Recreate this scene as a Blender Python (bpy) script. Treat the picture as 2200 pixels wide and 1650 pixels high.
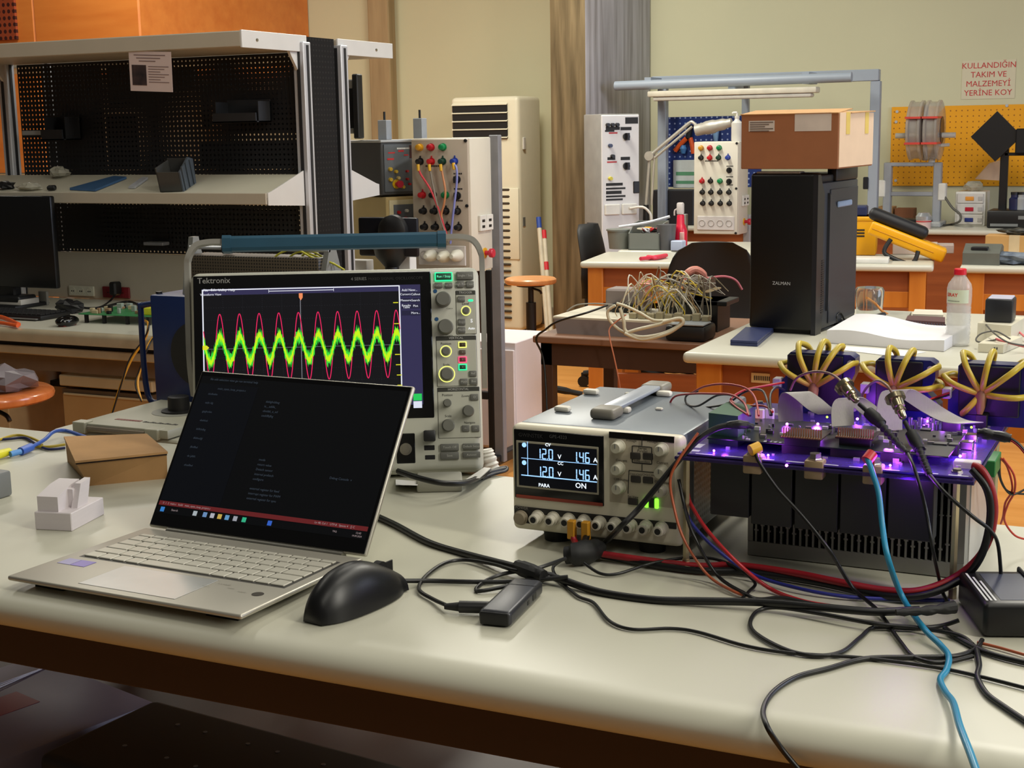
import bpy, bmesh, math, random
from math import sin, cos, pi, radians
from mathutils import Vector, Matrix, Euler

for o in list(bpy.data.objects): bpy.data.objects.remove(o)
S = bpy.context.scene
COL = S.collection
random.seed(7)

# ------------------------------------------------------------------ camera, sky, exposure, lights
FPX, PITCH, ROLL, CZ, YAW = 3050.0, math.atan(545/3050.0), 0.017, 1.35, radians(25.5)
_Rz = Matrix.Rotation(YAW, 3, 'Z')
_f = Vector((0, cos(PITCH), -sin(PITCH))); _r = Vector((1, 0, 0)); _u = _r.cross(_f)
RIGHT = _Rz @ (cos(ROLL)*_r - sin(ROLL)*_u); UP = _Rz @ (sin(ROLL)*_r + cos(ROLL)*_u); FWD = _Rz @ _f
EYE = Vector((0, 0, CZ))
cam = bpy.data.cameras.new('camera'); cam.sensor_width = 36; cam.lens = 36*FPX/2200
cam.clip_start = .05; cam.clip_end = 60
camo = bpy.data.objects.new('camera', cam); COL.objects.link(camo)
camo.matrix_world = Matrix(((RIGHT.x, UP.x, -FWD.x, 0), (RIGHT.y, UP.y, -FWD.y, 0), (RIGHT.z, UP.z, -FWD.z, CZ), (0, 0, 0, 1)))
S.camera = camo
S.view_settings.view_transform = 'Standard'; S.view_settings.look = 'None'
S.view_settings.gamma = 1; S.view_settings.use_curve_mapping = False
S.view_settings.exposure = 0.0
W = bpy.data.worlds.new('world'); S.world = W; W.use_nodes = True
W.node_tree.nodes['Background'].inputs[0].default_value = (1.0, .95, .86, 1)
W.node_tree.nodes['Background'].inputs[1].default_value = 0.045

def area(name, loc, size, power, color, target=None, sy=None):
    l = bpy.data.lights.new(name, 'AREA'); l.energy = power; l.color = color
    l.shape = 'RECTANGLE'; l.size = size; l.size_y = sy or size
    o = bpy.data.objects.new(name, l); COL.objects.link(o); o.location = loc
    if target is not None:
        o.rotation_euler = (Vector(target) - Vector(loc)).to_track_quat('-Z', 'Y').to_euler()
    return o
# ceiling fluorescents of the hall
WARM = (1.0, .955, .835); COOL = (.72, .80, 1.0)
area('ceiling_lamp', (2.6, .9, 3.0), .35, 84, WARM, sy=2.2, target=(-.6, 1.4, .9))
area('ceiling_lamp', (.3, -.6, 3.3), .35, 18, WARM, sy=2.2)
area('ceiling_lamp', (.2, 2.3, 3.3), .35, 24, WARM, sy=2.2)
area('ceiling_lamp', (-1.3, 3.4, 3.3), .35, 20, WARM, sy=2.2)
area('ceiling_lamp', (-3.2, 2.4, 3.3), .35, 20, WARM, sy=2.2)
area('ceiling_lamp', (-.4, 4.7, 3.2), .35, 66, WARM, sy=2.2)
area('ceiling_lamp', (-3.2, 6.3, 3.3), .35, 112, WARM, sy=2.2)
area('ceiling_lamp', (-5.8, 6.4, 3.3), .35, 50, WARM, sy=2.2)
# daylight of the tall side window
area('window_daylight', (3.7, 5.0, 2.2), 2.2, 125, COOL, target=(-3.5, 5.6, .9), sy=1.8)

def ray(px, py): return FWD + (px-1100)/FPX*RIGHT - (py-825)/FPX*UP
def on(px, py, z):
    d = ray(px, py); return EYE + d*((z-CZ)/d.z)
def aty(px, py, y):
    d = ray(px, py); return EYE + d*(y/d.y)
def atx(px, py, x):
    d = ray(px, py); return EYE + d*(x/d.x)

# ------------------------------------------------------------------ materials
def lin(c): return tuple(((v/255)/12.92 if v/255 <= .04045 else ((v/255+.055)/1.055)**2.4) for v in c)
_M = {}
def mat(name, rgb, rough=.5, metal=0, emit=None, es=1.0, var=.08, scale=14, bump=0, trans=0, alpha=1, stretch=None, dark=None, coat=0):
    if name in _M: return _M[name]
    m = bpy.data.materials.new(name); m.use_nodes = True; nt = m.node_tree
    b = nt.nodes['Principled BSDF']; c = lin(rgb)
    b.inputs['Roughness'].default_value = rough; b.inputs['Metallic'].default_value = metal
    tc = nt.nodes.new('ShaderNodeTexCoord'); mp = nt.nodes.new('ShaderNodeMapping')
    nt.links.new(tc.outputs['Object'], mp.inputs['Vector'])
    if stretch: mp.inputs['Scale'].default_value = stretch
    nz = nt.nodes.new('ShaderNodeTexNoise'); nz.inputs['Scale'].default_value = scale; nz.inputs['Detail'].default_value = 4
    nt.links.new(mp.outputs[0], nz.inputs['Vector'])
    rp = nt.nodes.new('ShaderNodeValToRGB'); rp.color_ramp.elements[0].position = .3; rp.color_ramp.elements[1].position = .7
    d = lin(dark) if dark else tuple(v*(1-var*2) for v in c)
    rp.color_ramp.elements[0].color = (*d, 1); rp.color_ramp.elements[1].color = (*c, 1)
    nt.links.new(nz.outputs['Fac'], rp.inputs['Fac']); nt.links.new(rp.outputs[0], b.inputs['Base Color'])
    if bump:
        bp = nt.nodes.new('ShaderNodeBump'); bp.inputs['Strength'].default_value = bump; bp.inputs['Distance'].default_value = .002
        nt.links.new(nz.outputs['Fac'], bp.inputs['Height']); nt.links.new(bp.outputs[0], b.inputs['Normal'])
    if emit:
        nt.links.remove(b.inputs['Base Color'].links[0]); b.inputs['Base Color'].default_value = (.004, .004, .004, 1); b.inputs['Specular IOR Level'].default_value = .15
        b.inputs['Emission Color'].default_value = (*lin(emit), 1); b.inputs['Emission Strength'].default_value = es
    if trans: b.inputs['Transmission Weight'].default_value = trans; b.inputs['IOR'].default_value = 1.4
    if alpha < 1: b.inputs['Alpha'].default_value = alpha
    if coat: b.inputs['Coat Weight'].default_value = coat
    _M[name] = m; return m

def peg_mat(name, rgb, pitch, r, a, b_, rough=.6, fill=None):
    """sheet with round holes on a square grid; a, b_ = in-plane axes; fill None = open holes, else colour in the hole"""
    m = bpy.data.materials.new(name); m.use_nodes = True; nt = m.node_tree; N = nt.nodes; L = nt.links
    bs = N['Principled BSDF']; bs.inputs['Base Color'].default_value = (*lin(rgb), 1); bs.inputs['Roughness'].default_value = rough
    tc = N.new('ShaderNodeTexCoord'); sp = N.new('ShaderNodeSeparateXYZ'); L.new(tc.outputs['Object'], sp.inputs[0])
    def mth(op, x, v=None, w=None):
        n = N.new('ShaderNodeMath'); n.operation = op
        for i, q in enumerate((x, v, w)):
            if q is None: continue
            if hasattr(q, 'links'): L.new(q, n.inputs[i])
            else: n.inputs[i].default_value = q
        return n.outputs[0]
    ds = []
    for ax in (a, b_):
        q = mth('SUBTRACT', mth('FRACT', mth('DIVIDE', sp.outputs[ax], pitch)), .5)
        ds.append(mth('MULTIPLY', q, q))
    hole = mth('LESS_THAN', mth('SQRT', mth('ADD', ds[0], ds[1])), r/pitch)
    if fill is None:
        L.new(mth('SUBTRACT', 1.0, hole), bs.inputs['Alpha'])
    else:
        mx = N.new('ShaderNodeMix'); mx.data_type = 'RGBA'; L.new(hole, mx.inputs[0])
        mx.inputs[6].default_value = (*lin(rgb), 1); mx.inputs[7].default_value = (*lin(fill), 1)
        L.new(mx.outputs[2], bs.inputs['Base Color'])
    return m

# ------------------------------------------------------------------ mesh builder
def rot(rx=0, ry=0, rz=0): return Euler((rx, ry, rz)).to_matrix().to_4x4()
def tr(x, y, z): return Matrix.Translation((x, y, z))
def catmull(pts, k=6, closed=False):
    pts = [Vector(p) for p in pts]; n = len(pts)
    if n < 3: return pts
    out = []
    rng = n if closed else n-1
    for i in range(rng):
        if closed: p0, p1, p2, p3 = pts[i-1], pts[i], pts[(i+1) % n], pts[(i+2) % n]
        else: p0, p1, p2, p3 = pts[max(i-1, 0)], pts[i], pts[i+1], pts[min(i+2, n-1)]
        for j in range(k):
            t = j/k
            out.append(.5*((2*p1)+(p2-p0)*t+(2*p0-5*p1+4*p2-p3)*t*t+(3*p1-p0-3*p2+p3)*t**3))
    if not closed: out.append(pts[-1])
    return out
class B:
    def __init__(s, M=None): s.bm = bmesh.new(); s.M = M or Matrix(); s.mi = 0
    def _x(s, vs, M=None):
        m = s.M @ M if M is not None else s.M
        bmesh.ops.transform(s.bm, matrix=m, verts=vs)
    def _m(s, fs):
        for f in fs: f.material_index = s.mi
    def box(s, c, d, M=None, bev=0, seg=2):
        r = bmesh.ops.create_cube(s.bm, size=1); vs = r['verts']
        bmesh.ops.scale(s.bm, vec=d, verts=vs)
        fs = list({f for v in vs for f in v.link_faces})
        s._m(fs)
        if bev:
            es = list({e for v in vs for e in v.link_edges})
            q = bmesh.ops.bevel(s.bm, geom=es, offset=min(bev, min(d)*.49), segments=seg, affect='EDGES', profile=.5)
            vs = list({v for f in q['faces'] for v in f.verts} | {v for v in vs if v.is_valid})
            s._m(q['faces'])
        mm = tr(*c) @ M if M is not None else tr(*c)
        s._x(vs, mm); return s
    def bb(s, x0, x1, y0, y1, z0, z1, bev=0, seg=2, M=None):
        if M is not None:
            m0 = s.M; s.M = m0 @ M
            s.box(((x0+x1)/2, (y0+y1)/2, (z0+z1)/2), (abs(x1-x0), abs(y1-y0), abs(z1-z0)), None, bev, seg); s.M = m0
            return s
        return s.box(((x0+x1)/2, (y0+y1)/2, (z0+z1)/2), (abs(x1-x0), abs(y1-y0), abs(z1-z0)), None, bev, seg)
    def ring(s, c, r, n, ax, ay):
        return [s.bm.verts.new(s.M @ (c + ax*(r*cos(2*pi*i/n)) + ay*(r*sin(2*pi*i/n)))) for i in range(n)]
    def skin(s, rings, cap0=True, cap1=True):
        n = len(rings[0])
        for a, b in zip(rings, rings[1:]):
            for i in range(n):
                f = s.bm.faces.new((a[i], a[(i+1) % n], b[(i+1) % n], b[i])); f.material_index = s.mi
        if cap0: f = s.bm.faces.new(list(reversed(rings[0]))); f.material_index = s.mi
        if cap1: f = s.bm.faces.new(rings[-1]); f.material_index = s.mi
        return s
    def cyl(s, p0, p1, r, r2=None, n=20):
        p0, p1 = Vector(p0), Vector(p1); d = (p1-p0).normalized()
        ax = d.orthogonal().normalized(); ay = d.cross(ax)
        return s.skin([s.ring(p0, r, n, ax, ay), s.ring(p1, r if r2 is None else r2, n, ax, ay)])
    def stack(s, p0, d, prof, n=24):
        """turned shape: prof = [(distance along d, radius)...]"""
        p0, d = Vector(p0), Vector(d).normalized(); ax = d.orthogonal().normalized(); ay = d.cross(ax)
        return s.skin([s.ring(p0+d*h, max(r, 1e-5), n, ax, ay) for h, r in prof])
    def tube(s, pts, r, n=8, k=6, smooth=True, closed=False):
        pts = catmull(pts, k, closed) if smooth else [Vector(p) for p in pts]
        q = [pts[0]]
        for p in pts[1:]:
            if (p-q[-1]).length > 1e-6: q.append(p)
        pts = q; m = len(pts); rings = []; up = None
        for i in range(m):
            if closed: t = (pts[(i+1) % m]-pts[i-1]).normalized()
            else: t = (pts[min(i+1, m-1)]-pts[max(i-1, 0)]).normalized()
            if up is None: up = t.orthogonal().normalized()
            up = (up - t*up.dot(t))
            up = up.normalized() if up.length > 1e-6 else t.orthogonal().normalized()
            rings.append(s.ring(pts[i], r[i*len(r)//m] if isinstance(r, (list, tuple)) else r, n, up, t.cross(up)))
        if closed: rings.append(rings[0]); return s.skin(rings, False, False)
        return s.skin(rings)
    def ribbon(s, pts, wvec, th, k=6):
        """flat strip of width vector wvec (list or one) following pts"""
        pts = catmull(pts, k); w = Vector(wvec); m = len(pts); rings = []
        for i in range(m):
            t = (pts[min(i+1, m-1)]-pts[max(i-1, 0)]).normalized(); nn = t.cross(w).normalized()*th/2
            rings.append([s.bm.verts.new(s.M @ p) for p in (pts[i]-w/2-nn, pts[i]+w/2-nn, pts[i]+w/2+nn, pts[i]-w/2+nn)])
        return s.skin(rings)
    def prism(s, poly, h0, h1, ax='z', M=None):
        """extrude 2-D polygon between h0 and h1 along axis"""
        f = {'z': lambda a, b, h: Vector((a, b, h)), 'y': lambda a, b, h: Vector((a, h, b)), 'x': lambda a, b, h: Vector((h, a, b))}[ax]
        m = s.M @ M if M is not None else s.M
        rs = [[s.bm.verts.new(m @ f(a, b, h)) for a, b in poly] for h in (h0, h1)]
        return s.skin(rs)
    def hull(s, a, b):
        """loft between two equal-length point loops"""
        return s.skin([[s.bm.verts.new(s.M @ Vector(p)) for p in L] for L in (a, b)])
    def ball(s, c, r, n=16):
        q = bmesh.ops.create_uvsphere(s.bm, u_segments=n, v_segments=max(6, n//2), radius=1); vs = q['verts']
        r = (r, r, r) if not isinstance(r, (tuple, list)) else r
        bmesh.ops.scale(s.bm, vec=r, verts=vs); s._m({f for v in vs for f in v.link_faces}); s._x(vs, tr(*c)); return s
    def build(s, name, m, parent=None, loc=(0, 0, 0), R=None, smooth=35):
        bmesh.ops.recalc_face_normals(s.bm, faces=s.bm.faces)
        me = bpy.data.meshes.new(name); s.bm.to_mesh(me); s.bm.free()
        for x in (m if isinstance(m, (list, tuple)) else [m]): me.materials.append(x)
        if smooth:
            me.polygons.foreach_set('use_smooth', [True]*len(me.polygons)); me.set_sharp_from_angle(angle=radians(smooth))
        o = bpy.data.objects.new(name, me); COL.objects.link(o)
        o.parent = parent; o.location = loc
        if R: o.rotation_euler = R
        return o
def loose(o):
    """give every separate piece of a part its own object"""
    me = o.data; n = len(me.vertices); par = list(range(n))
    def find(i):
        while par[i] != i: par[i] = par[par[i]]; i = par[i]
        return i
    for e in me.edges:
        a, c = find(e.vertices[0]), find(e.vertices[1])
        if a != c: par[a] = c
    groups = {}
    for p in me.polygons: groups.setdefault(find(p.vertices[0]), []).append(p.index)
    if len(groups) < 2: return [o]
    out = []
    for fs in groups.values():
        bm = bmesh.new(); bm.from_mesh(me); bm.faces.ensure_lookup_table(); keep = set(fs)
        bmesh.ops.delete(bm, geom=[f for f in bm.faces if f.index not in keep], context='FACES')
        m2 = bpy.data.meshes.new(o.name.split('.')[0]); bm.to_mesh(m2); bm.free()
        for x in me.materials: m2.materials.append(x)
        q = o.copy(); q.data = m2; COL.objects.link(q); out.append(q)
    nm = o.name.split('.')[0]; bpy.data.objects.remove(o)
    for q in out: q.name = nm
    return out
def tag(o, label, cat, group=None):
    o['label'] = label; o['category'] = cat
    if group: o['group'] = group
    return o
def struct(o): o['kind'] = 'structure'; return o
def thing(name, label, cat, loc=(0, 0, 0), R=(0, 0, 0), group=None):
    o = bpy.data.objects.new(name, None); COL.objects.link(o); o.empty_display_size = .05
    o.location = loc; o.rotation_euler = R
    return tag(o, label, cat, group)
def one(b, name, m, label, cat, loc=(0, 0, 0), R=None, group=None, smooth=35):
    return tag(b.build(name, m, None, loc, R, smooth), label, cat, group)
def dup(root, loc, R=None, label=None, group=None):
    r = root.copy(); COL.objects.link(r); r.location = loc
    if R: r.rotation_euler = R
    if label: r['label'] = label
    if group: r['group'] = group
    for ch in [c for c in bpy.data.objects if c.parent == root]:
        c = ch.copy(); COL.objects.link(c); c.parent = r
        for g in [q for q in bpy.data.objects if q.parent == ch]:
            d = g.copy(); COL.objects.link(d); d.parent = c
    return r
def text_mesh(s, size, align='CENTER', bold=0, ext=0):
    cu = bpy.data.curves.new('lettering', 'FONT'); cu.body = s; cu.size = size; cu.align_x = align; cu.align_y = 'CENTER'
    cu.offset = bold; cu.extrude = ext; cu.resolution_u = 2
    o = bpy.data.objects.new('lettering', cu); COL.objects.link(o)
    dg = bpy.context.evaluated_depsgraph_get(); me = bpy.data.meshes.new_from_object(o.evaluated_get(dg))
    bpy.data.objects.remove(o); bpy.data.curves.remove(cu)
    return me
def text(items, m, parent, name='lettering', M=None, align='CENTER', bold=0, ext=0):
    """items: [(string, size, (x,y,z))] lying in the local XY plane of M, one mesh"""
    bm = bmesh.new()
    for it in items:
        s, size, p = it[:3]
        me = text_mesh(s, size, it[3] if len(it) > 3 else align, bold, ext); n0 = len(bm.verts)
        bm.from_mesh(me); bm.verts.ensure_lookup_table()
        bmesh.ops.translate(bm, vec=Vector(p), verts=bm.verts[n0:]); bpy.data.meshes.remove(me)
    if M is not None: bmesh.ops.transform(bm, matrix=M, verts=bm.verts)
    me = bpy.data.meshes.new(name); bm.to_mesh(me); bm.free(); me.materials.append(m)
    o = bpy.data.objects.new(name, me); COL.objects.link(o); o.parent = parent
    return o
FRONT = rot(pi/2, 0, 0)          # text plane facing -Y
def cable(name, label, cat, pts, r, m, group=None, n=7, k=7):
    return one(B().tube(pts, r, n, k), name, m, label, cat, group=group, smooth=60)

BLACK = mat('black_plastic', (18, 18, 20), .45); RUBBER = mat('black_rubber', (14, 14, 15), .6)
GREYP = mat('grey_plastic', (120, 122, 120), .5); WHITEP = mat('white_plastic', (222, 220, 212), .45)
ALU = mat('brushed_aluminium', (206, 209, 216), .36, .35, scale=60, stretch=(1, 1, .1)); CHROME = mat('bright_nickel', (205, 200, 190), .22, 1)
STEEL = mat('painted_grey_steel', (168, 170, 172), .45); DARKM = mat('dark_metal', (40, 42, 46), .4, .4)
RED = mat('red_plastic', (190, 25, 35), .4); GREEN = mat('green_plastic', (20, 120, 70), .4); YEL = mat('yellow_plastic', (225, 170, 30), .4)
BLUE = mat('blue_plastic', (35, 60, 150), .4); WHITE_INK = mat('white_ink', (225, 225, 225), .6); BLACK_INK = mat('black_ink', (25, 25, 25), .6); RED_INK = mat('red_ink', (190, 40, 45), .6)
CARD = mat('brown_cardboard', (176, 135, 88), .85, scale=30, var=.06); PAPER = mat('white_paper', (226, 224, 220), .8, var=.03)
WOODO = mat('orange_varnished_wood', (208, 130, 46), .42, scale=5, stretch=(3, 3, .5), dark=(184, 106, 30))
WOODR = mat('red_brown_laminate', (152, 80, 36), .45, scale=5, stretch=(.4, 3, 6), dark=(130, 64, 26))
TOP = mat('cream_laminate', (196, 194, 179), .34, scale=3, var=.02); TOPN = mat('grey_cream_laminate', (190, 188, 171), .38, scale=3, var=.02); BULL = mat('cream_edge', (206, 196, 172), .38, var=.02)

# ------------------------------------------------------------------ room shell
WY = 9.1
FLO = mat('orange_parquet', (222, 158, 84), .3, scale=2.5, stretch=(.6, 6, 1), dark=(204, 138, 66))
struct(B().bb(-9, 6, -2, WY+.2, -.1, 0).build('floor', FLO))
WALLM = mat('beige_plaster', (204, 201, 168), .85, scale=1.2, var=.03)
b = B(); b.bb(-9, 6, WY, WY+.2, 0, 4.6)
struct(b.build('wall_back', WALLM))
CONC = mat('weathered_concrete', (130, 112, 80), .8, scale=6, stretch=(5, 5, .35), dark=(84, 70, 44), bump=.4)
CONCG = mat('grey_painted_concrete', (192, 190, 196), .7, scale=5, stretch=(4, 4, .3), dark=(140, 136, 136), bump=.3)
xc = aty(1398, 300, WY).x; yc = atx(1260, 300, xc).y; xl = aty(1182, 300, yc).x
b = B(); b.bb(xl, xc, yc, WY, 0, 4.6, .02, 2)
b.bm.faces.ensure_lookup_table()
for f in b.bm.faces:
    f.normal_update()
    if f.normal.x > .8: f.material_index = 1
struct(b.build('trim_3', [CONC, CONCG]))
CONCP = mat('pilaster_concrete', (172, 150, 112), .8, scale=5, stretch=(4, 4, .3), dark=(148, 126, 92))
for i, (p0, p1, dp) in enumerate(((437, 475, .1), (790, 835, .1))):
    x0, x1 = aty(p0, 60, WY-dp).x, aty(p1, 60, WY-dp).x
    struct(B().bb(x0, x1, WY-dp, WY, 0, 4.6, .008, 1).build('trim_%d' % (i+1), CONCP))
struct(B().bb(-9, 6, WY-.03, WY, 0, .12, .005, 1).build('baseboard_back', mat('grey_skirting', (150, 140, 120), .6)))
# wood clad side wall at far left with perforated acoustic panel
yl = 7.2; xr = aty(300, 50, yl).x; xg = aty(37, 40, yl).x
zg = aty(18, 86, yl).z
PANW = mat('orange_panel_wood', (226, 138, 62), .35, scale=4, stretch=(.4, 3, 3), dark=(212, 120, 50))
xo = aty(88, 250, yl).x; zo = aty(250, 150, yl).z
b = B(); b.bb(xo, xr, yl, WY, zo, 4.4, .01, 1); b.bb(xr-3.2, xo, yl, yl+.06, 0, 4.4, .01, 1)
struct(b.build('wall_left', PANW))
PERF = peg_mat('perforated_red_wood', (150, 66, 34), .042, .013, 0, 2, .6, fill=(60, 20, 14))
struct(B().bb(xg-1.2, xg, yl-.02, yl-.001, zg, 4.2).build('trim_4', PERF))
# ================================================================== NEAR BENCH
T = .87
YF, YB = 1.072, 1.752
tb = thing('workbench', 'long cream topped workbench in the foreground carrying the laptop and power supply', 'workbench', (0, 0, 0))
prof = [(YF+.034, T)] + [(YF+.034-.034*sin(a), T-.018+.018*cos(a)) for a in [pi*i/24 for i in range(1, 13)]] + \
       [(YF+.012-.012*cos(a), T-.018-.018*sin(a)) for a in [pi*i/12 for i in range(1, 7)]]
prof = prof + [(YB, T-.036), (YB+.004, T-.03), (YB+.004, T-.004), (YB, T)]
B().prism(prof, -2.6, 1.0, 'x').build('tabletop', TOPN, tb)
APR = mat('dark_brown_laminate', (50, 24, 14), .5, var=.05)
B().bb(-2.5, .9, YF+.05, YF+.07, aty(0, 1422, YF+.05).z, T-.036, .002, 1).build('apron', APR, tb)
B().bb(-2.5, .9, YB-.06, YB-.04, .76, T-.036, .002, 1).build('apron', APR, tb)
for x in (-2.4, .8):
    for y in (YF+.09, YB-.09): B().bb(x-.03, x+.03, y-.03, y+.03, 0, T-.036, .004, 1).build('leg', APR, tb)
SH = .5
B().bb(-2.45, .85, YF+.12, YB-.08, SH-.02, SH, .002, 1).build('shelf', APR, tb)
# things on the under shelf
c1, c2 = on(345, 1503, .57), on(60, 1612, .57)
d = (c1-c2).xy; ang = math.atan2(d.y, d.x)
t = thing('plastic_wrapped_carton', 'grey carton in clear plastic with a red label under the foreground workbench', 'carton', (c2.x, c2.y, SH), (0, 0, ang))
WRAP = mat('grey_carton_in_plastic', (120, 116, 135), .5, scale=9, bump=.5)
q = c2-Vector((d.x, d.y, 0)).normalized()*.0
B().bb(-.12, .2, 0, .3, 0, .07, .006, 2).build('body', WRAP, t)
B().bb(.02, .1, .13, .19, .07, .0706).build('label', mat('dull_red_label', (140, 40, 50), .5), t)
b = B()
for k in range(3): b.tube([(-.1, .19+.012*k, .072), (.05, .21+.008*k, .0735), (.19, .24, .071)], .0009, 5)
b.build('plastic_fold', mat('shiny_film', (190, 190, 200), .2), t)
t = thing('equipment_case', 'black equipment case with faint white markings under the foreground workbench', 'case', (on(800, 1612, .6).x-.38, 1.235, SH), (0, 0, radians(-6)))
B().bb(0, .5, 0, .2, 0, .1, .012, 3).build('body', mat('dull_black_case', (22, 22, 22), .6), t)
b = B()
for i in range(7):
    for j in range(2): b.stack((.08+.06*i+.012*j, .07+.08*((i+j) % 2), .1), (0, 0, 1), [(0, .003), (.0006, .003)], 10)
b.build('marking', mat('faded_white_ink', (110, 110, 110), .7), t)

# ------------------------------------------------------------------ laptop
SILV = mat('silver_aluminium', (186, 182, 170), .38, .55, var=.02); KEYM = mat('silver_key', (196, 193, 180), .45, .2, var=.02)
lt = thing('laptop', 'open silver laptop showing a dark code editor, at the front edge of the workbench', 'laptop', (-1.131, 1.095, T), (0, 0, -.023))
LW, LD, ZF, ZH = .313, .233, .0135, .0095
TILT, LL = .592, .213
sl = math.atan2(ZH-ZF, .215); ZF += .002; ZH += .001; DK = tr(0, 0, ZF) @ rot(sl, 0, 0)      # deck plane
b = B(DK); b.bb(0, LW, 0, .222, -.0055, 0, .0026, 3)
base = b.build('base', SILV, lt)
b = B()
for x in (.04, LW-.04): b.bb(x-.02, x+.02, .02, .026, 0, .0085); b.bb(x-.02, x+.02, .19, .196, 0, .005)
loose(b.build('rubber_foot', RUBBER, base))
b = B(DK); b.bb(.018, .300, .090, .196, -.0006, .0001); kb = b.build('keyboard', mat('keyboard_well', (62, 60, 56), .5), lt)
ky = .0930
def krow(y, h, ws, x0=.0205, x1=.2975):
    tot = sum(ws); x = x0; u = (x1-x0)/tot
    for w in ws:
        B(DK).bb(x+.0012, x+w*u-.0012, y+.0012, y+h-.0012, -.0002, .0017, .0006, 1).build('key', KEYM, kb); x += w*u
krow(.0930, .0185, [1.1, 1, 1, 1, 5.1, 1, 1, 1, 1, 1])
krow(.1115, .0185, [1.9]+[1]*11+[1.9]); krow(.1300, .0185, [1.6]+[1]*11+[1.6]); krow(.1485, .0185, [1.3]+[1]*12+[1.0])
krow(.1670, .0180, [1]*13+[1.5]); krow(.1850, .0095, [1]*14)
tp = B(DK).bb(.091, .220, .012, .083, 0, .0004, .0002, 1).build('touchpad', mat('touchpad_grey', (178, 180, 178), .3, .3), lt)
B(DK).bb(.0905, .2205, .0115, .0835, 0, .0002).build('touchpad_gap', mat('gap_grey', (120, 118, 110), .6), lt)
b = B(DK); b.bb(.014, .032, .060, .080, .0001, .0004); b.mi = 1; b.bb(.033, .053, .060, .080, .0001, .0004)
b.build('processor_sticker', [mat('sticker_lilac', (150, 146, 190), .4), mat('sticker_purple', (126, 112, 190), .4)], lt)
text([('a s vivid', .005, (.235, .074, .0006)), ('~~~', .006, (.222, .060, .0006)), ('ooo', .005, (.25, .066, .0006)), ('===', .006, (.268, .060, .0006))], mat('grey_print', (130, 126, 116), .6), lt, 'palm_rest_print', DK)
B(DK).stack((.287, .062, 0), (0, 0, 1), [(0, .0065), (.0004, .0065)], 20).build('round_sticker', mat('dark_round_sticker', (70, 66, 60), .4), lt)
LIDM = tr(0, LD-.008, ZH-.001) @ rot(-TILT, 0, 0)                        # lid local: x right, z up the screen, -y towards user
lid = B(LIDM).bb(0, LW, 0, .006, .003, LL, .0025, 3).build('lid', SILV, lt)
B(LIDM).bb(.0022, LW-.0022, -.0012, .0005, .005, LL-.002, .0005, 1).build('screen_bezel', mat('glossy_black_glass', (6, 6, 8), .12, coat=.3), lid)
b = B(LIDM); b.cyl((.03, .003, .0), (LW-.03, .003, .0), .0055, n=16); b.build('hinge', mat('hinge_grey', (110, 108, 100), .4, .6), lt)
def em(name, rgb, s=1.0):
    return mat(name, rgb, .5, emit=rgb, es=s, var=0)
SCR = em('screen_dark', (5, 7, 12), .5)
sx0, sx1, sz0, sz1 = .006, LW-.006, .021, LL-.008
B(LIDM).bb(sx0, sx1, -.0015, -.0011, sz0, sz1).build('display', SCR, lid)
b = B(LIDM); b.bb(sx0, sx1, -.0018, -.0014, sz0+.010, sz0+.0155); b.build('status_bar', em('status_maroon', (128, 44, 46), .55), lid)
b = B(LIDM); b.bb(sx0, sx0+.012, -.0017, -.0014, sz0+.0165, sz1-.01); b.bb(sx0+.012, sx0+.09, -.0017, -.00145, sz0+.0165, sz1-.01)
b.build('editor_sidebar', em('sidebar_navy', (7, 11, 20), .5), lid)
LT2 = LIDM @ rot(pi/2, 0, 0)
tiny = [('file edit selection view go run terminal help', .0042, (sx0+.014, sz1-.004, .0019)), ('main_open_loop_project.c', .004, (sx0+.03, sz1-.016, .0019))]
rnd = random.Random(4)
for k in range(4): tiny.append((''.join(rnd.choice('abcdefghijkl_') for _ in range(11)), .0042, (sx0+.108, sz1-.028-.0062*k, .0019)))
for k in range(8): tiny.append((['mode', 'return value', 'Detach sensor', 'internal prefetch', 'configure', 'external register for feed', 'interrupt register for PWM', 'external register for sync'][k], .0042, (sx0+.125, sz0+.075-.0062*k+(.006 if k < 5 else 0), .0019)))
for k in range(9): tiny.append((''.join(rnd.choice('abcdefghijkl ') for _ in range(9)), .0038, (sx0+.018, sz1-.024-.012*k, .0019)))
tiny.append(('Debug Console  v', .0042, (sx1-.07, sz0+.068, .0019)))
text(tiny, em('code_text', (84, 96, 110), .42), lid, 'code_text', LT2, 'LEFT')
text([('0  1  2  main.c   build   main_open_loop_project.c', .0036, (sx0+.006, sz0+.0127, .0021)), ('Ln 48, Col 1   UTF-8   Spaces 4   {} C', .0036, (sx1-.072, sz0+.0127, .0021)),
      ('Search', .0038, (sx0+.022, sz0+.005, .0021)), ('TRQ', .003, (sx1-.045, sz0+.005, .0021)), ('12:43', .0034, (sx1-.014, sz0+.0065, .0021)), ('19.09.2024', .003, (sx1-.018, sz0+.0028, .0021))],
     em('bar_text', (190, 170, 170), .6), lid, 'status_text', LT2, 'LEFT')
ic = [(.008, (60, 140, 220)), (.058, (190, 200, 205)), (.073, (120, 160, 210)), (.084, (200, 200, 210)), (.095, (225, 190, 90)), (.106, (110, 170, 220)), (.118, (180, 180, 190)), (.131, (60, 200, 150)), (.168, (60, 110, 220))]
for k, (x, c) in enumerate(ic):
    B(LIDM).bb(sx0+x-.003, sx0+x+.003, -.0019, -.0014, sz0+.0018, sz0+.0078, .0003, 1).build('taskbar_icon', em('icon_%d' % k, c, .7), lid)

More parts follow.
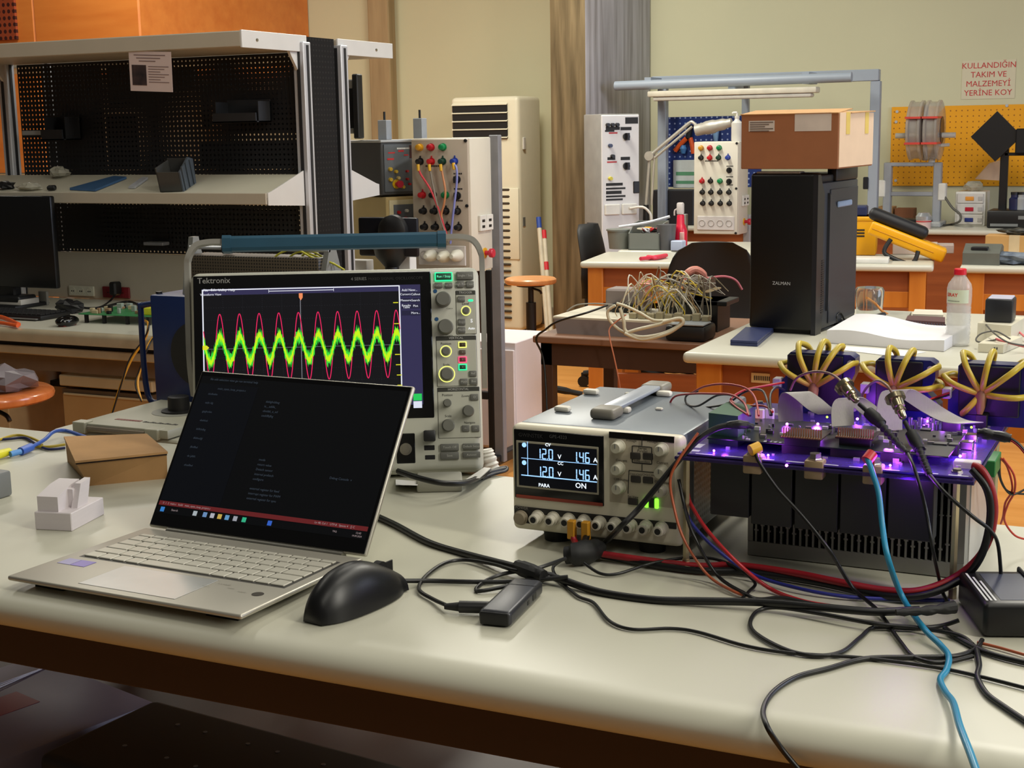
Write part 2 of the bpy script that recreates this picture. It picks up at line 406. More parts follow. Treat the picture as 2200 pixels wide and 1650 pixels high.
# ------------------------------------------------------------------ mouse
def loft_rings(b, rings): return b.skin([[b.bm.verts.new(b.M @ Vector(p)) for p in r] for r in rings])
ma = math.atan2(1.262-1.130, -.752+.772)
mt = thing('computer_mouse', 'black wired computer mouse beside the laptop', 'mouse', (-.762, 1.128, T), (0, 0, ma))
b = B(); NR = 20; rings = []
for i in range(NR+1):
    s = i/NR; x = .132*s
    e = sin(pi*min(max(s, .0), 1))**.42 if 0 < s < 1 else .05
    hw = .033*(sin(pi*(s*.94+.03))**.5)*(1.06-.2*sin(pi*s)) if s < .999 else .018
    hw = max(hw, .012); h = .043*(sin(pi*(.06+.86*s**.8))**.75)+.004
    h *= 1.0 if s < .55 else 1-.25*(s-.55)
    rings.append([(x, hw*1.02*cos(2*pi*k/24)*(1-.12*max(0, sin(2*pi*k/24))), .0015 + (h if sin(2*pi*k/24) > 0 else 0)*abs(sin(2*pi*k/24))**.8) for k in range(24)])
loft_rings(b, rings)
MB = mat('matte_black_rubber', (17, 17, 19), .38, var=.04)
b.build('body', MB, mt, smooth=60)
b = B(); b.cyl((.106, -.004, .029), (.106, .004, .029), .0085, n=20); b.build('scroll_wheel', RUBBER, mt)
b = B(); b.bb(.094, .128, -.0008, .0008, .018, .0335, .0004, 1); b.build('button_gap', BLACK, mt)

# ------------------------------------------------------------------ usb probe box with its plug
h0, h1, h2, h3 = on(1027, 1344, T), on(1098, 1353, T), on(1168, 1280, T), on(1092, 1258, T+.016)
ha = math.atan2((h2-h1).y, (h2-h1).x)-pi/2
hb = thing('usb_debug_box', 'small dark grey USB interface box with a plugged-in USB lead, right of the mouse', 'usb box', (h0.x, h0.y, T), (0, 0, ha))
hw, hl = .034, .108
b = B(); b.bb(0, hw, 0, hl, .0005, .0165, .005, 4); b.build('body', mat('dark_grey_metal', (66, 67, 72), .38, .5), hb)
B().bb(.002, hw-.002, -.0006, .002, .002, .015, .003, 3).build('end_cap', BLACK, hb)
B().bb(.0005, hw-.0005, hl*.78, hl*.785, .0165, .0168).build('seam', BLACK, hb)
b = B(); b.bb(hw-.0002, hw+.0004, hl*.66, hl*.76, .005, .011); b.bb(hw-.0002, hw+.0004, hl*.50, hl*.55, .006, .010); b.build('port', BLACK, hb)
BK = mat('black_cable', (7, 7, 8), .42, var=.03)
u0 = hb.matrix_basis
up = thing('usb_plug_lead', 'black USB lead plugged into the side of the dark grey USB box, looping back', 'cable')
pA, pB = on(1050, 1305, T+.008), on(962, 1303, T+.008)
dv = (pB-pA).normalized()
b = B(); b.cyl(pA, pA+dv*.030, .0062, .0062, 12); b.build('plug', mat('usb_plug_black', (28, 28, 30), .4), up)
b = B(); b.cyl(pA+dv*.030, pA+dv*.045, .0048, .003, 12); b.build('strain_relief', RUBBER, up)
def tp_(lst, h=.004): return [on(x, y, T+(hh[0] if hh else h)) for x, y, *hh in lst]
b = B(); b.tube([pA+dv*.04]+tp_([(930, 1287), (900, 1266), (915, 1238), (955, 1210), (1000, 1203), (1060, 1212, .008), (1110, 1226, .012), (1190, 1235, .01), (1130, 1250, .006), (1028, 1270, .003), (1040, 1250, .003), (1085, 1232, .006), (1150, 1222, .014), (1215, 1200, .016)]), .0022, 8); b.build('cord', BK, up)

# ------------------------------------------------------------------ mailer box, printed fixture, test leads, grey block
def pts(lst, z): return [on(x, y, z) for x, y in lst]
topq = pts([(163, 990), (358, 970), (314, 932), (139, 938)], .912); botq = pts([(192, 1044), (360, 1028), (318, 990), (145, 992)], T)
topq = [p-Vector((0, 0, 0)) for p in topq]
cb = thing('cardboard_box', 'small closed brown cardboard mailer box left of the laptop', 'box')
B().hull(botq, [Vector((p.x, p.y, .9085)) for p in topq]).build('body', CARD, cb)
cen = sum(topq, Vector())/4
B().hull([Vector((p.x, p.y, .9066))+(p-cen)*.004 for p in topq], [Vector((p.x, p.y, .9088))+(p-cen)*.004 for p in topq]).build('flap_gap', mat('gap_brown', (40, 24, 14), .9), cb)
B().hull([Vector((p.x, p.y, .909))+(p-cen)*.02 for p in topq], [p+(p-cen)*.02 for p in topq]).build('lid', CARD, cb)
PLA = mat('white_printed_plastic', (208, 200, 202), .5, scale=220, stretch=(.1, .1, 1), var=.02)
b0, b1, b2 = on(76, 1138, T), on(155, 1142, T), on(222, 1105, T)
fa = math.atan2((b1-b0).y, (b1-b0).x)
pf = thing('printed_fixture', 'white 3D-printed clamp fixture standing left of the laptop', 'fixture', b0, (0, 0, fa))
wl = (b1-b0).length; dl = (b2-b1).length
b = B(); b.bb(0, wl, 0, dl, 0, .023, .001, 1); b.build('base', PLA, pf)
b = B(); b.prism([(.004, .023), (dl*.62, .023), (dl*.72, .052), (dl*.45, .05), (.004, .042)], wl*.06, wl*.62, 'x')
b.prism([(dl*.30, .023), (dl*.62, .023), (dl*.75, .054), (dl*.45, .052)], wl*.74, wl*.90, 'x'); b.bb(wl*.6, wl*.76, dl*.35, dl*.6, .023, .046)
b.build('clamp_block', PLA, pf)
g = on(8, 1088, T)
one(B().bb(-.12, 0, 0, .05, 0, .036, .004, 2), 'power_adapter', mat('grey_adapter', (118, 120, 120), .5), 'grey block cut off by the left edge of the photo, on the workbench', 'adapter', (g.x-.032, g.y, T))
YC, BC, NC = mat('yellow_lead', (196, 170, 40), .4), mat('blue_lead', (58, 96, 185), .4), mat('navy_lead', (28, 34, 84), .4)
t = thing('yellow_banana_lead', 'yellow banana test lead with a fat yellow plug, far left of the workbench', 'test lead')
B().tube(tp_([(-60, 975), (-10, 948), (35, 935), (70, 942), (90, 955), (60, 957), (100, 960), (140, 955, .005)]), .0022, 8).build('cord', YC, t)
B().cyl(on(-30, 985, T+.008), on(20, 970, T+.008), .008, .006, 14).build('plug', mat('bright_yellow_plug', (214, 206, 30), .4), t)
t = thing('blue_banana_lead', 'blue banana test lead with its plug in front, left of the cardboard box', 'test lead')
B().tube(tp_([(66, 961, .008), (95, 945, .012), (115, 928, .016), (140, 925, .012), (172, 935, .008), (200, 945)]), .003, 8).build('cord', BC, t)
p0, p1, p2 = on(70, 959, T+.008), on(44, 970, T+.007), on(22, 976, T+.006)
B().stack(p0, p1-p0, [(0, .003), (.004, .0065), ((p1-p0).length, .0065)], 14).build('plug', BC, t)
B().stack(p1, p2-p1, [(0, .0046), ((p2-p1).length, .0046)], 14).build('sleeve', mat('light_blue_sleeve', (90, 150, 215), .4), t)
cable('navy_test_lead', 'dark navy test lead under the yellow and blue leads', 'test lead', tp_([(-10, 945), (20, 943), (55, 941), (80, 956), (105, 965), (140, 962)], .003), .0022, NC)

# ------------------------------------------------------------------ side table behind with grey dial box, variac, rheostat
st = thing('side_table', 'low side table hidden behind the oscilloscope', 'table')
B().bb(-1.70, -1.16, YB+.02, 2.3, .845, T, .003, 1).build('tabletop', TOPN, st)
for x in (-1.64, -1.22):
    for y in (YB+.07, 2.24): B().bb(x-.02, x+.02, y-.02, y+.02, 0, .845).build('leg', STEEL, st)
g0, g1 = on(160, 903, .915), on(335, 930, .915)
GB = mat('grey_green_enamel', (176, 174, 156), .45, var=.02)
y0 = YB+.012
A0, A1 = aty(160, 903, y0), aty(335, 930, y0)
gx0, gx1, gz = A0.x, A1.x, (A0.z+A1.z)/2
gb = thing('dial_resistor_box', 'flat grey-green metal instrument box with a black dial knob behind the cardboard box', 'instrument', (gx0, y0, T))
gw, gh = gx1-gx0, gz-T
yb2 = atx(363, 868, gx0).y-y0 if atx(363, 868, gx0).y > y0+.05 else .22
gd = .22
B().bb(0, gw+.02, 0.004, gd, .002, gh, .002, 2).build('body', GB, gb)
b = B(); b.bb(-.004, .022, -.002, .02, 0, gh+.002, .001, 1); b.bb(gw-.022, gw+.004, -.002, .02, 0, gh+.001, .001, 1); loose(b.build('corner_trim', GB, gb))
b = B(); b.bb(.024, gw-.026, 0, .006, .006, gh-.004, .001, 1); b.build('front_plate', mat('taupe_plate', (140, 128, 112), .5), gb)
dk = on(385, 884, T+gh)
dk = Vector((min(dk.x, gx1-.01), dk.y, dk.z))
b = B(); b.stack((dk.x-gx0, dk.y-y0, gh), (0, 0, 1), [(0, .03), (.003, .03), (.004, .019), (.026, .018), (.027, .016)], 28); b.build('dial_knob', BLACK, gb)
b = B(); b.stack((dk.x-gx0, dk.y-y0, gh), (0, 0, 1), [(0, .046), (.0006, .046)], 36); b.build('dial_scale', mat('scale_ring', (150, 150, 140), .5), gb)
b = B()
for k in range(9): b.bb(.045+.006*k, .050+.006*k, .045, .053, gh, gh+.0006)
b.mi = 1
for k in range(14): b.bb(.105+.005*k, .109+.005*k, .044, .051-.002*(k % 3), gh, gh+.0006)
b.build('faded_print', [mat('faded_red_print', (150, 96, 90), .6), mat('faded_black_print', (84, 82, 76), .6)], gb, smooth=0)
# blue variac
v0 = aty(335, 868, 2.0)
BV = mat('navy_enamel', (22, 44, 98), .4, var=.03)
va = thing('variable_transformer', 'tall dark blue variable transformer with a tube handle behind the oscilloscope', 'transformer', (v0.x, 2.0, T))
vh = aty(335, 634, 2.0).z-T
B().bb(0, .52, 0, .16, 0, vh, .004, 2).build('housing', BV, va)
b = B(); hx0 = aty(302, 660, 2.03).x-v0.x; hz = aty(305, 656, 2.03).z-T
b.tube([(0, .03, hz+.006), (hx0+.006, .03, hz), (hx0, .03, hz-.012), (hx0+.004, .03, .012), (0, .03, .005)], .0055, 10, 5); b.build('handle', BV, va, smooth=60)
dc = aty(405, 760, 1.999)
b = B(); b.stack((dc.x-v0.x+.02, -.0005, dc.z-T), (0, -1, 0), [(0, .058), (.002, .058)], 36); b.build('dial_plate', BLACK, va)
b = B(); b.stack((.006, .02, vh), (0, 0, 1), [(0, .006), (.004, .006)], 10); b.build('stud', BLACK, va)
# slide rheostat on top of it
r0, r1 = aty(415, 578, 2.06), aty(712, 578, 2.06)
rh = thing('slide_rheostat', 'perforated brown slide rheostat with yellow leads seen under the oscilloscope handle', 'rheostat', (r0.x+.004, 2.06, T+vh))
rw = r1.x-r0.x; rz = aty(560, 548, 2.06).z-T-vh
PERB = peg_mat('perforated_brown_sheet', (84, 74, 60), .0055, .0016, 0, 2, .5, fill=(20, 18, 16))
B().bb(.004, rw-.01, -.03, .03, .006, rz, .003, 2).build('cage', PERB, rh)
b = B(); b.cyl((0, -.01, rz+.012), (rw, -.01, rz+.012), .0035, n=10); b.build('slide_bar', ALU, rh)
b = B(); b.bb(.07, .09, -.016, .0, rz+.002, rz+.02, .003, 1); b.build('slider', BLACK, rh)
br = [(-.034, 0), (.034, 0), (.026, rz*.6), (.012, rz+.01), (.008, rz+.03), (-.008, rz+.03), (-.012, rz+.01), (-.026, rz*.6)]
for x in (0, rw-.006): B().prism(br, x-.004, x+.006, 'x').build('end_bracket', mat('grey_casting', (128, 128, 124), .45), rh)
YW = mat('yellow_green_wire', (190, 186, 60), .4)
for k, l in enumerate([[(575, 570), (600, 545), (635, 536), (668, 552), (690, 562)], [(610, 562), (640, 542), (672, 548), (715, 566), (740, 580)], [(640, 560), (665, 540), (700, 556), (730, 575)]]):
    cable('yellow_wire', ['thin yellow wire curling over the slide rheostat, the leftmost arch', 'thin yellow wire over the slide rheostat, ending beyond its right end', 'thin yellow wire over the slide rheostat, the shortest arch'][k], 'wire', [aty(x, y, 2.04+.01*k) for x, y in l], .0018, YW, 'yellow wires over the rheostat')
# ================================================================== BENCH POWER SUPPLY
def plane_local(px, py, Mi_w):
    """ray through the pixel met with the local y=0 plane of matrix -> local (x, z)"""
    inv = Mi_w.inverted(); o = inv @ EYE; d = inv.to_3x3() @ ray(px, py); t = -o.y/d.y; p = o+d*t
    return p.x, p.z
PX, PY, PZ = -.702, 1.466, T
PWD, PHT, PDP = .210, .142, .267
psu = thing('bench_power_supply', 'two-channel bench power supply with blue-lit display reading 12.0 V and 1.46 A', 'power supply', (PX, PY, PZ))
PM = tr(PX, PY, PZ)
def pf(px, py): return plane_local(px, py, PM)
CREAM = mat('cream_bezel', (226, 219, 197), .42, var=.02); PGRY = mat('blue_grey_steel', (116, 124, 132), .38, .3, var=.02)
VENT = peg_mat('vented_grey_side', (150, 156, 162), .0072, .0024, 1, 2, .4, fill=(26, 26, 28))
ZB = .015
b = B(); b.bb(.003, PWD-.003, .018, PDP, ZB, PHT, .004, 2); b.bm.faces.ensure_lookup_table()
body = b.build('case', PGRY, psu)
B().bb(PWD-.0032, PWD-.0022, .05, PDP-.02, ZB+.012, PHT-.022).build('vent_grille', VENT, psu)
b = B(); b.bb(0, PWD, 0, .022, ZB, PHT, .007, 3); b.build('front_bezel', CREAM, psu)
b = B()
for x in (.045, PWD-.045):
    for y in (.03, PDP-.04): b.stack((x, y, 0), (0, 0, 1), [(0, .015), (ZB+.002, .017)], 18)
loose(b.build('foot', RUBBER, psu))
def quad(name, a, c, y0, y1, m, par, bev=.0008, f=None):
    (x0, z0), (x1, z1) = a, c
    return B().bb(min(x0, x1), max(x0, x1), min(y0, y1), max(y0, y1), min(z0, z1), max(z0, z1), bev, 2).build(name, m, par)
sa, sb = pf(1104, 921), pf(1298, 1088)
GLB = mat('gloss_black_panel', (10, 10, 11), .2)
disp = quad('display_panel', sa, (sb[0], sb[1]), -.0012, .004, GLB, psu, .0012)
d0, d1 = pf(1115, 950), pf(1284, 1058)
B().bb(d0[0]-.0032, d1[0]+.002, -.0017, 0, d1[1]-.0026, d0[1]+.0026, .0006, 1).build('display_frame', mat('display_frame_cream', (176, 170, 150), .4), disp)
B().bb(d0[0], d1[0], -.0022, -.001, d1[1], d0[1], .0003, 1).build('lcd', em('lcd_black', (8, 10, 18), .5), disp)
LCD = em('lcd_blue_white', (150, 195, 245), 1.5); LCW = em('lcd_white', (225, 238, 250), 1.5)
def seg(bb, s, x, z, w, h, t):
    """seven-segment digits"""
    SEG = {'0': 'abcdef', '1': 'bc', '2': 'abged', '4': 'fgbc', '6': 'afgedc'}
    for ch in s:
        if ch == '.': bb.bb(x-t*.9, x+t*.1, -.0027, -.0023, z, z+t); x += t*.9; continue
        P = {'a': (t*.6, w-t*.6, h-t, h), 'g': (t*.6, w-t*.6, h/2-t/2, h/2+t/2), 'd': (t*.6, w-t*.6, 0, t),
             'f': (0, t, h/2+t*.2, h-t*.5), 'b': (w-t, w, h/2+t*.2, h-t*.5), 'e': (0, t, t*.5, h/2-t*.2), 'c': (w-t, w, t*.5, h/2-t*.2)}
        for k in SEG[ch]: q = P[k]; bb.bb(x+q[0], x+q[1], -.0027, -.0023, z+q[2], z+q[3])
        x += w+t*1.35
    return x
b = B()
for (vx, vy), (ax_, ay_) in (((1154, 973), (1232, 980)), ((1155, 1011), (1232, 1017))):
    x, z = pf(vx, vy); x2, z2 = pf(ax_, ay_)
    b = B(); seg(b, '12.0', x, z-.0062, .0056, .0125, .0012); b.build('voltage_digits', LCD, disp)
    b = B(); seg(b, '1.46', x2, z2-.0062, .0056, .0125, .0012); b.build('current_digits', LCD, disp)
PF2 = tr(0, -.0028, 0) @ FRONT
tx = []
for s, sz, px, py in (('V', .0075, 1204, 981), ('V', .0075, 1204, 1018), ('A', .0075, 1281, 988), ('A', .0075, 1281, 1025), ('CV', .0052, 1179, 955), ('CC', .0052, 1206, 995), ('PARA', .0058, 1171, 1042), ('ON', .0088, 1250, 1043)):
    x, z = pf(px, py); tx.append((s, sz, (x, z, 0)))
text(tx, LCW, disp, 'display_text', PF2, bold=.0001)
b = B()
for a, c, h in (((1122, 984), (1284, 996), .0006), ((1122, 1021), (1284, 1033), .0011)):
    (x0, z0), (x1, z1) = pf(*a), pf(*c); b.bb(x0, x1, -.0027, -.0023, (z0+z1)/2-h/2, (z0+z1)/2+h/2)
(x0, z0), (x1, z1) = pf(1135, 948), pf(1136, 1021); b.bb(x0-.0003, x0+.0003, -.0027, -.0023, z1, z0)
for q in ((1128, 955), (1128, 993)):
    x, z = pf(*q); b.stack((x, -.0023, z), (0, -1, 0), [(0, .0028), (.0004, .0028)], 16)
b.build('display_lines', LCD, disp)
x, z = pf(1201, 938); text([('GPE-4323', .0055, (x, z, 0))], mat('dim_grey_print', (84, 84, 86), .6), disp, 'lettering', PF2)
x, z = pf(1142, 935); text([('GWINSTEK', .0062, (x, z, 0))], mat('dimmer_print', (50, 50, 52), .6), disp, 'lettering', PF2)
x0, z0 = pf(1110, 1069); x1, z1 = pf(1296, 1083)
B().bb(x0, x1, -.002, -.0008, z1-.0025, z1+.0015, .0006, 1).build('red_trim', mat('red_orange_trim', (150, 62, 44), .4), psu)
# control panel
c0, c1 = pf(1309, 927), pf(1449, 1092)
quad('control_panel', c0, c1, -.0008, .003, mat('taupe_panel', (186, 176, 156), .5, var=.02), psu, .001)
(x0, z0), (x1, z1) = pf(1309, 927), pf(1449, 938); B().bb(x0, x1, -.0012, 0, z0-.007, z0).build('panel_strip', GLB, psu)
b = B()
def line(b, a, c, w=.0005, y=-.0012):
    (x0, z0), (x1, z1) = pf(*a), pf(*c)
    b.tube([(x0, y, z0), (x1, y, z1)], w, 4, smooth=False)
line(b, (1380, 938), (1380, 957)); line(b, (1380, 997), (1380, 1011)); line(b, (1352, 1010), (1420, 1016)); line(b, (1352, 1010), (1350, 1060))
cx, cz = pf(1380, 977)
b.tube([(cx+.0145*max(-.8, min(.8, 1.15*cos(a))), -.0012, cz+.0115*max(-.85, min(.85, 1.15*sin(a)))) for a in [2*pi*i/32 for i in range(32)]], .0006, 4, 1, closed=True, smooth=True)
b.build('panel_lines', BLACK_INK, psu)
tx = []
for s, sz, px, py in (('Voltage', .0042, 1357, 946), ('Voltage', .0042, 1402, 948), ('Series', .0042, 1381, 963), ('Parallel', .0042, 1381, 969), ('Independent', .0038, 1380, 991), ('Current', .0042, 1336, 989), ('Current', .0042, 1424, 994), ('CH1/CH2', .0036, 1367, 1019), ('CH3/CH4', .0036, 1394, 1020), ('CH3 Voltage', .0036, 1336, 1030), ('CH4 Voltage', .0036, 1424, 1036), ('Set View', .0036, 1361, 1067), ('Output', .0036, 1402, 1067)):
    x, z = pf(px, py); tx.append((s, sz, (x, z, 0)))
text(tx, BLACK_INK, psu, 'panel_lettering', tr(0, -.0014, 0) @ FRONT)
KNB = mat('ivory_knob', (196, 192, 172), .4)
for q in ((1331, 958), (1424, 964), (1331, 1005), (1424, 1012), (1333, 1046), (1424, 1052)):
    x, z = pf(*q)
    b = B(); b.stack((x, 0, z), (0, -1, 0), [(0, .0078), (.003, .0078), (.0035, .0068), (.013, .0062), (.0142, .0054)], 22)
    k = b.build('knob', KNB, psu)
    B().bb(x-.0006, x+.0006, -.0148, -.0138, z, z+.005).build('knob_mark', GREYP, k)
for q in ((1366, 979), (1393, 980), (1367, 1029), (1393, 1031), (1361, 1077)):
    x, z = pf(*q); B().bb(x-.0062, x+.0062, -.003, 0, z-.004, z+.004, .0018, 2).build('button', mat('charcoal_button', (52, 48, 44), .5), psu)
x, z = pf(1401, 1080)
b = B(); b.bb(x-.0085, x-.0035, -.0035, 0, z-.006, z+.006, .002, 2); b.bb(x+.0035, x+.0085, -.0035, 0, z-.006, z+.006, .002, 2)
b.build('output_button', em('green_lit', (120, 235, 50), 2.2), psu)
B().bb(x-.0036, x+.0036, -.003, 0, z-.0055, z+.0055, .001, 1).build('button', mat('dark_green_button', (20, 44, 20), .5), psu)
# terminal strip
(x0, z0), (x1, z1) = pf(1105, 1086), pf(1449, 1122)
B().bb(x0, PWD-.006, -.001, .003, z0-.0075, z0, .0006, 1).build('terminal_header', mat('black_strip', (28, 26, 24), .5), psu)
w0, w1 = pf(1105, 1090), pf(1144, 1127)
B().bb(w0[0], w1[0], -.0012, .003, w1[1]+.001, w0[1], .0006, 1).build('power_plate', GLB, psu)
x, z = pf(1121, 1111); b = B(); b.stack((x, 0, z), (0, -1, 0), [(0, .0088), (.004, .0088), (.0045, .0078), (.0075, .0074), (.0082, .0066)], 24); b.build('power_button', mat('taupe_button', (150, 138, 116), .5), psu)
x, z = pf(1122, 1089); text([('POWER', .0048, (x, z-.001, 0))], mat('grey_lettering', (150, 146, 136), .6), psu, 'lettering', tr(0, -.0016, 0) @ FRONT)
TERM = mat('ivory_terminal', (214, 208, 190), .4)
for i in range(9):
    px = 1157+33.2*i; x, z = pf(px, 1110+3.1*i)
    b = B(); b.stack((x, 0, z), (0, -1, 0), [(0, .0085), (.002, .0085), (.002, .0072), (.008, .0072), (.0085, .0062), (.015, .0062), (.016, .0052)], 20)
    k = b.build('terminal', TERM, psu)
    B().stack((x, -.0152, z), (0, -1, 0), [(0, .0036), (.0012, .0036)], 14).build('socket', BLACK, k)
# carrying strap and stacking studs on the lid
top = lambda px, py: on(px, py, PZ+PHT)-Vector((PX, PY, PZ))
h0_, h1_ = top(1280, 902), top(1425, 842)
hd = (h1_-h0_); hd.z = 0
hx = (h0_.x+h1_.x)/2
b = B(); b.bb(hx-.012, hx+.012, h0_.y+.03, h1_.y-.02, PHT+.007, PHT+.012, .002, 2); sp = b.build('handle', mat('blue_grey_strap', (164, 172, 184), .35, .3), psu)
b = B(); b.bb(hx-.016, hx+.016, h0_.y, h0_.y+.034, PHT, PHT+.013, .005, 3); b.bb(hx-.016, hx+.016, h1_.y-.026, h1_.y+.012, PHT, PHT+.013, .005, 3)
loose(b.build('handle_end', mat('taupe_handle_end', (132, 128, 116), .45), sp))
STUD = mat('white_stud', (226, 222, 208), .45)
for q in ((1209, 884), (1270, 847), (1338, 886), (1427, 851)):
    p = top(*q); B().bb(p.x-.010, p.x+.010, p.y-.006, p.y+.006, PHT, PHT+.007, .003, 2).build('stud', STUD, psu)
for q in ((1290, 879), (1350, 848), (1416, 881)):
    p = top(*q); B().bb(p.x-.0045, p.x+.0045, p.y-.003, p.y+.003, PHT, PHT+.003, .001, 1).build('stud', STUD, psu)

# ================================================================== OSCILLOSCOPE
OX, OY, OZ, OYAW, OT = -1.228, 1.540, .878, .501, .221
OW, OH, OD = .405, .291, .12
OM = tr(OX, OY, OZ) @ Matrix.Rotation(OYAW, 4, 'Z') @ Matrix.Rotation(-OT, 4, 'X')
sc = thing('oscilloscope', 'large oscilloscope with a lit waveform screen and teal carrying handle behind the laptop', 'oscilloscope', (OX, OY, OZ), OM.to_euler())
def of(px, py): return plane_local(px, py, OM)
OGR = mat('warm_grey_shell', (196, 196, 182), .48, var=.02); ODK = mat('dark_grey_button', (106, 106, 100), .5); OBK = mat('scope_black', (9, 9, 10), .22)
OFR = mat('scope_face_grey', (186, 186, 172), .5, var=.02)
b = B(); b.bb(0, OW, .004, OD, 0, OH, .012, 4); shell = b.build('housing', OGR, sc)
b = B(); b.bb(.004, OW-.004, -.002, .02, .004, OH-.004, .009, 3); b.build('front_face', OFR, sc)
def opan(name, a, c, m, par=None, y=-.0035, th=.002, bev=.0008):
    (x0, z0), (x1, z1) = of(*a), of(*c)
    return B().bb(min(x0, x1), max(x0, x1), y, y+th, min(z0, z1), max(z0, z1), bev, 1).build(name, m, par or sc)
(x0, z0) = (.006, OH-.006); (x1, z1) = of(938, 897)
xs_, _ = of(928, 700)
glass = B().bb(x0, xs_, -.0035, 0, z1, z0, .001, 1).build('screen_glass', OBK, sc)
# display area
dx0, dzt = of(434, 622); dx1, _ = of(905, 700); _, dzb = of(900, 866)
_, dzt2 = of(903, 612); dzt = (dzt+dzt2)/2
def dpx(px, py): return of(px, py)
DSP = em('scope_navy', (58, 54, 92), .75)
B().bb(dx0, dx1, -.0041, -.003, dzb-.002, dzt).build('display', DSP, glass)
wx0, wzt = of(437, 637); wx1, wzt2 = of(858, 625); wx1b, wzb = of(863, 870)
wx1 = (wx1+wx1b)/2; wzt = (wzt+wzt2)/2
B().bb(wx0, wx1, -.0045, -.0038, dzb-.001, wzt).build('graticule_field', em('scope_field', (20, 20, 26), .6), glass)
b = B(); wht = em('scope_white_line', (226, 228, 236), 1.1)
b.bb(wx0-.0012, wx0+.0004, -.0049, -.0044, dzb, wzt+.008); b.bb(wx1-.0004, wx1+.0012, -.0049, -.0044, dzb, wzt+.008); b.bb(wx0, wx1, -.0049, -.0044, wzt+.0068, wzt+.0082)
tz = wzt+.004; ta, _ = of(578, 632); tb2, _ = of(717, 630)
b.bb(ta, tb2, -.0049, -.0044, tz-.0004, tz+.0004); b.bb(ta, ta+.0005, -.0049, -.0044, tz-.002, tz+.002); b.bb(tb2, tb2+.0005, -.0049, -.0044, tz-.002, tz+.002)
b.build('frame_lines', wht, glass)
b = B(); gx = lambda k: wx0+(wx1-wx0)*k/10; gz_ = lambda k: wzt-(wzt-dzb)*k/9
for k in range(1, 10):
    for j in range(int((wzt-dzb)/.0028)): b.bb(gx(k)-.0002, gx(k)+.0002, -.0047, -.0044, wzt-.0028*j-.0009, wzt-.0028*j)
for k in range(1, 9):
    for j in range(int((wx1-wx0)/.0035)): b.bb(wx0+.0035*j, wx0+.0035*j+.001, -.0047, -.0044, gz_(k)-.0002, gz_(k)+.0002)
b.build('grid', em('scope_grid', (60, 60, 68), .6), glass, smooth=0)
cxm, czm = of(648, 746)
b = B(); b.bb(cxm-.0004, cxm+.0004, -.0049, -.0046, dzb, wzt-.004); b.bb(wx0, wx1, -.0049, -.0046, czm-.0002, czm+.0002); b.build('cursor_line', em('scope_cursor', (150, 150, 158), .8), glass)
# traces: red sine, noisy green and yellow
x_p0, zp = of(473, 673); x_p9, _ = of(851, 668); per = (x_p9-x_p0)/9
_, zpt = of(640, 672); _, zpb = of(667, 816); amp = (zpt-zpb)/2; zc = (zpt+zpb)/2
N = 700
def trace(name, m, y, a, hw, noise, seed, c0):
    r = random.Random(seed); b = B(); up, dn = [], []
    for i in range(N+1):
        x = wx0+(wx1-wx0)*i/N; z = c0+a*cos(2*pi*(x-x_p0)/per)
        up.append((x, min(z+hw+noise*r.random()**2, wzt))); dn.append((x, max(z-hw-noise*r.random()**2, dzb)))
    vs = [[b.bm.verts.new((x, y, z)) for x, z in L] for L in (up, dn)]
    for i in range(N): b.bm.faces.new((vs[1][i], vs[1][i+1], vs[0][i+1], vs[0][i]))
    return b.build(name, m, glass, smooth=0)
_, zy1 = of(640, 717); _, zy0 = of(667, 776); ya = (zy1-zy0)/2; yc_ = (zy1+zy0)/2
def sine(name, m, y, a, c0, w):
    b = B(); P = [Vector((wx0+(wx1-wx0)*i/N, y, c0+a*cos(2*pi*(wx0+(wx1-wx0)*i/N-x_p0)/per))) for i in range(N+1)]
    P = [p for p in P]; L = []
    for i, p in enumerate(P):
        t = (P[min(i+1, N)]-P[max(i-1, 0)]).normalized(); n = Vector((-t.z, 0, t.x))*w
        L.append((b.bm.verts.new(p+n), b.bm.verts.new(p-n)))
    for (a0, b0), (a1, b1) in zip(L, L[1:]): b.bm.faces.new((b0, b1, a1, a0))
    return b.build(name, m, glass, smooth=0)
sine('red_trace', em('trace_red', (226, 36, 92), 1.15), -.0051, amp, zc, .00055)
trace('green_trace', em('trace_green', (60, 220, 60), 1.0), -.0053, ya*.84, .0062, .0085, 5, yc_)
trace('yellow_trace', em('trace_yellow', (190, 235, 20), 1.1), -.0055, ya*.93, .0024, .0062, 9, yc_)
b = B()
for px, py in ((851, 651), (853, 696), (855, 762), (857, 784), (859, 806), (860, 828)):
    x, z = of(px, py); b.bb(x-.004, x+.003, -.0057, -.0052, z-.0006, z+.0006)
x, z = of(443, 748); b.prism([(x-.004, z-.003), (x+.002, z-.003), (x+.005, z), (x+.002, z+.003), (x-.004, z+.003)], -.0061, -.0056, 'y')
b.build('scale_mark', em('trace_yellow_mark', (220, 220, 40), 1.0), glass)
x, z = of(647, 637); B().prism([(x-.0026, z+.004), (x+.0026, z+.004), (x+.0026, z-.002), (x, z-.006), (x-.0026, z-.002)], -.0061, -.0056, 'y').build('trigger_mark', em('trigger_orange', (238, 140, 90), 1.0), glass)
OF2 = tr(0, -.0051, 0) @ FRONT
def otext(lst, m, par=None, M=OF2, name='lettering', bold=0, align='CENTER'):
    tx = []
    for s, sz, px, py in lst:
        x, z = of(px, py); tx.append((s, sz, (x, z, 0)))
    return text(tx, m, par or sc, name, M, align, bold)
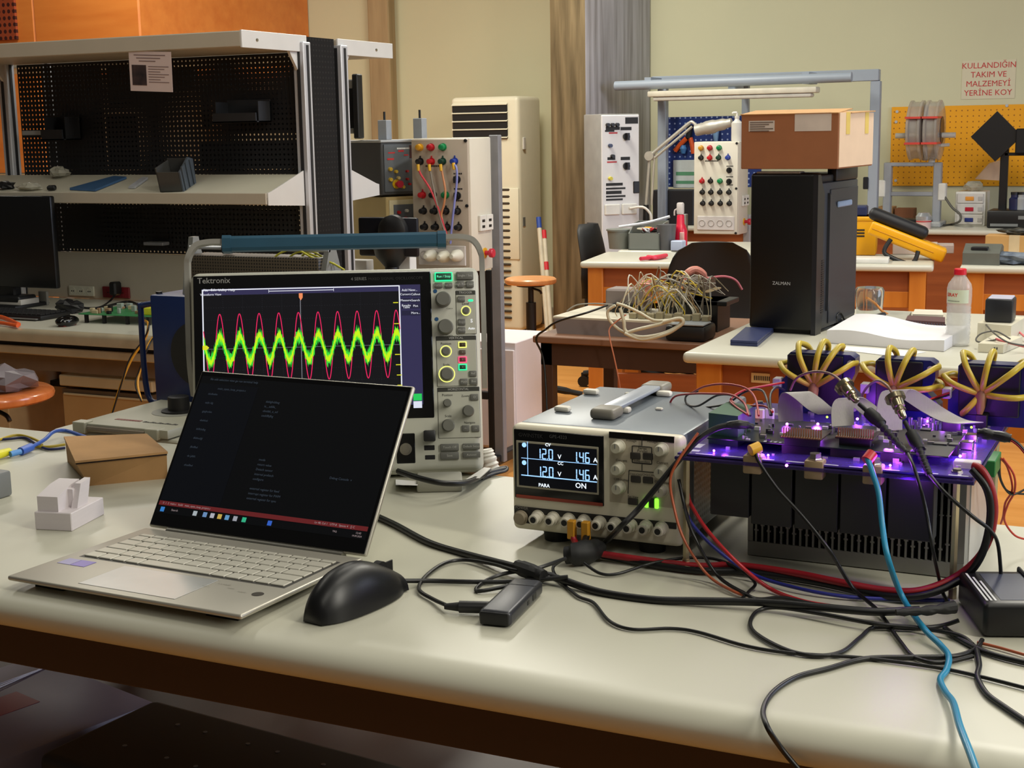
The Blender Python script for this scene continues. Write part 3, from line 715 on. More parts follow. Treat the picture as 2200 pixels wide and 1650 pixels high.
otext([('File', .0048, 443, 625), ('Edit', .0048, 460, 624), ('Utility', .0048, 479, 624), ('Help', .0048, 499, 624), ('Waveform View', .0044, 454, 634), ('Add New...', .0048, 880, 624), ('Cursors', .0044, 871, 633), ('Callout', .0044, 893, 633), ('Measure', .0044, 872, 646), ('Search', .0044, 893, 646), ('Results', .0044, 873, 657), ('Table', .0044, 873, 661), ('Plot', .0044, 893, 658), ('More...', .0044, 893, 673)], wht, glass, name='screen_text')
b = B()
for px, py in ((871, 633), (893, 633), (872, 646), (893, 646), (873, 659), (893, 658), (873, 673), (893, 673)):
    x, z = of(px, py); b.bb(x-.0065, x+.0065, -.0045, -.0040, z-.0035, z+.0035)
b.build('screen_button', em('screen_button_navy', (44, 42, 70), .7), glass)
x, z = of(905, 855); B().bb(x-.011, x+.001, -.0047, -.0038, z-.0035, z+.006).build('trigger_status', em('scope_green_tag', (40, 200, 90), 1.0), glass)
B().bb(x-.011, x+.001, -.0047, -.0038, z-.014, z-.0045).build('date_box', em('scope_white_tag', (220, 224, 240), 1.0), glass)
otext([('Tektronix', .0112, 460, 604)], mat('grey_logo', (150, 150, 148), .5), glass, tr(0, -.0038, 0) @ FRONT, bold=.0001)
otext([('4 SERIES', .0062, 771, 600)], mat('grey_logo_small', (120, 120, 118), .5), glass, tr(0, -.0038, 0) @ FRONT)
otext([('MIXED SIGNAL OSCILLOSCOPE', .0055, 850, 599)], mat('grey_logo_dim', (34, 34, 34), .5), glass, tr(0, -.0038, 0) @ FRONT)
# control column
GLOW_G = em('glow_green', (40, 230, 140), 2.0); GLOW_Y = em('glow_yellow', (238, 240, 120), 1.4); GLOW_R = em('glow_red', (240, 70, 110), 1.8)
def obtn(a, c, lab=None, glow=None, m=ODK, lm=None):
    (x0, z0), (x1, z1) = of(*a), of(*c)
    o = B().bb(x0, x1, -.006, 0, z1, z0, .001, 2).build('button', m, sc)
    if glow:
        g = .0013; b = B()
        for q in ((x0-g, x1+g, z0, z0+g), (x0-g, x1+g, z1-g, z1), (x0-g, x0, z1, z0), (x1, x1+g, z1, z0)): b.bb(q[0], q[1], -.0045, -.001, q[2], q[3])
        b.build('light_ring', glow, o)
    if lab:
        h = min(.0045, (z0-z1)*.5); text([(lab, h, ((x0+x1)/2, (z0+z1)/2, 0))], lm or mat('pale_print', (184, 184, 176), .6), o, 'lettering', tr(0, -.0062, 0) @ FRONT)
    return o
obtn((936, 588), (970, 602), 'Run / Stop', GLOW_G, mat('dark_green_key', (24, 84, 60), .5), em('run_text', (120, 250, 190), 1.2))
obtn((980, 585), (1017, 601), 'Single / Seq')
obtn((934, 608), (951, 619), 'Cursors'); obtn((956, 608), (972, 619), 'Fast Acq'); obtn((981, 605), (997, 618), 'High Res'); obtn((1001, 605), (1018, 618), 'Clear')
KD = mat('dark_rubber_knob', (108, 108, 100), .55); KD2 = mat('dark_knob_skirt', (50, 50, 46), .6)
def oknob(px, py, rpx, h, glow=None):
    x, z = of(px, py); x2, _ = of(px+rpx, py); r = x2-x
    b = B(); b.stack((x, -.002, z), (0, -1, 0), [(0, r), (.002, r), (h*.3, r*.97), (h-.0015, r*.92), (h, r*.82)], 28)
    k = b.build('knob', KD, sc)
    if glow:
        b = B(); b.tube([(x+(r+.0018)*cos(a), -.003, z+(r+.0018)*sin(a)) for a in [2*pi*i/28 for i in range(28)]], .0007, 6, 1, closed=True); b.build('light_ring', glow, k)
    return k
oknob(952, 644, 17, .016); oknob(957, 703, 17, .016)
b = B()
for px, py in ((935, 626), (938, 686)):
    x, z = of(px, py); b.stack((x, -.002, z), (0, -1, 0), [(0, .0028), (.0006, .0028)], 16)
loose(b.build('blue_dot', mat('blue_dot', (20, 80, 130), .5), sc))
def ogroup(a, c, title, tp_px):
    (x0, z0), (x1, z1) = of(*a), of(*c); h = .0062
    g = B().bb(x0, x1, -.0028, 0, z1, z0, .0008, 1).build('control_group', mat('group_outline', (60, 60, 54), .5), sc)
    B().bb(x0+.0006, x1-.0006, -.0031, -.001, z1+.0006, z0-h, .0004, 1).build('group_face', OFR, g)
    text([(title, .0046, ((x0+x1)/2, z0-h/2, 0))], mat('title_print', (196, 196, 190), .6), g, 'lettering', tr(0, -.0033, 0) @ FRONT)
    return g
ogroup((978, 625), (1024, 718), 'TRIGGER', 0); ogroup((936, 723), (1026, 829), 'VERTICAL', 0); ogroup((939, 833), (1033, 940), 'HORIZONTAL', 0)
obtn((983, 637), (999, 649), 'Force'); oknob(1001, 668, 7, .012, GLOW_Y)
x, z = of(1011, 646); B().bb(x-.0036, x+.0036, -.004, -.002, z-.0016, z+.0016, .001, 1).build('led', GLOW_G, sc)
obtn((984, 686), (1000, 699), 'Slope'); obtn((984, 703), (1000, 716), 'Mode')
OF3 = tr(0, -.0034, 0) @ FRONT
otext([('S', .007, 1013, 690), ('Auto', .0045, 1013, 706)], em('white_indicator', (230, 230, 226), 1.0), None, OF3, 'indicator', bold=.0002)
otext([('Level', .0046, 1000, 653), ('Position', .0046, 958, 739), ('Scale', .0046, 959, 784), ('Position', .0046, 961, 849), ('Scale', .0046, 963, 894), ('Navigate', .0044, 1009, 908), ('Zoom', .0042, 999, 851), ('Coarse', .003, 966, 663), ('Coarse', .003, 966, 721)], BLACK_INK, None, OF3)
oknob(958, 755, 9, .012, GLOW_Y); oknob(960, 804, 14, .014, GLOW_Y)
for py, l, g, mm in ((741, '1', GLOW_Y, (70, 56, 20)), (757, '2', None, (96, 82, 70)), (773, '3', GLOW_R, (120, 40, 50)), (789, '4', GLOW_G, (24, 76, 48))):
    obtn((986+py*.01-7, py-4.5), (1000+py*.01-7, py+4.5), l, g, mat('channel_key_'+l, mm, .5))
obtn((1008, 797), (1024, 809), 'Ref'); obtn((988, 814), (1005, 827), 'Math'); obtn((1009, 813), (1026, 826), 'Bus')
oknob(961, 866, 9, .02); oknob(963, 914, 14, .016); oknob(1006, 883, 13, .022); obtn((1010, 847), (1028, 860), 'O')
obtn((992, 914), (1009, 927), '<-'); obtn((1013, 914), (1030, 927), '->')
obtn((946, 954), (986, 968), 'Touch Off'); obtn((994, 953), (1031, 965), 'Default Setup'); obtn((946, 972), (986, 986), 'Save'); obtn((994, 971), (1032, 983), 'Autoset')
b = B()
for a, c in (((911, 957), (934, 967)), ((913, 978), (935, 987))):
    (x0, z0), (x1, z1) = of(*a), of(*c); b.bb(x0, x1, -.0026, 0, z1, z0, .0006, 1)
loose(b.build('usb_port', BLACK, sc))
(x0, z0), (x1, z1) = of(910, 925), of(936, 948); B().bb(x0, x1, -.024, 0, z1, z0, .002, 2).build('usb_dongle', BLACK, sc)
x, z = of(872, 965); b = B(); b.stack((x, -.002, z), (0, -1, 0), [(0, .0085), (.004, .0085), (.004, .006), (.016, .006), (.016, .003)], 20); b.build('bnc_input', CHROME, sc)
B().bb(x-.013, x+.013, -.003, 0, z-.02, z+.022, .001, 1).build('input_plate', OBK, sc)
# feet
fx, fz = of(945, 1060); b = B()
inv = OM.inverted()
for pxx in ((912, 1060), (560, 1060)):
    p = inv @ on(pxx[0], pxx[1], T)
fo = on(945, 1058, T)
ft = inv @ fo
w = .031
for s in (0, -.26):
    M4 = inv @ tr(fo.x+s*cos(OYAW), fo.y+s*sin(OYAW), T) @ Matrix.Rotation(OYAW, 4, 'Z')
    B(M4).bb(-w, w, 0, .05, .0, .017, .003, 2).build('foot', mat('pale_foot', (160, 158, 144), .5), sc)
M4 = inv @ tr(fo.x, fo.y, T) @ Matrix.Rotation(OYAW, 4, 'Z')
# handle: two grey arms and a teal grip
hl0, hl1 = of(402, 700), of(1037, 700)
_, zt = of(720, 515)
_, zl = of(420, 512)
zt = OH + (of(720, 512)[1]-of(720, 580)[1])
yh = .03
arm = mat('pale_grey_arm', (158, 156, 148), .42, .2)
for s in (0, 1):
    xa = -.006 if s == 0 else OW+.006; sg = 1 if s == 0 else -1
    P = [(xa, yh+.03, .12), (xa, yh, OH*.6), (xa, yh-.004, OH), (xa+sg*.002, yh-.008, zt-.022), (xa+sg*.012, yh-.008, zt-.005), (xa+sg*.03, yh-.008, zt), (xa+sg*.055, yh-.008, zt)]
    b = B(); pp = catmull([Vector(p) for p in P], 6); rings = []
    for i, p in enumerate(pp):
        t = (pp[min(i+1, len(pp)-1)]-pp[max(i-1, 0)]).normalized(); wv = Vector((0, 1, 0))*.009; nn = t.cross(Vector((0, 1, 0))).normalized()*.0035
        rings.append([b.bm.verts.new(b.M @ q) for q in (p-wv-nn, p+wv-nn, p+wv+nn, p-wv+nn)])
    b.skin(rings); b.build('handle_arm', arm, sc)
ga, gb2 = of(474, 517)[0], of(958, 500)[0]
b = B(); hh = .0105
secs = [(-hh*1.0, -hh*.6), (-hh*.7, -hh), (hh*.7, -hh), (hh, -hh*.6), (hh, hh*.6), (hh*.7, hh), (-hh*.7, hh), (-hh, hh*.6)]
b.prism([(yh-.008+a, zt-.003+c) for a, c in secs], ga+.004, gb2-.004, 'x')
b.prism([(yh-.008+a*1.12, zt-.003+c*1.12) for a, c in secs], ga, ga+.012, 'x'); b.prism([(yh-.008+a*1.12, zt-.003+c*1.12) for a, c in secs], gb2-.012, gb2, 'x')
b.build('handle_grip', mat('teal_rubber_grip', (28, 78, 102), .5), sc)
# ================================================================== INVERTER BOARD ON HEATSINK
BZ = 1.003                                                              # top of the power board
inv_ = thing('inverter_board', 'purple-lit inverter circuit board on metal standoffs over black modules and a finned heatsink', 'circuit board', (-.32, 1.56, T))
IV = Vector((-.32, 1.56, T))
def L_(p): return Vector(p)-IV
PCB = mat('dark_violet_board', (74, 52, 150), .22, var=.1, scale=40)
bx0, bx1, by0, by1 = -.486, -.178, 1.432, 1.742
B(tr(*-IV)).bb(bx0, bx1, by0, by1, BZ-.0022, BZ, .0006, 1).build('power_board', PCB, inv_)
ACR = mat('violet_acrylic', (120, 100, 190), .08, trans=.85, var=0)
B(tr(*-IV)).bb(bx0-.002, bx1+.002, by0-.004, by1, BZ-.0072, BZ-.0032, .0008, 1).build('acrylic_sheet', ACR, inv_)
STAND = mat('nickel_standoff', (186, 172, 140), .3, .9)
for x, y in ((-.478, 1.440), (-.196, 1.451), (-.478, 1.732), (-.19, 1.73)):
    b = B(tr(*-IV)); b.cyl((x, y, T), (x, y, BZ-.007), .0038, n=6); b.stack((x, y, T), (0, 0, 1), [(0, .0046), (.012, .0046), (.0125, .0038)], 6)
    s = b.build('standoff', STAND, inv_)
    b = B(tr(*-IV)); b.stack((x, y, BZ), (0, 0, 1), [(0, .0062), (.0012, .0062), (.0012, .0048), (.0035, .0044)], 6); b.build('screw', CHROME, s)
MODM = mat('black_capacitor_box', (30, 31, 33), .42, var=.03)
CAPS = [(-.456, -.4125), (-.410, -.3655), (-.3625, -.3165), (-.314, -.267), (-.2645, -.2185)]
for i, (x0, x1) in enumerate(CAPS):
    zb = .931 if i == 0 else .925
    B(tr(*-IV)).bb(x0, x1, 1.456, 1.482, zb, BZ-.008, .0008, 1).build('capacitor', MODM, inv_)
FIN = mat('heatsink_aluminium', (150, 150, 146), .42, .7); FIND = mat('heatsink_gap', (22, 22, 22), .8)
hx0, hx1, hy0, hy1 = -.430, -.194, 1.515, 1.745
b = B(tr(*-IV)); b.bb(hx0, hx1, hy0, hy1, T+.001, T+.018, .0005, 1); b.bb(hx1-.007, hx1, hy0, hy1, T+.018, BZ-.008); b.bb(hx0, hx0+.006, hy0, hy1, T+.018, BZ-.008); b.bb(hx0, hx1, hy0, hy1, BZ-.022, BZ-.008)
hs = b.build('heatsink', FIN, inv_)
n = 31; b = B(tr(*-IV))
for i in range(n):
    x = hx0+.006+(hx1-hx0-.013)*(i+.5)/n
    b.bb(x-.0011, x+.0011, hy0, hy1-.01, T+.018, BZ-.022)
    b.bb(x-.0024, x+.0024, hy0+.001, hy1-.01, T+.030+(.006 if i % 2 else 0), T+.032+(.006 if i % 2 else 0)); b.bb(x-.0026, x+.0026, hy0+.001, hy1-.01, T+.068, T+.0695)
b.build('fins', FIN, hs)
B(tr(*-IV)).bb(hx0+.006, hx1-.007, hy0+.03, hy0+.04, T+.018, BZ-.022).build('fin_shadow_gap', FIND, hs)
b = B(tr(*-IV)); b.bb(hx1, hx1+.001, hy0+.03, hy1, T+.002, BZ-.01); b.build('side_plate', mat('pale_aluminium_plate', (196, 194, 192), .35, .4), hs)
# front edge hardware of the board
ZTOP = BZ+.0005
def bpt(px, py, z=BZ): return on(px, py, z)
TANB = mat('tan_bracket', (150, 128, 98), .5)
for px, py in ((1619, 982), (1751, 985), (1877, 995)):
    p = L_(aty(px, py, 1.436))
    k = B().bb(p.x-.010, p.x+.010, p.y-.007, p.y+.010, BZ-T-.016, BZ-T+.004, .002, 2).build('terminal_bracket', TANB, inv_)
    B().stack((p.x, p.y+.002, BZ-T+.004), (0, 0, 1), [(0, .0085), (.0015, .0085), (.0015, .0068), (.0065, .0064)], 6).build('bolt', CHROME, k)
SILK = mat('white_silkscreen', (190, 188, 210), .6)
b = B(tr(*-IV)); rr = random.Random(3)
for k in range(9):
    x = bx0+.02+k*.033; b.bb(x, x+.018+.006*rr.random(), by0+.0015, by0+.0045, BZ, BZ+.0002)
b.bb(bx0+.006, bx0+.016, by0+.03, by0+.05, BZ, BZ+.0002); b.bb(bx0+.004, bx0+.02, by0+.012, by0+.02, BZ, BZ+.0002)
b.build('silkscreen', SILK, inv_, smooth=0)
# LEDs with their violet light
LEDV = em('violet_led', (236, 120, 255), 9)
LG = em('green_led', (170, 255, 60), 6)
def light(p, e, c, r=.004):
    l = bpy.data.lights.new('led_light', 'POINT'); l.energy = e; l.color = c; l.shadow_soft_size = r
    o = bpy.data.objects.new('led_light', l); COL.objects.link(o); o.location = p
VC = (.42, .07, 1.0)
for px, py, z, e in ((1691, 911, 1.014, .035), (1757, 911, 1.014, .10), (2066, 930, 1.006, .07), (1906, 976, 1.006, .05), (1915, 977, 1.006, .05), (2063, 980, 1.006, .04), (1842, 900, 1.010, .05), (1992, 905, 1.008, .06), (1690, 1000, 1.000, 0), (2090, 950, 1.006, .03), (1560, 960, 1.006, .015), (1640, 985, .999, .012)):
    p = bpt(px, py, z)
    if e > .02 or e == 0: B().ball(tuple(L_(p)), .0016, 10).build('led', LEDV, inv_)
    if e: light(p+Vector((0, -.004, .006)), e*.8, VC)
light(Vector((-.33, 1.62, 1.018)), .010, VC); light(Vector((-.235, 1.61, 1.012)), .022, VC); light(Vector((-.24, 1.425, .992)), .05, VC)
for x_, e_ in ((-.45, .012), (-.39, .035), (-.335, .05), (-.285, .05), (-.262, .07), (-.225, .06)):
    light(Vector((x_, 1.442, 1.0085)), e_*.7, VC); B().ball(tuple(L_(Vector((x_, 1.449, 1.0045)))), .0013, 8).build('led', LEDV, inv_)
for px, py in ((1777, 896), (2087, 918), (1899, 965)):
    B().ball(tuple(L_(bpt(px, py, 1.008))), .0013, 8).build('led', LG, inv_)
B().ball(tuple(L_(bpt(1602, 900, 1.012))), .0016, 8).build('led', em('orange_led', (255, 120, 40), 6), inv_)
light(bpt(1604, 898, 1.016), .01, (1, .3, .05))
# green pluggable terminal at the left, three white wire headers
GT = mat('terminal_green', (46, 92, 66), .45)
a0, a1, a2 = bpt(1522, 952), bpt(1585, 960), bpt(1622, 934)
zt_ = aty(1585, 894, a1.y).z
b = B(); b.hull([L_(p) for p in (a0, a1, a2, a0+(a2-a1))], [L_(Vector((p.x, p.y, zt_))) for p in (a0, a1, a2, a0+(a2-a1))]); g = b.build('green_terminal', GT, inv_)
WH = mat('white_connector', (212, 206, 204), .4)
for k, (px, py) in enumerate(((1609, 915), (1632, 917), (1653, 915))):
    p = L_(bpt(px, py, BZ)); B().bb(p.x-.005, p.x+.005, p.y-.003, p.y+.004, BZ-T, BZ-T+.021, .0008, 1).build('wire_header', WH, inv_)
# dark control board one storey up, with two plug-in modules and their gold pins
cb_z = BZ+.0105
K = [bpt(1522, 938, cb_z), bpt(2036, 984, cb_z)]
cy = (K[0].y+K[1].y)/2
b = B(tr(*-IV)); b.bb(K[0].x, K[1].x, cy, cy+.125, cb_z-.0016, cb_z, .0004, 1); ctl = b.build('control_board', mat('black_green_board', (18, 30, 30), .3, var=.15, scale=60), inv_)
b = B(tr(*-IV))
for a_, c_ in ((1676, 1760), (1790, 1885), (1905, 1975)): b.bb(bpt(a_, 955, cb_z).x, bpt(c_, 955, cb_z).x, cy+.002, cy+.010, BZ, cb_z-.0016)
b.bb(K[0].x+.01, K[1].x-.01, cy+.10, cy+.108, BZ, cb_z-.0016)
loose(b.build('board_connector', BLACK, ctl))
PIN = mat('gold_pin', (214, 166, 116), .3, .9)
for (pa_, pb_) in ((1676, 1764), (1794, 1876)):
    p, q = bpt(pa_, 938, cb_z+.009), bpt(pb_, 945, cb_z+.009); yy = (p.y+q.y)/2; zz = cb_z+.009
    m_ = B(tr(*-IV)).bb(p.x, q.x, yy, yy+.05, zz-.0016, zz, .0004, 1).build('plug_in_module', mat('dark_red_board', (46, 26, 26), .35, scale=60), ctl)
    b = B(tr(*-IV))
    for i in range(16):
        x = p.x+.002+(q.x-p.x-.004)*i/15
        b.bb(x-.0006, x+.0006, yy-.0012, yy+.0022, zz, zz+.0012); b.bb(x-.00035, x+.00035, yy+.006, yy+.0067, zz, zz+.009); b.bb(x-.00035, x+.00035, yy+.009, yy+.0097, zz, zz+.009)
    b.build('gold_pins', PIN, m_)
    B(tr(*-IV)).bb(p.x+.004, q.x-.004, yy+.003, yy+.012, cb_z, zz-.0016).build('module_socket', BLACK, m_)
rr = random.Random(11); b = B(tr(*-IV)); b2 = B(tr(*-IV)); b3 = B(tr(*-IV))
for k in range(70):
    x = K[0].x+.004+(K[1].x-K[0].x-.012)*rr.random(); y = cy+.002+.11*rr.random(); w = .0014+.004*rr.random()
    (b, b2, b3)[k % 3].bb(x, x+w*1.3, y, y+w*.8, cb_z, cb_z+.0012+.003*rr.random())
b.build('chips', mat('chip_grey', (60, 58, 66), .4), ctl)['kind'] = 'stuff'
b2.build('silver_parts', mat('silver_part', (196, 194, 200), .25, .8), ctl)['kind'] = 'stuff'
b3.build('white_parts', mat('white_part', (214, 212, 214), .4), ctl)['kind'] = 'stuff'
b = B(tr(*-IV))
for k in range(6): x = bpt(1645+12*k, 945, cb_z).x; b.bb(x, x+.003, cy+.002, cy+.007, cb_z, cb_z+.0002); b.bb(x+.001, x+.004, cy+.009, cy+.0095, cb_z, cb_z+.0002)
b.build('silkscreen', SILK, ctl, smooth=0)
q0, q1 = K[0], K[1]
# scattered components on the power board
b = B(tr(*-IV))
for k in range(170):
    x = bx0+.015+(bx1-bx0-.03)*rr.random(); y = 1.455+.25*rr.random(); w = .001+.003*rr.random()
    if q0.x < x < q1.x and cy-.002 < y < cy+.126: continue
    b.bb(x, x+w*1.6, y, y+w, BZ, BZ+.001+.004*rr.random())
b.build('small_parts', mat('component_grey', (176, 172, 186), .3, .4), inv_)['kind'] = 'stuff'
b = B(tr(*-IV))
for k in range(14):
    p = bpt(1955+9*(k % 7)+rr.random()*5, 925-14*(k//7)+rr.random()*8, BZ); b.stack((p.x, p.y, BZ), (0, 0, 1), [(0, .0025), (.006+.006*rr.random(), .0025)], 10)
loose(b.build('electrolytic_capacitor', mat('capacitor_can', (150, 146, 160), .3, .7), inv_))
def bbox(name, a, c, h, dy, m, z=BZ):
    p0, p1 = L_(bpt(*a, z)), L_(bpt(*c, z))
    return B().bb(p0.x, p1.x, p0.y, p0.y+dy, z-T, z-T+h, .0008, 1).build(name, m, inv_)
bbox('relay', (2022, 931), (2064, 934), .015, .014, BLACK); bbox('power_jack', (2002, 976), (2034, 979), .012, .012, BLACK); bbox('power_jack', (2036, 978), (2058, 980), .012, .012, BLACK)
bbox('usb_socket', (2061, 966), (2089, 970), .009, .012, CHROME); bbox('usb_socket', (2072, 950), (2098, 952), .009, .012, CHROME)
bbox('header_block', (1975, 945), (2000, 946), .012, .012, BLACK); bbox('relay', (2095, 920), (2120, 921), .016, .012, BLACK)
bbox('smoothing_choke', (1657, 912), (1680, 913), .012, .012, mat('grey_choke', (128, 126, 136), .4)); bbox('header_block', (1900, 968), (1960, 972), .010, .012, BLACK)
p = L_(bpt(2052, 1008, BZ-.002)); B().bb(p.x-.002, p.x+.024, p.y-.002, p.y+.012, BZ-T-.002, BZ-T+.007, .001, 1).build('white_power_plug', WH, inv_)
p = L_(aty(2128, 968, 1.56)); B().bb(bx1-IV.x-.004, bx1-IV.x+.010, -.03, .02, BZ-T-.022, BZ-T-.004, .001, 1).build('green_side_terminal', mat('bright_terminal_green', (36, 120, 56), .45), inv_)
# three current transducers with yellow primary windings
SBL = mat('transducer_blue', (16, 30, 92), .3, var=.05); SBK = mat('transducer_face', (8, 10, 20), .4)
YWD = mat('yellow_winding', (196, 172, 44), .4, var=.06); TWB = mat('brass_bundle', (150, 104, 66), .5)
SY = 1.690
def sensor(pxl, pyt, pxr, pyb, ends):
    a, c = aty(pxl, pyt, SY), aty(pxr, pyb, SY)
    x0, x1, z1 = a.x-IV.x, c.x-IV.x, a.z-T
    z0 = BZ-T; w = x1-x0; y0 = SY-IV.y
    b = B(); b.prism([(x0-.01, z0), (x1+.018, z0), (x1+.018, z0+.020), (x1+.004, z0+.034), (x1+.012, z1-.022), (x1+.012, z1-.004), (x1+.006, z1), (x0+.004, z1), (x0, z1-.004), (x0, z1-.028), (x0-.01, z1-.040)], y0+.004, y0+.03, 'y')
    s = b.build('current_transducer', SBL, inv_)
    B().bb(x0+.002, x1-.002, y0-.001, y0+.006, z0+.012, z1-.002, .001, 1).build('transducer_face', SBK, s)
    b = B(); b.stack((x1+.006, y0+.004, z1-.010), (0, -1, 0), [(0, .0036), (.0016, .0036)], 14); b.stack((x1+.012, y0+.004, z0+.010), (0, -1, 0), [(0, .004), (.0016, .004)], 14); b.build('mounting_hole', mat('pale_bush', (190, 186, 190), .4), s)
    B().bb(x0-.016, x0-.006, y0-.004, y0+.012, z0+.030, z0+.042, .001, 1).build('sensor_plug', WH, s)
    hub = ends[0]; h = aty(hub[0], hub[1], SY-.012); H = Vector((h.x-IV.x, y0-.012, h.z-T))
    for (ox, oy, drop) in ends[1:]:
        o = aty(ox, oy, SY-.004); O = Vector((o.x-IV.x, y0-.002, o.z-T)); dr = (O-H); dr.y = 0; u = dr.normalized()
        back = O-u*drop*.3
        P = [H+Vector((0, .004, 0)), H+dr*.35+Vector((0, -.006, 0)), H+dr*.75+Vector((0, -.006, 0)), O+Vector((0, 0, 0)), O+u*.002+Vector((0, .016, -.002)), Vector((back.x, y0+.036, back.z)), Vector((H.x+dr.x*.5, y0+.037, H.z+dr.z*.5))]
        B().tube(P, .0036, 10, 7).build('yellow_coil', YWD, s, smooth=60)
    B().stack(H+Vector((0, -.006, -.022)), (0, .25, 1), [(0, .003), (.008, .0055), (.02, .0065), (.03, .004)], 12).build('winding_bundle', TWB, s)
sensor(1690, 757, 1812, 874, [(1748, 832), (1676, 783, 0.02), (1715, 742, .03), (1766, 738, .03), (1799, 748, .02), (1829, 783, .02)])
sensor(1880, 770, 1983, 880, [(1920, 836), (1853, 786, .02), (1909, 752, .03), (1956, 757, .03), (2008, 792, .02), (2015, 832, .02)])
sensor(2058, 780, 2192, 905, [(2108, 848), (2029, 810, .02), (2069, 762, .03), (2130, 760, .03), (2197, 783, .02), (2210, 853, .02), (2068, 888, .01)])
# flat grey ribbon cables
RIB = mat('grey_ribbon', (170, 166, 162), .5, scale=900, stretch=(1, 1, .02), var=.05)
def ribbon(P, w):
    b = B(); b.ribbon([L_(p) for p in P], w, .0009, 8); return b.build('ribbon_cable', RIB, inv_, smooth=60)
def arch(pxs, wv, zs):
    P = []
    y = None
    for (px, py, dy) in pxs:
        P.append(aty(px, py, dy))
    return ribbon(P, wv)
arch([(1699, 905, 1.555), (1698, 870, 1.555), (1703, 848, 1.553), (1714, 843, 1.55), (1735, 856, 1.55), (1762, 878, 1.553), (1784, 889, 1.56)], (.024, .016, .0), 0)
arch([(1811, 915, 1.535), (1810, 880, 1.54), (1816, 861, 1.545), (1828, 855, 1.55), (1848, 866, 1.56), (1875, 888, 1.565), (1892, 898, 1.57)], (.021, .016, 0), 0)
arch([(1911, 925, 1.535), (1911, 880, 1.54), (1918, 847, 1.545), (1932, 838, 1.55), (1958, 850, 1.56), (2010, 884, 1.575), (2050, 904, 1.58), (2086, 909, 1.585)], (.024, .017, 0), 0)

# ------------------------------------------------------------------ measuring probes with silver couplings
def probe(lbl, pig, nut, tip, boot, relief, cord, r=.0026):
    t = thing('coax_probe', lbl, 'probe')
    B().tube(pig, .0014, 7, 7).build('pigtail', mat('brown_coax', (128, 96, 84), .4), t, smooth=60)
    d = (tip-nut); l = d.length; u = d.normalized()
    b = B(); b.stack(nut-u*.004, u, [(0, .003), (.003, .003), (.003, .0108), (.0085, .0108), (.0085, .0072), (.017, .0066), (.018, .0052), (l*.62, .0052), (l*.63, .0060), (l*.72, .0060), (l*.73, .0044), (l*.95, .0040), (l, .0028)], 12); b.build('silver_coupling', mat('nickel_coupling', (188, 176, 146), .25, .95), t)
    d2 = boot-tip; u2 = d2.normalized()
    b = B(); b.stack(tip, u2, [(0, .0024), (d2.length*.45, .0024), (d2.length*.5, .0062), (d2.length*.9, .0070), (d2.length, .006), (d2.length*1.25, .0056)], 16); b.build('black_boot', RUBBER, t)
    P = catmull([boot]+relief, 9)
    rr_ = [(.0054 if i % 2 else .0034) - .002*i/len(P) for i in range(len(P))]
    b = B(); b.tube(P, [max(.0026, v) for v in rr_], 10, smooth=False); b.build('strain_relief', RUBBER, t)
    b = B(); b.tube([relief[-1]]+cord, r*.75, 8); b.build('cord', BK, t, smooth=60)
probe('upper black probe with a silver coaxial coupling, slanting across the first ribbon cable', [aty(1698, 838, 1.60), aty(1712, 812, 1.59), aty(1745, 799, 1.57), aty(1778, 801, 1.55), aty(1800, 813, 1.535), aty(1808, 822, 1.525)],
      aty(1812, 828, 1.52), aty(1846, 868, 1.505), aty(1885, 903, 1.49), [aty(1915, 938, 1.47), aty(1950, 974, 1.445)], [aty(1962, 1000, 1.425), aty(1975, 1040, 1.415), aty(1990, 1100, 1.41), aty(2004, 1180, 1.40), on(2022, 1262, T+.012), on(2034, 1291, T+.006)])
probe('lower black probe with a silver coaxial coupling, in front of the large ribbon cable', [aty(1846, 872, 1.60), aty(1858, 838, 1.57), aty(1884, 818, 1.54), aty(1905, 828, 1.52), aty(1917, 845, 1.51)],
      aty(1922, 852, 1.50), aty(1944, 906, 1.485), aty(1970, 955, 1.465), [aty(1985, 992, 1.445), aty(1997, 1020, 1.425)], [aty(2030, 1058, 1.405), aty(2090, 1110, 1.40), aty(2128, 1140, 1.42), aty(2145, 1175, 1.44), on(2152, 1262, T+.02)])
# black clips gripping the board edge
t = thing('test_clip', 'black test clip across the right edge of the inverter board', 'clip')
b = B(); b.tube([aty(2100, 930, 1.50), aty(2130, 934, 1.50), aty(2172, 942, 1.50)], [.0045, .006, .005, .0055, .0045], 10); b.build('clip_body', BLACK, t)
for k, c in enumerate((BK, mat('red_wire', (168, 26, 34), .4))):
    B().tube([aty(2172, 942+3*k, 1.50), aty(2190, 955+4*k, 1.50), aty(2215, 985+4*k, 1.50), aty(2260, 1040, 1.50)], .0016, 6).build('lead', c, t)
t = thing('test_clip', 'black test clip beside the green terminal at the left end of the inverter board', 'clip')
b = B(); b.tube([aty(1618, 916, 1.47), aty(1590, 912, 1.46), aty(1562, 914, 1.455)], [.003, .0045, .005, .0045, .004], 10); b.build('clip_body', BLACK, t)
B().tube([aty(1562, 914, 1.455), aty(1535, 922, 1.45), aty(1500, 945, 1.44), aty(1462, 985, 1.43), aty(1420, 1035, 1.42), aty(1370, 1095, 1.41), aty(1330, 1135, 1.40), on(1300, 1165, T+.012), on(1262, 1190, T+.012)], .0033, 9).build('lead', BK, t)

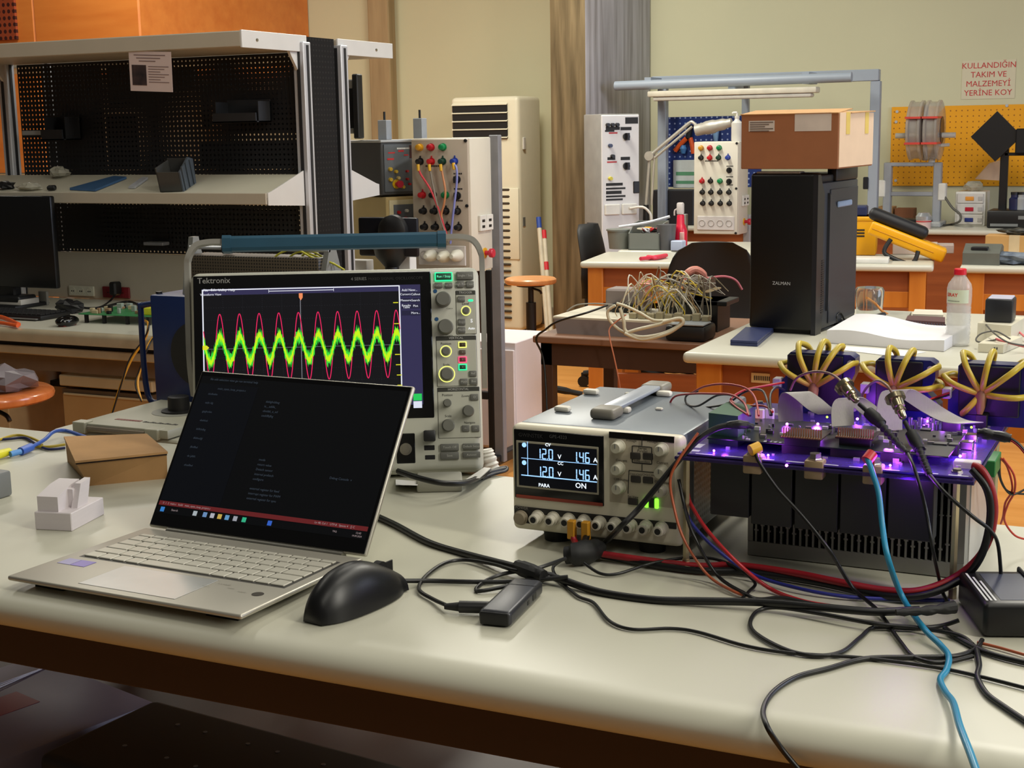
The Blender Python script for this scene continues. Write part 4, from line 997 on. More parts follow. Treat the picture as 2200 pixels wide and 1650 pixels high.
# ------------------------------------------------------------------ cables over the workbench
RW, BKW, OW_, BW = _M['red_wire'], BK, mat('orange_brown_wire', (170, 84, 50), .4), mat('blue_wire', (34, 40, 130), .4)
CYW = mat('cyan_lead', (40, 140, 180), .35)
cable('scope_power_cord', 'thick black cord running from behind the laptop along the workbench to the adapter', 'cable',
      tp_([(800, 1105), (850, 1128), (920, 1165), (1000, 1190), (1110, 1218, .010), (1200, 1243, .008), (1290, 1272), (1400, 1288), (1500, 1291, .006), (1640, 1294, .010), (1760, 1304, .012), (1880, 1314, .012), (1975, 1310, .013)]), .0042, BK)
t = thing('adapter_output_cord', 'ribbed plug on the left end of the black power adapter', 'plug')
P = [on(1925, 1316, T+.022), on(1990, 1312, T+.0225), on(2050, 1304, T+.023)]
B().tube(P, [.003, .0042, .0032, .0046, .0036, .005, .004, .0055, .0062, .0062, .0066], 10).build('plug', RUBBER, t)
cable('mouse_cord', 'black cord leading from the mouse towards the cable bundle', 'cable', tp_([(862, 1248, .008), (930, 1248), (1010, 1250), (1090, 1250, .004), (1150, 1246, .008), (1220, 1240, .012)]), .0026, BK)
ap = thing('cable_ties', 'black plastic bundle clip holding the cords together left of the grey USB box', 'clip')
B().tube([on(1112, 1218, T+.012), on(1140, 1228, T+.013), on(1168, 1238, T+.012)], [.008, .009, .009, .008, .007], 10).build('clip_body', RUBBER, ap)
t = thing('red_black_supply_leads', 'paired red and black supply leads running from the power supply front to the board', 'cable')
for q, nm in (((1229, 1128), 'a'), ((1259, 1131), 'b')):
    p = aty(q[0], q[1], PY-.017); B().bb(p.x-.0045, p.x+.0045, p.y-.005, p.y+.004, p.z-.016, p.z+.006, .001, 1).build('yellow_heatshrink', mat('amber_sleeve', (200, 140, 30), .5), t)
RTH = mat('deep_red_cable', (150, 22, 32), .45)
B().tube([aty(1230, 1150, PY-.018), aty(1236, 1165, PY-.022), on(1250, 1180, T+.012), on(1280, 1188, T+.010), on(1400, 1205, T+.008), on(1500, 1216, T+.006), on(1580, 1214, T+.010), on(1700, 1230, T+.012), on(1800, 1250, T+.012), on(1900, 1268, T+.010), on(1980, 1268, T+.014), aty(2060, 1235, 1.44), aty(2115, 1180, 1.435), aty(2136, 1110, 1.435), aty(2130, 1050, 1.435), aty(2110, 1010, 1.437), aty(2090, 1000, 1.44)], .0038, 9).build('red_lead', RTH, t, smooth=60)
B().tube([aty(1260, 1152, PY-.018), on(1256, 1186, T+.012), on(1300, 1194, T+.006), on(1400, 1213, T+.005), on(1500, 1226, T+.005), on(1600, 1228, T+.006), on(1750, 1250, T+.006), on(1900, 1280, T+.006), on(1990, 1277, T+.012), aty(2070, 1240, 1.438), aty(2110, 1190, 1.432), aty(2128, 1110, 1.432), aty(2120, 1050, 1.432), aty(2088, 1008, 1.437)], .0040, 9).build('black_lead', BK, t, smooth=60)
B().tube([on(1215, 1193, T+.012), on(1240, 1190, T+.014), on(1268, 1184, T+.014), on(1290, 1176, T+.013)], [.010, .013, .014, .012, .008], 12).build('black_tape_wrap', RUBBER, t)
cable('thin_black_lead', 'thin black lead snaking from the tape wrap to the lower right of the workbench', 'cable',
      tp_([(1205, 1205, .014), (1188, 1220, .008), (1200, 1245), (1240, 1280), (1275, 1295), (1310, 1335), (1360, 1352), (1440, 1350), (1500, 1358), (1600, 1387), (1700, 1403), (1850, 1413), (2000, 1432), (2100, 1452), (2230, 1485)], .0028), .0018, BK)
cable('looped_black_lead', 'black lead curling in a wide loop in front of the power adapter', 'cable',
      tp_([(2060, 1333, .01), (2020, 1345), (1960, 1350), (1880, 1348), (1850, 1368), (1810, 1400), (1760, 1409), (1700, 1400), (1640, 1372), (1612, 1345), (1625, 1315), (1668, 1305, .006), (1760, 1318, .008), (1880, 1340, .008), (1980, 1350, .006), (2060, 1365, .006), (2090, 1385)], .003), .0022, BK)
cable('hanging_black_lead', 'black lead that curves down over the front edge of the workbench at lower right', 'cable',
      tp_([(2110, 1375, .004), (2095, 1395), (2050, 1410), (1960, 1412), (1860, 1415), (1780, 1436), (1710, 1455), (1660, 1488), (1640, 1525)], .0028)+[on(1650, 1560, T+.002)+Vector((0, -.002, 0)), aty(1680, 1610, YF-.006), aty(1730, 1670, YF-.006), aty(1790, 1740, YF-.006)], .0024, BK)
cable('yellow_tagged_lead', 'black lead from the yellow sleeve on the board front down to the cable tangle', 'cable',
      [aty(1624, 972, 1.43), aty(1632, 995, 1.425), aty(1670, 1050, 1.41), aty(1720, 1105, 1.40), aty(1780, 1180, 1.38), on(1830, 1260, T+.012), on(1880, 1306, T+.006), on(1900, 1330, T+.004), on(1935, 1380, T+.003), on(1965, 1412, T+.003), on(2020, 1424, T+.003), on(2090, 1410, T+.003)], .0021, BK)
one(B().cyl(aty(1612, 968, 1.428), aty(1632, 960, 1.436), .006, .0062, 14), 'yellow_sleeve', YEL, 'yellow insulating sleeve on the front terminal of the inverter board', 'sleeve')
t = thing('cyan_lead', 'bright cyan cable hanging from the red sleeve on the board down over the workbench front', 'cable')
B().cyl(aty(1862, 990, 1.428), aty(1874, 974, 1.436), .0062, .006, 14).build('red_sleeve', RED, t)
B().tube([aty(1864, 985, 1.428), aty(1876, 1020, 1.415), aty(1888, 1060, 1.405), aty(1896, 1130, 1.39), aty(1908, 1200, 1.37), on(1940, 1285, T+.012), on(1985, 1350, T+.010), on(2020, 1385, T+.006), on(2038, 1410, T+.006), on(2033, 1440, T+.004), on(2020, 1460, T+.004), on(2030, 1485, T+.006), on(2048, 1510, T+.012), on(2062, 1560, T+.022), on(2085, 1620, T+.024), on(2110, 1690, T+.02)], .0030, 9).build('cord', CYW, t, smooth=60)
cable('red_lead', 'thin red lead falling from the board to the cables in front of the heatsink', 'wire', [aty(1478, 1060, 1.445), aty(1485, 1085, 1.44), aty(1520, 1140, 1.41), aty(1580, 1205, 1.38), on(1650, 1262, T+.006), on(1720, 1290, T+.004), on(1790, 1303, T+.004)], .0022, RW)
cable('blue_lead', 'dark blue lead sagging under the heatsink front', 'wire', [aty(1470, 1090, 1.44), aty(1490, 1130, 1.43), aty(1545, 1185, 1.42), on(1620, 1235, T+.008), on(1720, 1265, T+.006), on(1830, 1283, T+.004), on(1960, 1288, T+.003), on(2040, 1290, T+.003)], .0020, BW)
cable('orange_lead', 'thin orange-brown lead curving down from the left end of the board', 'wire', [aty(1500, 930, 1.44), aty(1460, 985, 1.425), aty(1440, 1030, 1.42), aty(1448, 1090, 1.415), aty(1470, 1160, 1.40), on(1520, 1235, T+.010), on(1575, 1270, T+.005), on(1605, 1280, T+.003)], .0016, OW_)
cable('black_lead', 'thin black lead beside the red one, falling in front of the left standoff', 'wire', [aty(1458, 1030, 1.44), aty(1470, 1085, 1.43), aty(1490, 1150, 1.40), on(1540, 1235, T+.010), on(1600, 1275, T+.006), on(1630, 1287, T+.003), on(1680, 1284, T+.006), on(1740, 1296, T+.004), on(1830, 1312, T+.003)], .0020, BK)
cable('black_lead', 'thin black lead swinging past the left standoff at bench level', 'wire', tp_([(1255, 1210, .010), (1290, 1232), (1330, 1232), (1400, 1210, .008), (1480, 1198, .012), (1540, 1202, .012), (1590, 1225, .010), (1622, 1252, .006), (1610, 1270), (1595, 1285)], .004), .0018, BK)
cable('black_strap', 'flat black strap lying in front of the power adapter', 'cable', tp_([(2030, 1350, .004), (2060, 1372), (2110, 1398), (2160, 1414), (2230, 1430)], .0032), .0028, BK)
cable('black_lead', 'black lead bending down at the right edge in front of the power adapter', 'wire', tp_([(2098, 1395, .004), (2104, 1430), (2100, 1455), (2120, 1490), (2160, 1520), (2220, 1560)], .003), .0026, BK)
cable('orange_wire', 'short orange wire leaving the frame at the right below the power adapter', 'wire', tp_([(2100, 1380), (2150, 1392), (2220, 1412)], .003), .0015, OW_)
# red/black wires arching over the power supply lid to the white headers
for k, (c, l) in enumerate(((RW, [(1608, 893), (1598, 865), (1570, 848), (1530, 846), (1490, 846), (1450, 852), (1438, 875), (1450, 890), (1480, 880)]), (BK, [(1612, 893), (1600, 868), (1575, 850), (1540, 850), (1500, 872), (1476, 868), (1475, 850), (1500, 840)]),
                            (RW, [(1630, 893), (1622, 855), (1600, 833), (1555, 825), (1515, 830), (1490, 842)]), (BK, [(1655, 892), (1648, 860), (1635, 838), (1600, 842), (1560, 868), (1510, 876)]), (BK, [(1658, 892), (1655, 850), (1668, 832), (1685, 838)]), (RW, [(1605, 890), (1580, 873), (1570, 858), (1600, 838), (1660, 826), (1684, 822)]), (RW, [(1660, 885), (1640, 872), (1590, 872), (1570, 860)]))):
    cable('sensor_wire', ('red' if c is RW else 'black')+' thin wire looping between the white board headers and the first blue transducer', 'wire',
          [aty(x, y, 1.495 if i == 0 else min(1.50+.03*i, 1.66)) for i, (x, y) in enumerate(l)], .0013, c, ('red' if c is RW else 'black')+' sensor wires over the power supply')
for k in range(2):
    for (xa, ya_) in ((1990, 850), (1895, 842)):
        cable('sensor_wire', ['red', 'black'][k]+' short wire from the plug of the '+('rightmost' if xa > 1950 else 'middle')+' blue transducer', 'wire', [aty(xa+50, ya_-6+4*k, 1.685), aty(xa+25, ya_+2+4*k, 1.68), aty(xa-4, ya_+12+4*k, 1.66)], .0012, (RW, BK)[k], ['red', 'black'][k]+' transducer plug wires')
# looping wires hanging at the right edge of the board
for k, l in enumerate(([(2150, 985), (2165, 1005), (2175, 1050), (2160, 1080), (2155, 1110), (2150, 1125)], [(2148, 985), (2150, 1030), (2172, 1062), (2205, 1050)], [(2155, 985), (2178, 1020), (2180, 1055), (2165, 1085), (2158, 1118), (2180, 1150), (2210, 1160)], [(2146, 985), (2146, 1020), (2165, 1055), (2210, 1062)])):
    cable('looped_wire', ('red' if k % 2 == 0 else 'black')+' thin wire looping from the green side terminal at the right edge', 'wire', [aty(x, y, 1.57+.012*i) for i, (x, y) in enumerate(l)], .0012, (mat('red_orange_wire', (190, 50, 26), .4), BK)[k % 2], ('red' if k % 2 == 0 else 'black')+' wires hanging from the green side terminal')
# power adapter
a_, b_, c_ = on(2062, 1302, T), on(2112, 1372, T), on(2200, 1358, T)
aa = math.atan2((a_-b_).y, (a_-b_).x)-pi/2
ad = thing('power_adapter', 'black power adapter brick with a pale label at the right edge of the workbench', 'adapter', b_, (0, 0, aa))
al = (a_-b_).length
B().bb(0, .12, 0, al+.012, .001, .034, .005, 3).build('body', mat('adapter_black', (22, 22, 24), .4), ad)
B().bb(.018, .10, .012, al, .034, .0343).build('label', mat('adapter_label', (58, 64, 84), .45), ad)
b = B()
for k in range(3): b.bb(.004+.004*k, .006+.004*k, .01, al-.012*k, .0341, .0345)
b.build('rating_text', WHITE_INK, ad)
b = B(); b.tube([(.06, -.001, .016), (.06, -.001, .036), (.06, al+.013, .036), (.06, al+.013, .016)], .0018, 6, smooth=False); b.build('tie_band', RUBBER, ad)
# cables and paper round the oscilloscope foot
cable('scope_cable', 'black cable passing under the oscilloscope to a white ribbed plug', 'cable', [on(855, 1012, T+.03), on(905, 1028, T+.028), on(955, 1038, T+.024), on(1005, 1036, T+.016), on(1045, 1018, T+.006), on(1085, 1008, T+.004)], .004, BK)
cable('coiled_cord', 'black cord loop on the bench right of the oscilloscope', 'cable', tp_([(1040, 1024), (1065, 1008), (1088, 1004), (1086, 1012), (1055, 1020), (1035, 1028)], .004), .0022, BK)
t = thing('white_plug', 'white ribbed plug with a bend at the lower right corner of the oscilloscope', 'plug')
B().tube([aty(1046, 965, 1.80), aty(1050, 985, 1.80), aty(1058, 1010, 1.80)], [.008, .010, .0085, .011, .009, .012, .010, .0125, .0105, .012, .011], 12).build('strain_relief', WHITEP, t)
b = B(); b.hull(pts([(1000, 1035), (1030, 1032), (1055, 1012), (1040, 1010)], T+.001), pts([(1000, 1030), (1030, 1027), (1055, 1005), (1040, 1004)], T+.015)); b.build('plug_body', WHITEP, t)
one(B().hull(pts([(850, 1042), (897, 1043), (900, 1034), (850, 1030)], T+.001), pts([(850, 1042), (897, 1043), (900, 1034), (850, 1030)], T+.012)), 'paper_stack', PAPER, 'small stack of white paper under the oscilloscope', 'paper')
# ================================================================== LEFT DOUBLE WORKBENCH WITH PEGBOARDS
T2 = .755
LX0, LX1 = -4.62, -2.72; PX0 = -4.04
LF = 3.36
ALE = mat('beige_aluminium_edge', (192, 178, 150), .35, .35)
DSH = mat('shelf_cream_grey', (176, 168, 152), .45, var=.02); SHS = mat('shelf_side_white', (206, 206, 204), .4, var=.02)
lb = thing('pegboard_workbench', 'double-sided electronics workbench with black pegboards, shelves and aluminium posts at left', 'workbench', (0, 0, 0))
b = B(); b.bb(LX0, LX1, LF+.02, 4.10, T2-.03, T2, .002, 1); b.bb(LX0, LX1, 4.38, 5.10, T2-.03, T2, .002, 1); loose(b.build('tabletop', TOP, lb))
B().bb(LX1, -2.42, 4.38, 4.72, T2-.03, T2, .002, 1).build('table_extension', TOP, lb)
prof = [(LF+.02, T2)] + [(LF+.018-.018*sin(a), T2-.016+.016*cos(a)) for a in [pi*i/10 for i in range(0, 6)]] + [(LF, T2-.04), (LF+.02, T2-.042)]
B().prism(prof, LX0, LX1+.004, 'x').build('table_edge', ALE, lb)
b = B(); b.bb(LX0, LX1, LF+.012, LF+.05, T2-.082, T2-.056, .003, 1); b.build('front_rail', ALE, lb)
B().bb(LX0, LX1, LF+.03, LF+.06, T2-.056, T2-.04).build('rail_gap', BLACK, lb)
B().bb(LX0, LX1, LF+.06, LF+.08, T2-.14, T2-.05).build('modesty_panel', mat('grey_brown_panel', (120, 104, 88), .5), lb)
b = B()
for x in (LX0+.05, LX1-.06):
    for y in (LF+.12, 4.06, 4.42, 5.0): b.bb(x-.03, x+.03, y-.03, y+.03, 0, T2-.04, .004, 1)
loose(b.build('leg', STEEL, lb))
ZTP = 1.672
PEGF = peg_mat('black_pegboard', (17, 18, 22), .0172, .0036, 0, 2, .55); PEGB = peg_mat('black_pegboard_rear', (17, 18, 22), .0172, .0066, 0, 2, .55); PEGE = peg_mat('black_pegboard_end', (6, 6, 8), .018, .0036, 1, 2, .95, fill=(30, 29, 28))
YFp, YBp = 4.11, 4.345
B().bb(PX0+.05, LX1-.03, YFp+.006, YFp+.008, .93, 1.62).build('pegboard', PEGF, lb)
B().bb(PX0+.05, LX1-.03, YBp-.008, YBp-.006, .93, 1.62).build('pegboard', PEGB, lb)
for a_, c_ in (((88, 140), (228, 362)), ((432, 196), (452, 278)), ((480, 196), (640, 280)), ((428, 306), (640, 362)), ((375, 150), (420, 195)), ((100, 445), (640, 540)), ((228, 140), (305, 232)), ((228, 250), (300, 362))):  # dark sheets added behind the rear pegboard to block light through chosen holes
    p0, p1 = aty(*a_, YBp), aty(*c_, YBp); B().bb(p0.x, p1.x, YBp-.004, YBp+.004, p1.z, p0.z, .001, 1).build('light_block_sheet', BLACK, lb)
B().bb(PX0, LX1, YFp, YFp+.012, T2, .928, .001, 1).build('socket_panel', DSH, lb)
B().bb(LX1-.012, LX1-.002, YFp+.03, YBp-.03, .2, ZTP).build('end_pegboard', PEGE, lb)
def post(x, y):
    b = B()
    b.bb(x-.022, x+.022, y-.022, y+.022, T2-.04, ZTP-.02, .003, 1)
    p = b.build('post', ALU, lb)
    b = B()
    for dx, dy, sx, sy in ((0, -.0225, .006, .002), (.0225, 0, .002, .006)): b.bb(x+dx-sx/1, x+dx+sx/1, y+dy-sy/1, y+dy+sy/1, T2, ZTP-.03)
    b.build('slot', mat('slot_dark', (36, 38, 42), .5), p)
for x in (PX0, LX1): post(x, YFp); post(x, YBp)
# top shelf canopies
for y0, y1, nm in ((3.765, 4.13, 'top_shelf'), (4.325, 4.705, 'top_shelf')):
    b = B(); b.bb(-4.6, LX1+.002, y0, y1, 1.622, ZTP, .003, 1); s = b.build(nm, DSH, lb)
    e = B().bb(LX1+.001, LX1+.008, y0, y1, 1.620, ZTP+.002, .001, 1).build('shelf_end_plate', SHS, s)
    b = B()
    for y in ((y0+.08, y1-.03) if y0 < 4 else (y0+.03, y1-.12)): b.stack((LX1+.008, y, 1.646), (1, 0, 0), [(0, .006), (.003, .005)], 10)
    loose(b.build('bolt', CHROME, s))
    b = B()
    for x in (LX1-.012, PX0):
        yy = y1-.02 if y0 < 4 else y0+.02; sg = -1 if y0 < 4 else 1
        b.prism([(yy, 1.622), (yy+sg*.07, 1.622), (yy+sg*.06, 1.606), (yy+sg*.015, 1.55), (yy, 1.55)], x, x+.01, 'x')
    loose(b.build('bracket', SHS, s))
# tilted tray shelves
for sg, yb_, in ((-1, YFp-.022), (1, YBp+.022)):
    yf = yb_+sg*.215
    b = B(); b.hull([(-4.6, yf, 1.150), (LX1, yf, 1.150), (LX1, yb_, 1.215), (-4.6, yb_, 1.215)], [(-4.6, yf, 1.146), (LX1, yf, 1.146), (LX1, yb_, 1.211), (-4.6, yb_, 1.211)])
    s = b.build('tray_shelf', mat('tray_cream', (188, 184, 166), .45, var=.02), lb)
    b = B(); b.bb(-4.6, LX1, min(yf, yf+sg*.008), max(yf, yf+sg*.008), 1.124, 1.162, .002, 1); b.build('tray_lip', DSH, s)
    b = B(); b.prism([(yf, 1.122), (yf, 1.162), (yf-sg*.02, 1.166), (yb_, 1.228), (yb_, 1.11)], LX1, LX1+.004, 'x'); b.build('tray_side', SHS, s)
# notice sheet hanging under the canopy
n0, n1 = aty(276, 118, 3.775), aty(371, 192, 3.775)
nt_ = thing('notice_sheet', 'printed paper notice with a small photo hanging from the canopy shelf edge', 'notice', (n0.x, 3.775, n1.z), (radians(3), radians(3), 0))
nw, nh = n1.x-n0.x, n0.z-n1.z+.012
B().bb(0, nw, 0, .0012, 0, nh).build('sheet', mat('pinkish_paper', (196, 178, 174), .8, var=.02), nt_)
B().bb(nw*.06, nw*.40, -.0008, 0, nh*.15, nh*.66).build('photo', mat('dark_print_photo', (66, 50, 50), .6, scale=30, dark=(24, 22, 26)), nt_)
b = B()
for k in range(7): b.bb(nw*.45, nw*(.93-.1*(k % 3)), -.0008, 0, nh*(.62-.065*k), nh*(.635-.065*k))
for k in range(3): b.bb(nw*.12+.01*k, nw*.86-.02*k, -.0008, 0, nh*(.90-.075*k), nh*(.92-.075*k))
b.build('print_line', mat('print_grey', (120, 100, 100), .7), nt_)
# bins hanging on the pegboard and label strips
DBIN = mat('dark_grey_bin', (44, 46, 50), .5)
def bin_(name, lbl, a, c, dep, m, gap=None):
    p0, p1 = aty(*a, YFp-.01), aty(*c, YFp-.01)
    t = thing(name, lbl, 'bin', (p0.x, YFp-.002, p1.z)); w, h = p1.x-p0.x, p0.z-p1.z
    b = B(); b.bb(0, w, -dep, 0, 0, .004); b.bb(0, .003, -dep*.8, 0, 0, h); b.bb(w-.003, w, -dep*.8, 0, 0, h); b.bb(0, w, -.004, 0, 0, h*1.1); b.prism([(-dep, 0), (-dep*1.0, h*.45), (-dep*.94, h*.45), (-dep*.92, 0)], 0, w, 'x')
    b.build('body', m, t); return t
bin_('storage_bin', 'dark storage bin hooked on the left part of the upper pegboard', (124, 252), (172, 300), .10, mat('blackish_bin', (26, 27, 30), .55))
bin_('storage_bin', 'dark grey storage bin hooked high on the right part of the upper pegboard', (486, 220), (580, 262), .09, DBIN)
for lbl, a, c, m in (('pale strip label holder at the left end of the upper pegboard', (55, 281), (95, 290), mat('pale_blue_grey_strip', (150, 156, 158), .4)), ('pale grey strip label on the lower pegboard under the tray shelf', (315, 519), (357, 527), mat('grey_strip', (130, 132, 138), .4))):
    p0, p1 = aty(*a, YFp-.02), aty(*c, YFp-.02)
    one(B().bb(0, p1.x-p0.x, -.02, .02, 0, p0.z-p1.z, .002, 1), 'label_holder', m, lbl, 'label holder', (p0.x, YFp-.02, p1.z))
# things lying on the tray shelf
def trayz(y): return 1.152+(y-(YFp-.237))*(.065/.215)
def ontray(px, py):
    d = ray(px, py); k = .065/.215; t = (1.152-(YFp-.237)*k-CZ)/(d.z-k*d.y)
    return EYE+d*t
p = ontray(345, 414); q = ontray(438, 405)
gb_ = thing('tilted_bin', 'dark grey ribbed plastic bin tipped over on the tray shelf', 'bin', (p.x-.005, p.y+.004, trayz(p.y)+.002), (radians(17), 0, radians(8)))
b = B(); b.bb(0, .085, 0, .09, 0, .004); b.bb(0, .004, 0, .09, 0, .085); b.bb(0, .085, 0, .004, 0, .07); b.bb(0, .085, .086, .09, 0, .09); b.build('shell', mat('bin_face_grey', (70, 70, 68), .5), gb_)
b = B(); b.prism([(0, 0), (.09, 0), (.10, .085), (.07, .10), (0, .07)], .086, .092, 'x'); b.bb(.092, .097, .01, .02, .004, .085); b.bb(.092, .097, .04, .05, .004, .09); b.bb(.092, .097, .07, .078, .004, .09); b.build('ribbed_side', mat('bin_blue_grey', (76, 84, 92), .5), gb_)
p = ontray(210, 410)
b = B(); b.hull([ontray(*v) for v in ((150, 408), (205, 411), (272, 384), (245, 382))], [ontray(*v)+Vector((0, 0, .006)) for v in ((150, 407), (205, 410), (272, 383), (245, 381))])
one(b, 'blue_tray', mat('slate_blue_plastic', (58, 92, 130), .45), 'flat slate blue plastic piece on the tray shelf', 'tray')
one(B().hull([ontray(*v) for v in ((276, 405), (290, 405), (318, 385), (306, 384))], [ontray(*v)+Vector((0, 0, .007)) for v in ((276, 405), (290, 405), (318, 385), (306, 384))]), 'metal_strip', ALU, 'shiny metal strip on the tray shelf beside the tipped bin', 'strip')
FILM = mat('clear_plastic_film', (225, 222, 205), .15, trans=.5, bump=.6, scale=60)
def crumple(name, lbl, cat, c, r, m, seed, n=10, sq=(1, 1, .6)):
    rr = random.Random(seed); b = B(); b.ball((0, 0, 0), 1, n)
    for v in b.bm.verts:
        k = .65+.5*rr.random(); v.co = Vector((v.co.x*r*sq[0]*k, v.co.y*r*sq[1]*k, max(v.co.z, -.55)*r*sq[2]*k))
    mn = min(v.co.z for v in b.bm.verts)
    return one(b, name, m, lbl, cat, (c.x, c.y, c.z-mn), smooth=0)
crumple('plastic_bag', 'crumpled clear plastic bag on the tray shelf, at the back edge', 'bag', ontray(130, 380), .04, FILM, 3)
crumple('plastic_bag', 'small crumpled clear plastic bag at the front lip of the tray shelf', 'bag', ontray(65, 408), .032, FILM, 5, sq=(1.8, .8, .5))
crumple('cable_clump', 'black coiled cable clump at the left end of the tray shelf', 'cable', ontray(14, 405), .03, BLACK, 8, sq=(1.4, .8, .6))
one(B().bb(-.016, .016, -.01, .01, 0, .016, .004, 1), 'black_clip', BLACK, 'small black clip on the tray shelf near its front lip', 'clip', tuple(ontray(112, 408)), (radians(17), 0, .3))
# on the bench
m0, m1 = aty(-60, 420, 3.80), aty(128, 640, 3.80)
mn_ = thing('computer_monitor', 'black computer monitor standing on the left workbench', 'monitor', (m1.x-.55, 3.80, T2))
B().bb(0, .55, -.012, .012, .075, m0.z-T2, .006, 2).build('panel', mat('dark_monitor_screen', (10, 11, 13), .35), mn_)
b = B(); b.bb(.22, .33, .012, .05, 0, .25, .006, 1); b.bb(.15, .40, -.06, .11, 0, .014, .006, 2); b.build('stand', BLACK, mn_)
p = on(88, 690, T2)
kbd = thing('keyboard', 'black computer keyboard lying in front of the monitor on the left workbench', 'keyboard', (p.x-.44, p.y, T2))
B().bb(0, .44, 0, .14, 0, .016, .004, 2).build('body', BLACK, kbd)
b = B()
for r_ in range(5):
    for c in range(20): b.bb(.012+.021*c, .029+.021*c, .014+.024*r_, .034+.024*r_, .016, .020, .001, 1)
b.build('keys', mat('black_key', (30, 30, 32), .5), kbd)
p = on(82, 698, T2); B().bb(.30, .43, -.012, .0, .004, .008, .001, 1).build('palm_edge', mat('mid_grey_plastic', (110, 110, 108), .5), kbd)
p = on(46, 664, T2)
wb = thing('device_box', 'white and black desktop device box beside the monitor on the left workbench', 'box', (p.x-.12, p.y, T2))
B().bb(0, .12, 0, .09, 0, .032, .003, 2).build('base', mat('pale_grey_case', (176, 172, 164), .5), wb); B().bb(.004, .112, -.001, .088, .018, .044, .008, 3).build('lid', BLACK, wb)
p = on(145, 700, T2)
ms = thing('computer_mouse', 'small glossy black mouse with a red underside on the left workbench', 'mouse', (p.x, p.y, T2))
b = B(); b.ball((0, 0, .016), (.03, .045, .018), 18); b.build('body', mat('gloss_black', (10, 10, 11), .12), ms)
B().bb(-.014, .014, -.03, .03, 0, .006, .003, 1).build('base', mat('dark_red_plastic', (120, 50, 40), .4), ms)
p0, p1 = on(-10, 688, T2+.012), on(40, 698, T2+.012)
t = thing('pliers', 'orange handled pliers at the left edge of the left workbench', 'pliers')
B().tube([on(-30, 678, T2+.012), on(5, 682, T2+.012), on(40, 697, T2+.010)], .0075, 10).build('handle', mat('orange_grip', (226, 92, 30), .45), t)
B().tube([on(-30, 692, T2+.010), on(5, 694, T2+.010), on(38, 700, T2+.009)], .006, 10).build('handle', mat('orange_grip', (226, 92, 30), .45), t)
o0, o1 = aty(150, 613, YFp-.003), aty(205, 637, YFp-.003)
def outlet(name, lbl, a, c, m, n, y, plug=False):
    p0, p1 = aty(*a, y), aty(*c, y); w, h = p1.x-p0.x, p0.z-p1.z
    t = thing(name, lbl, 'socket', (p0.x, y, p1.z))
    B().bb(0, w, -.008, 0, 0, h, .002, 1).build('plate', m, t)
    for k in range(n):
        x = w*(k+.5)/n; b = B(); b.stack((x, -.008, h/2), (0, -1, 0), [(0, h*.36), (.0012, h*.36), (.0012, h*.3), (-.001+.0015, h*.29)], 16)
        s = b.build('socket', m, t)
        b = B(); b.bb(x-.006, x-.003, -.0108, -.009, h/2-.002, h/2+.002); b.bb(x+.003, x+.006, -.0108, -.009, h/2-.002, h/2+.002); b.build('pin_hole', BLACK, s)
    return t
outlet('wall_socket', 'white triple power socket on the panel behind the left workbench', (150, 613), (205, 637), mat('socket_white', (200, 198, 180), .5), 3, YFp-.001)
outlet('wall_socket', 'dark red double power socket with a black plug behind the left workbench', (222, 615), (281, 641), mat('socket_red', (120, 24, 34), .5), 2, YFp-.001)
p = aty(252, 622, YFp-.02)
t = thing('power_plug', 'black plug and cord in the dark red socket behind the left workbench', 'plug')
B().bb(p.x-.016, p.x+.016, p.y-.03, p.y+.01, p.z-.02, p.z+.03, .006, 1).build('plug', BLACK, t)
B().tube([aty(250, 630, YFp-.03), aty(235, 648, 4.05), on(215, 660, T2+.006), on(190, 662, T2+.004), on(170, 660, T2+.004)], .004, 7).build('cord', BLACK, t)
cable('mains_cable', 'black cord lying behind the green circuit board on the left workbench', 'cable', [on(200, 668, T2+.004), on(240, 655, T2+.004), on(280, 648, T2+.004), on(310, 664, T2+.004)], .004, BLACK)
crumple('cable_clump', 'tangle of black cables beside the monitor on the left workbench', 'cable', on(150, 672, T2), .05, BLACK, 21, sq=(1.3, .7, .6))
one(B().bb(-.02, .02, -.006, .006, 0, .05, .002, 1), 'adapter_label', mat('pale_sticker', (120, 118, 110), .6), 'small pale box standing beside the monitor on the left workbench', 'box', tuple(on(95, 655, T2)))
# green populated circuit board on pegs
a, c = on(165, 695, T2), on(345, 698, T2)
gp = thing('green_circuit_board', 'green populated circuit board standing on black pegs on the left workbench', 'circuit board', (a.x, a.y+.01, T2), (0, 0, radians(4)))
gw_ = 1.0*(c.x-a.x)
B().bb(0, gw_, 0, .20, .028, .031, .0005, 1).build('board', mat('pcb_green', (56, 128, 78), .4), gp)
for x in (.02, .09, .18, gw_-.03): B().bb(x-.005, x+.005, .01, .02, 0, .028).build('peg', BLACK, gp)
rr = random.Random(31); kinds = [mat('relay_cream', (190, 176, 140), .5), BLACK, mat('resistor_tan', (150, 120, 90), .5), mat('pale_component', (150, 160, 150), .5)]
for k in range(34):
    x, y = .02+(gw_-.06)*rr.random(), .01+.17*rr.random(); w = .008+.016*rr.random()
    B().bb(x, x+w, y, y+w*.8, .031, .031+.006+.014*rr.random(), .001, 1).build('component', kinds[k % 4], gp)
B().bb(gw_-.06, gw_-.015, .02, .05, .031, .055, .002, 1).build('yellow_capacitor', mat('lime_block', (196, 200, 40), .5), gp)
YB_ = mat('yellow_twisted_wire', (196, 140, 40), .45)
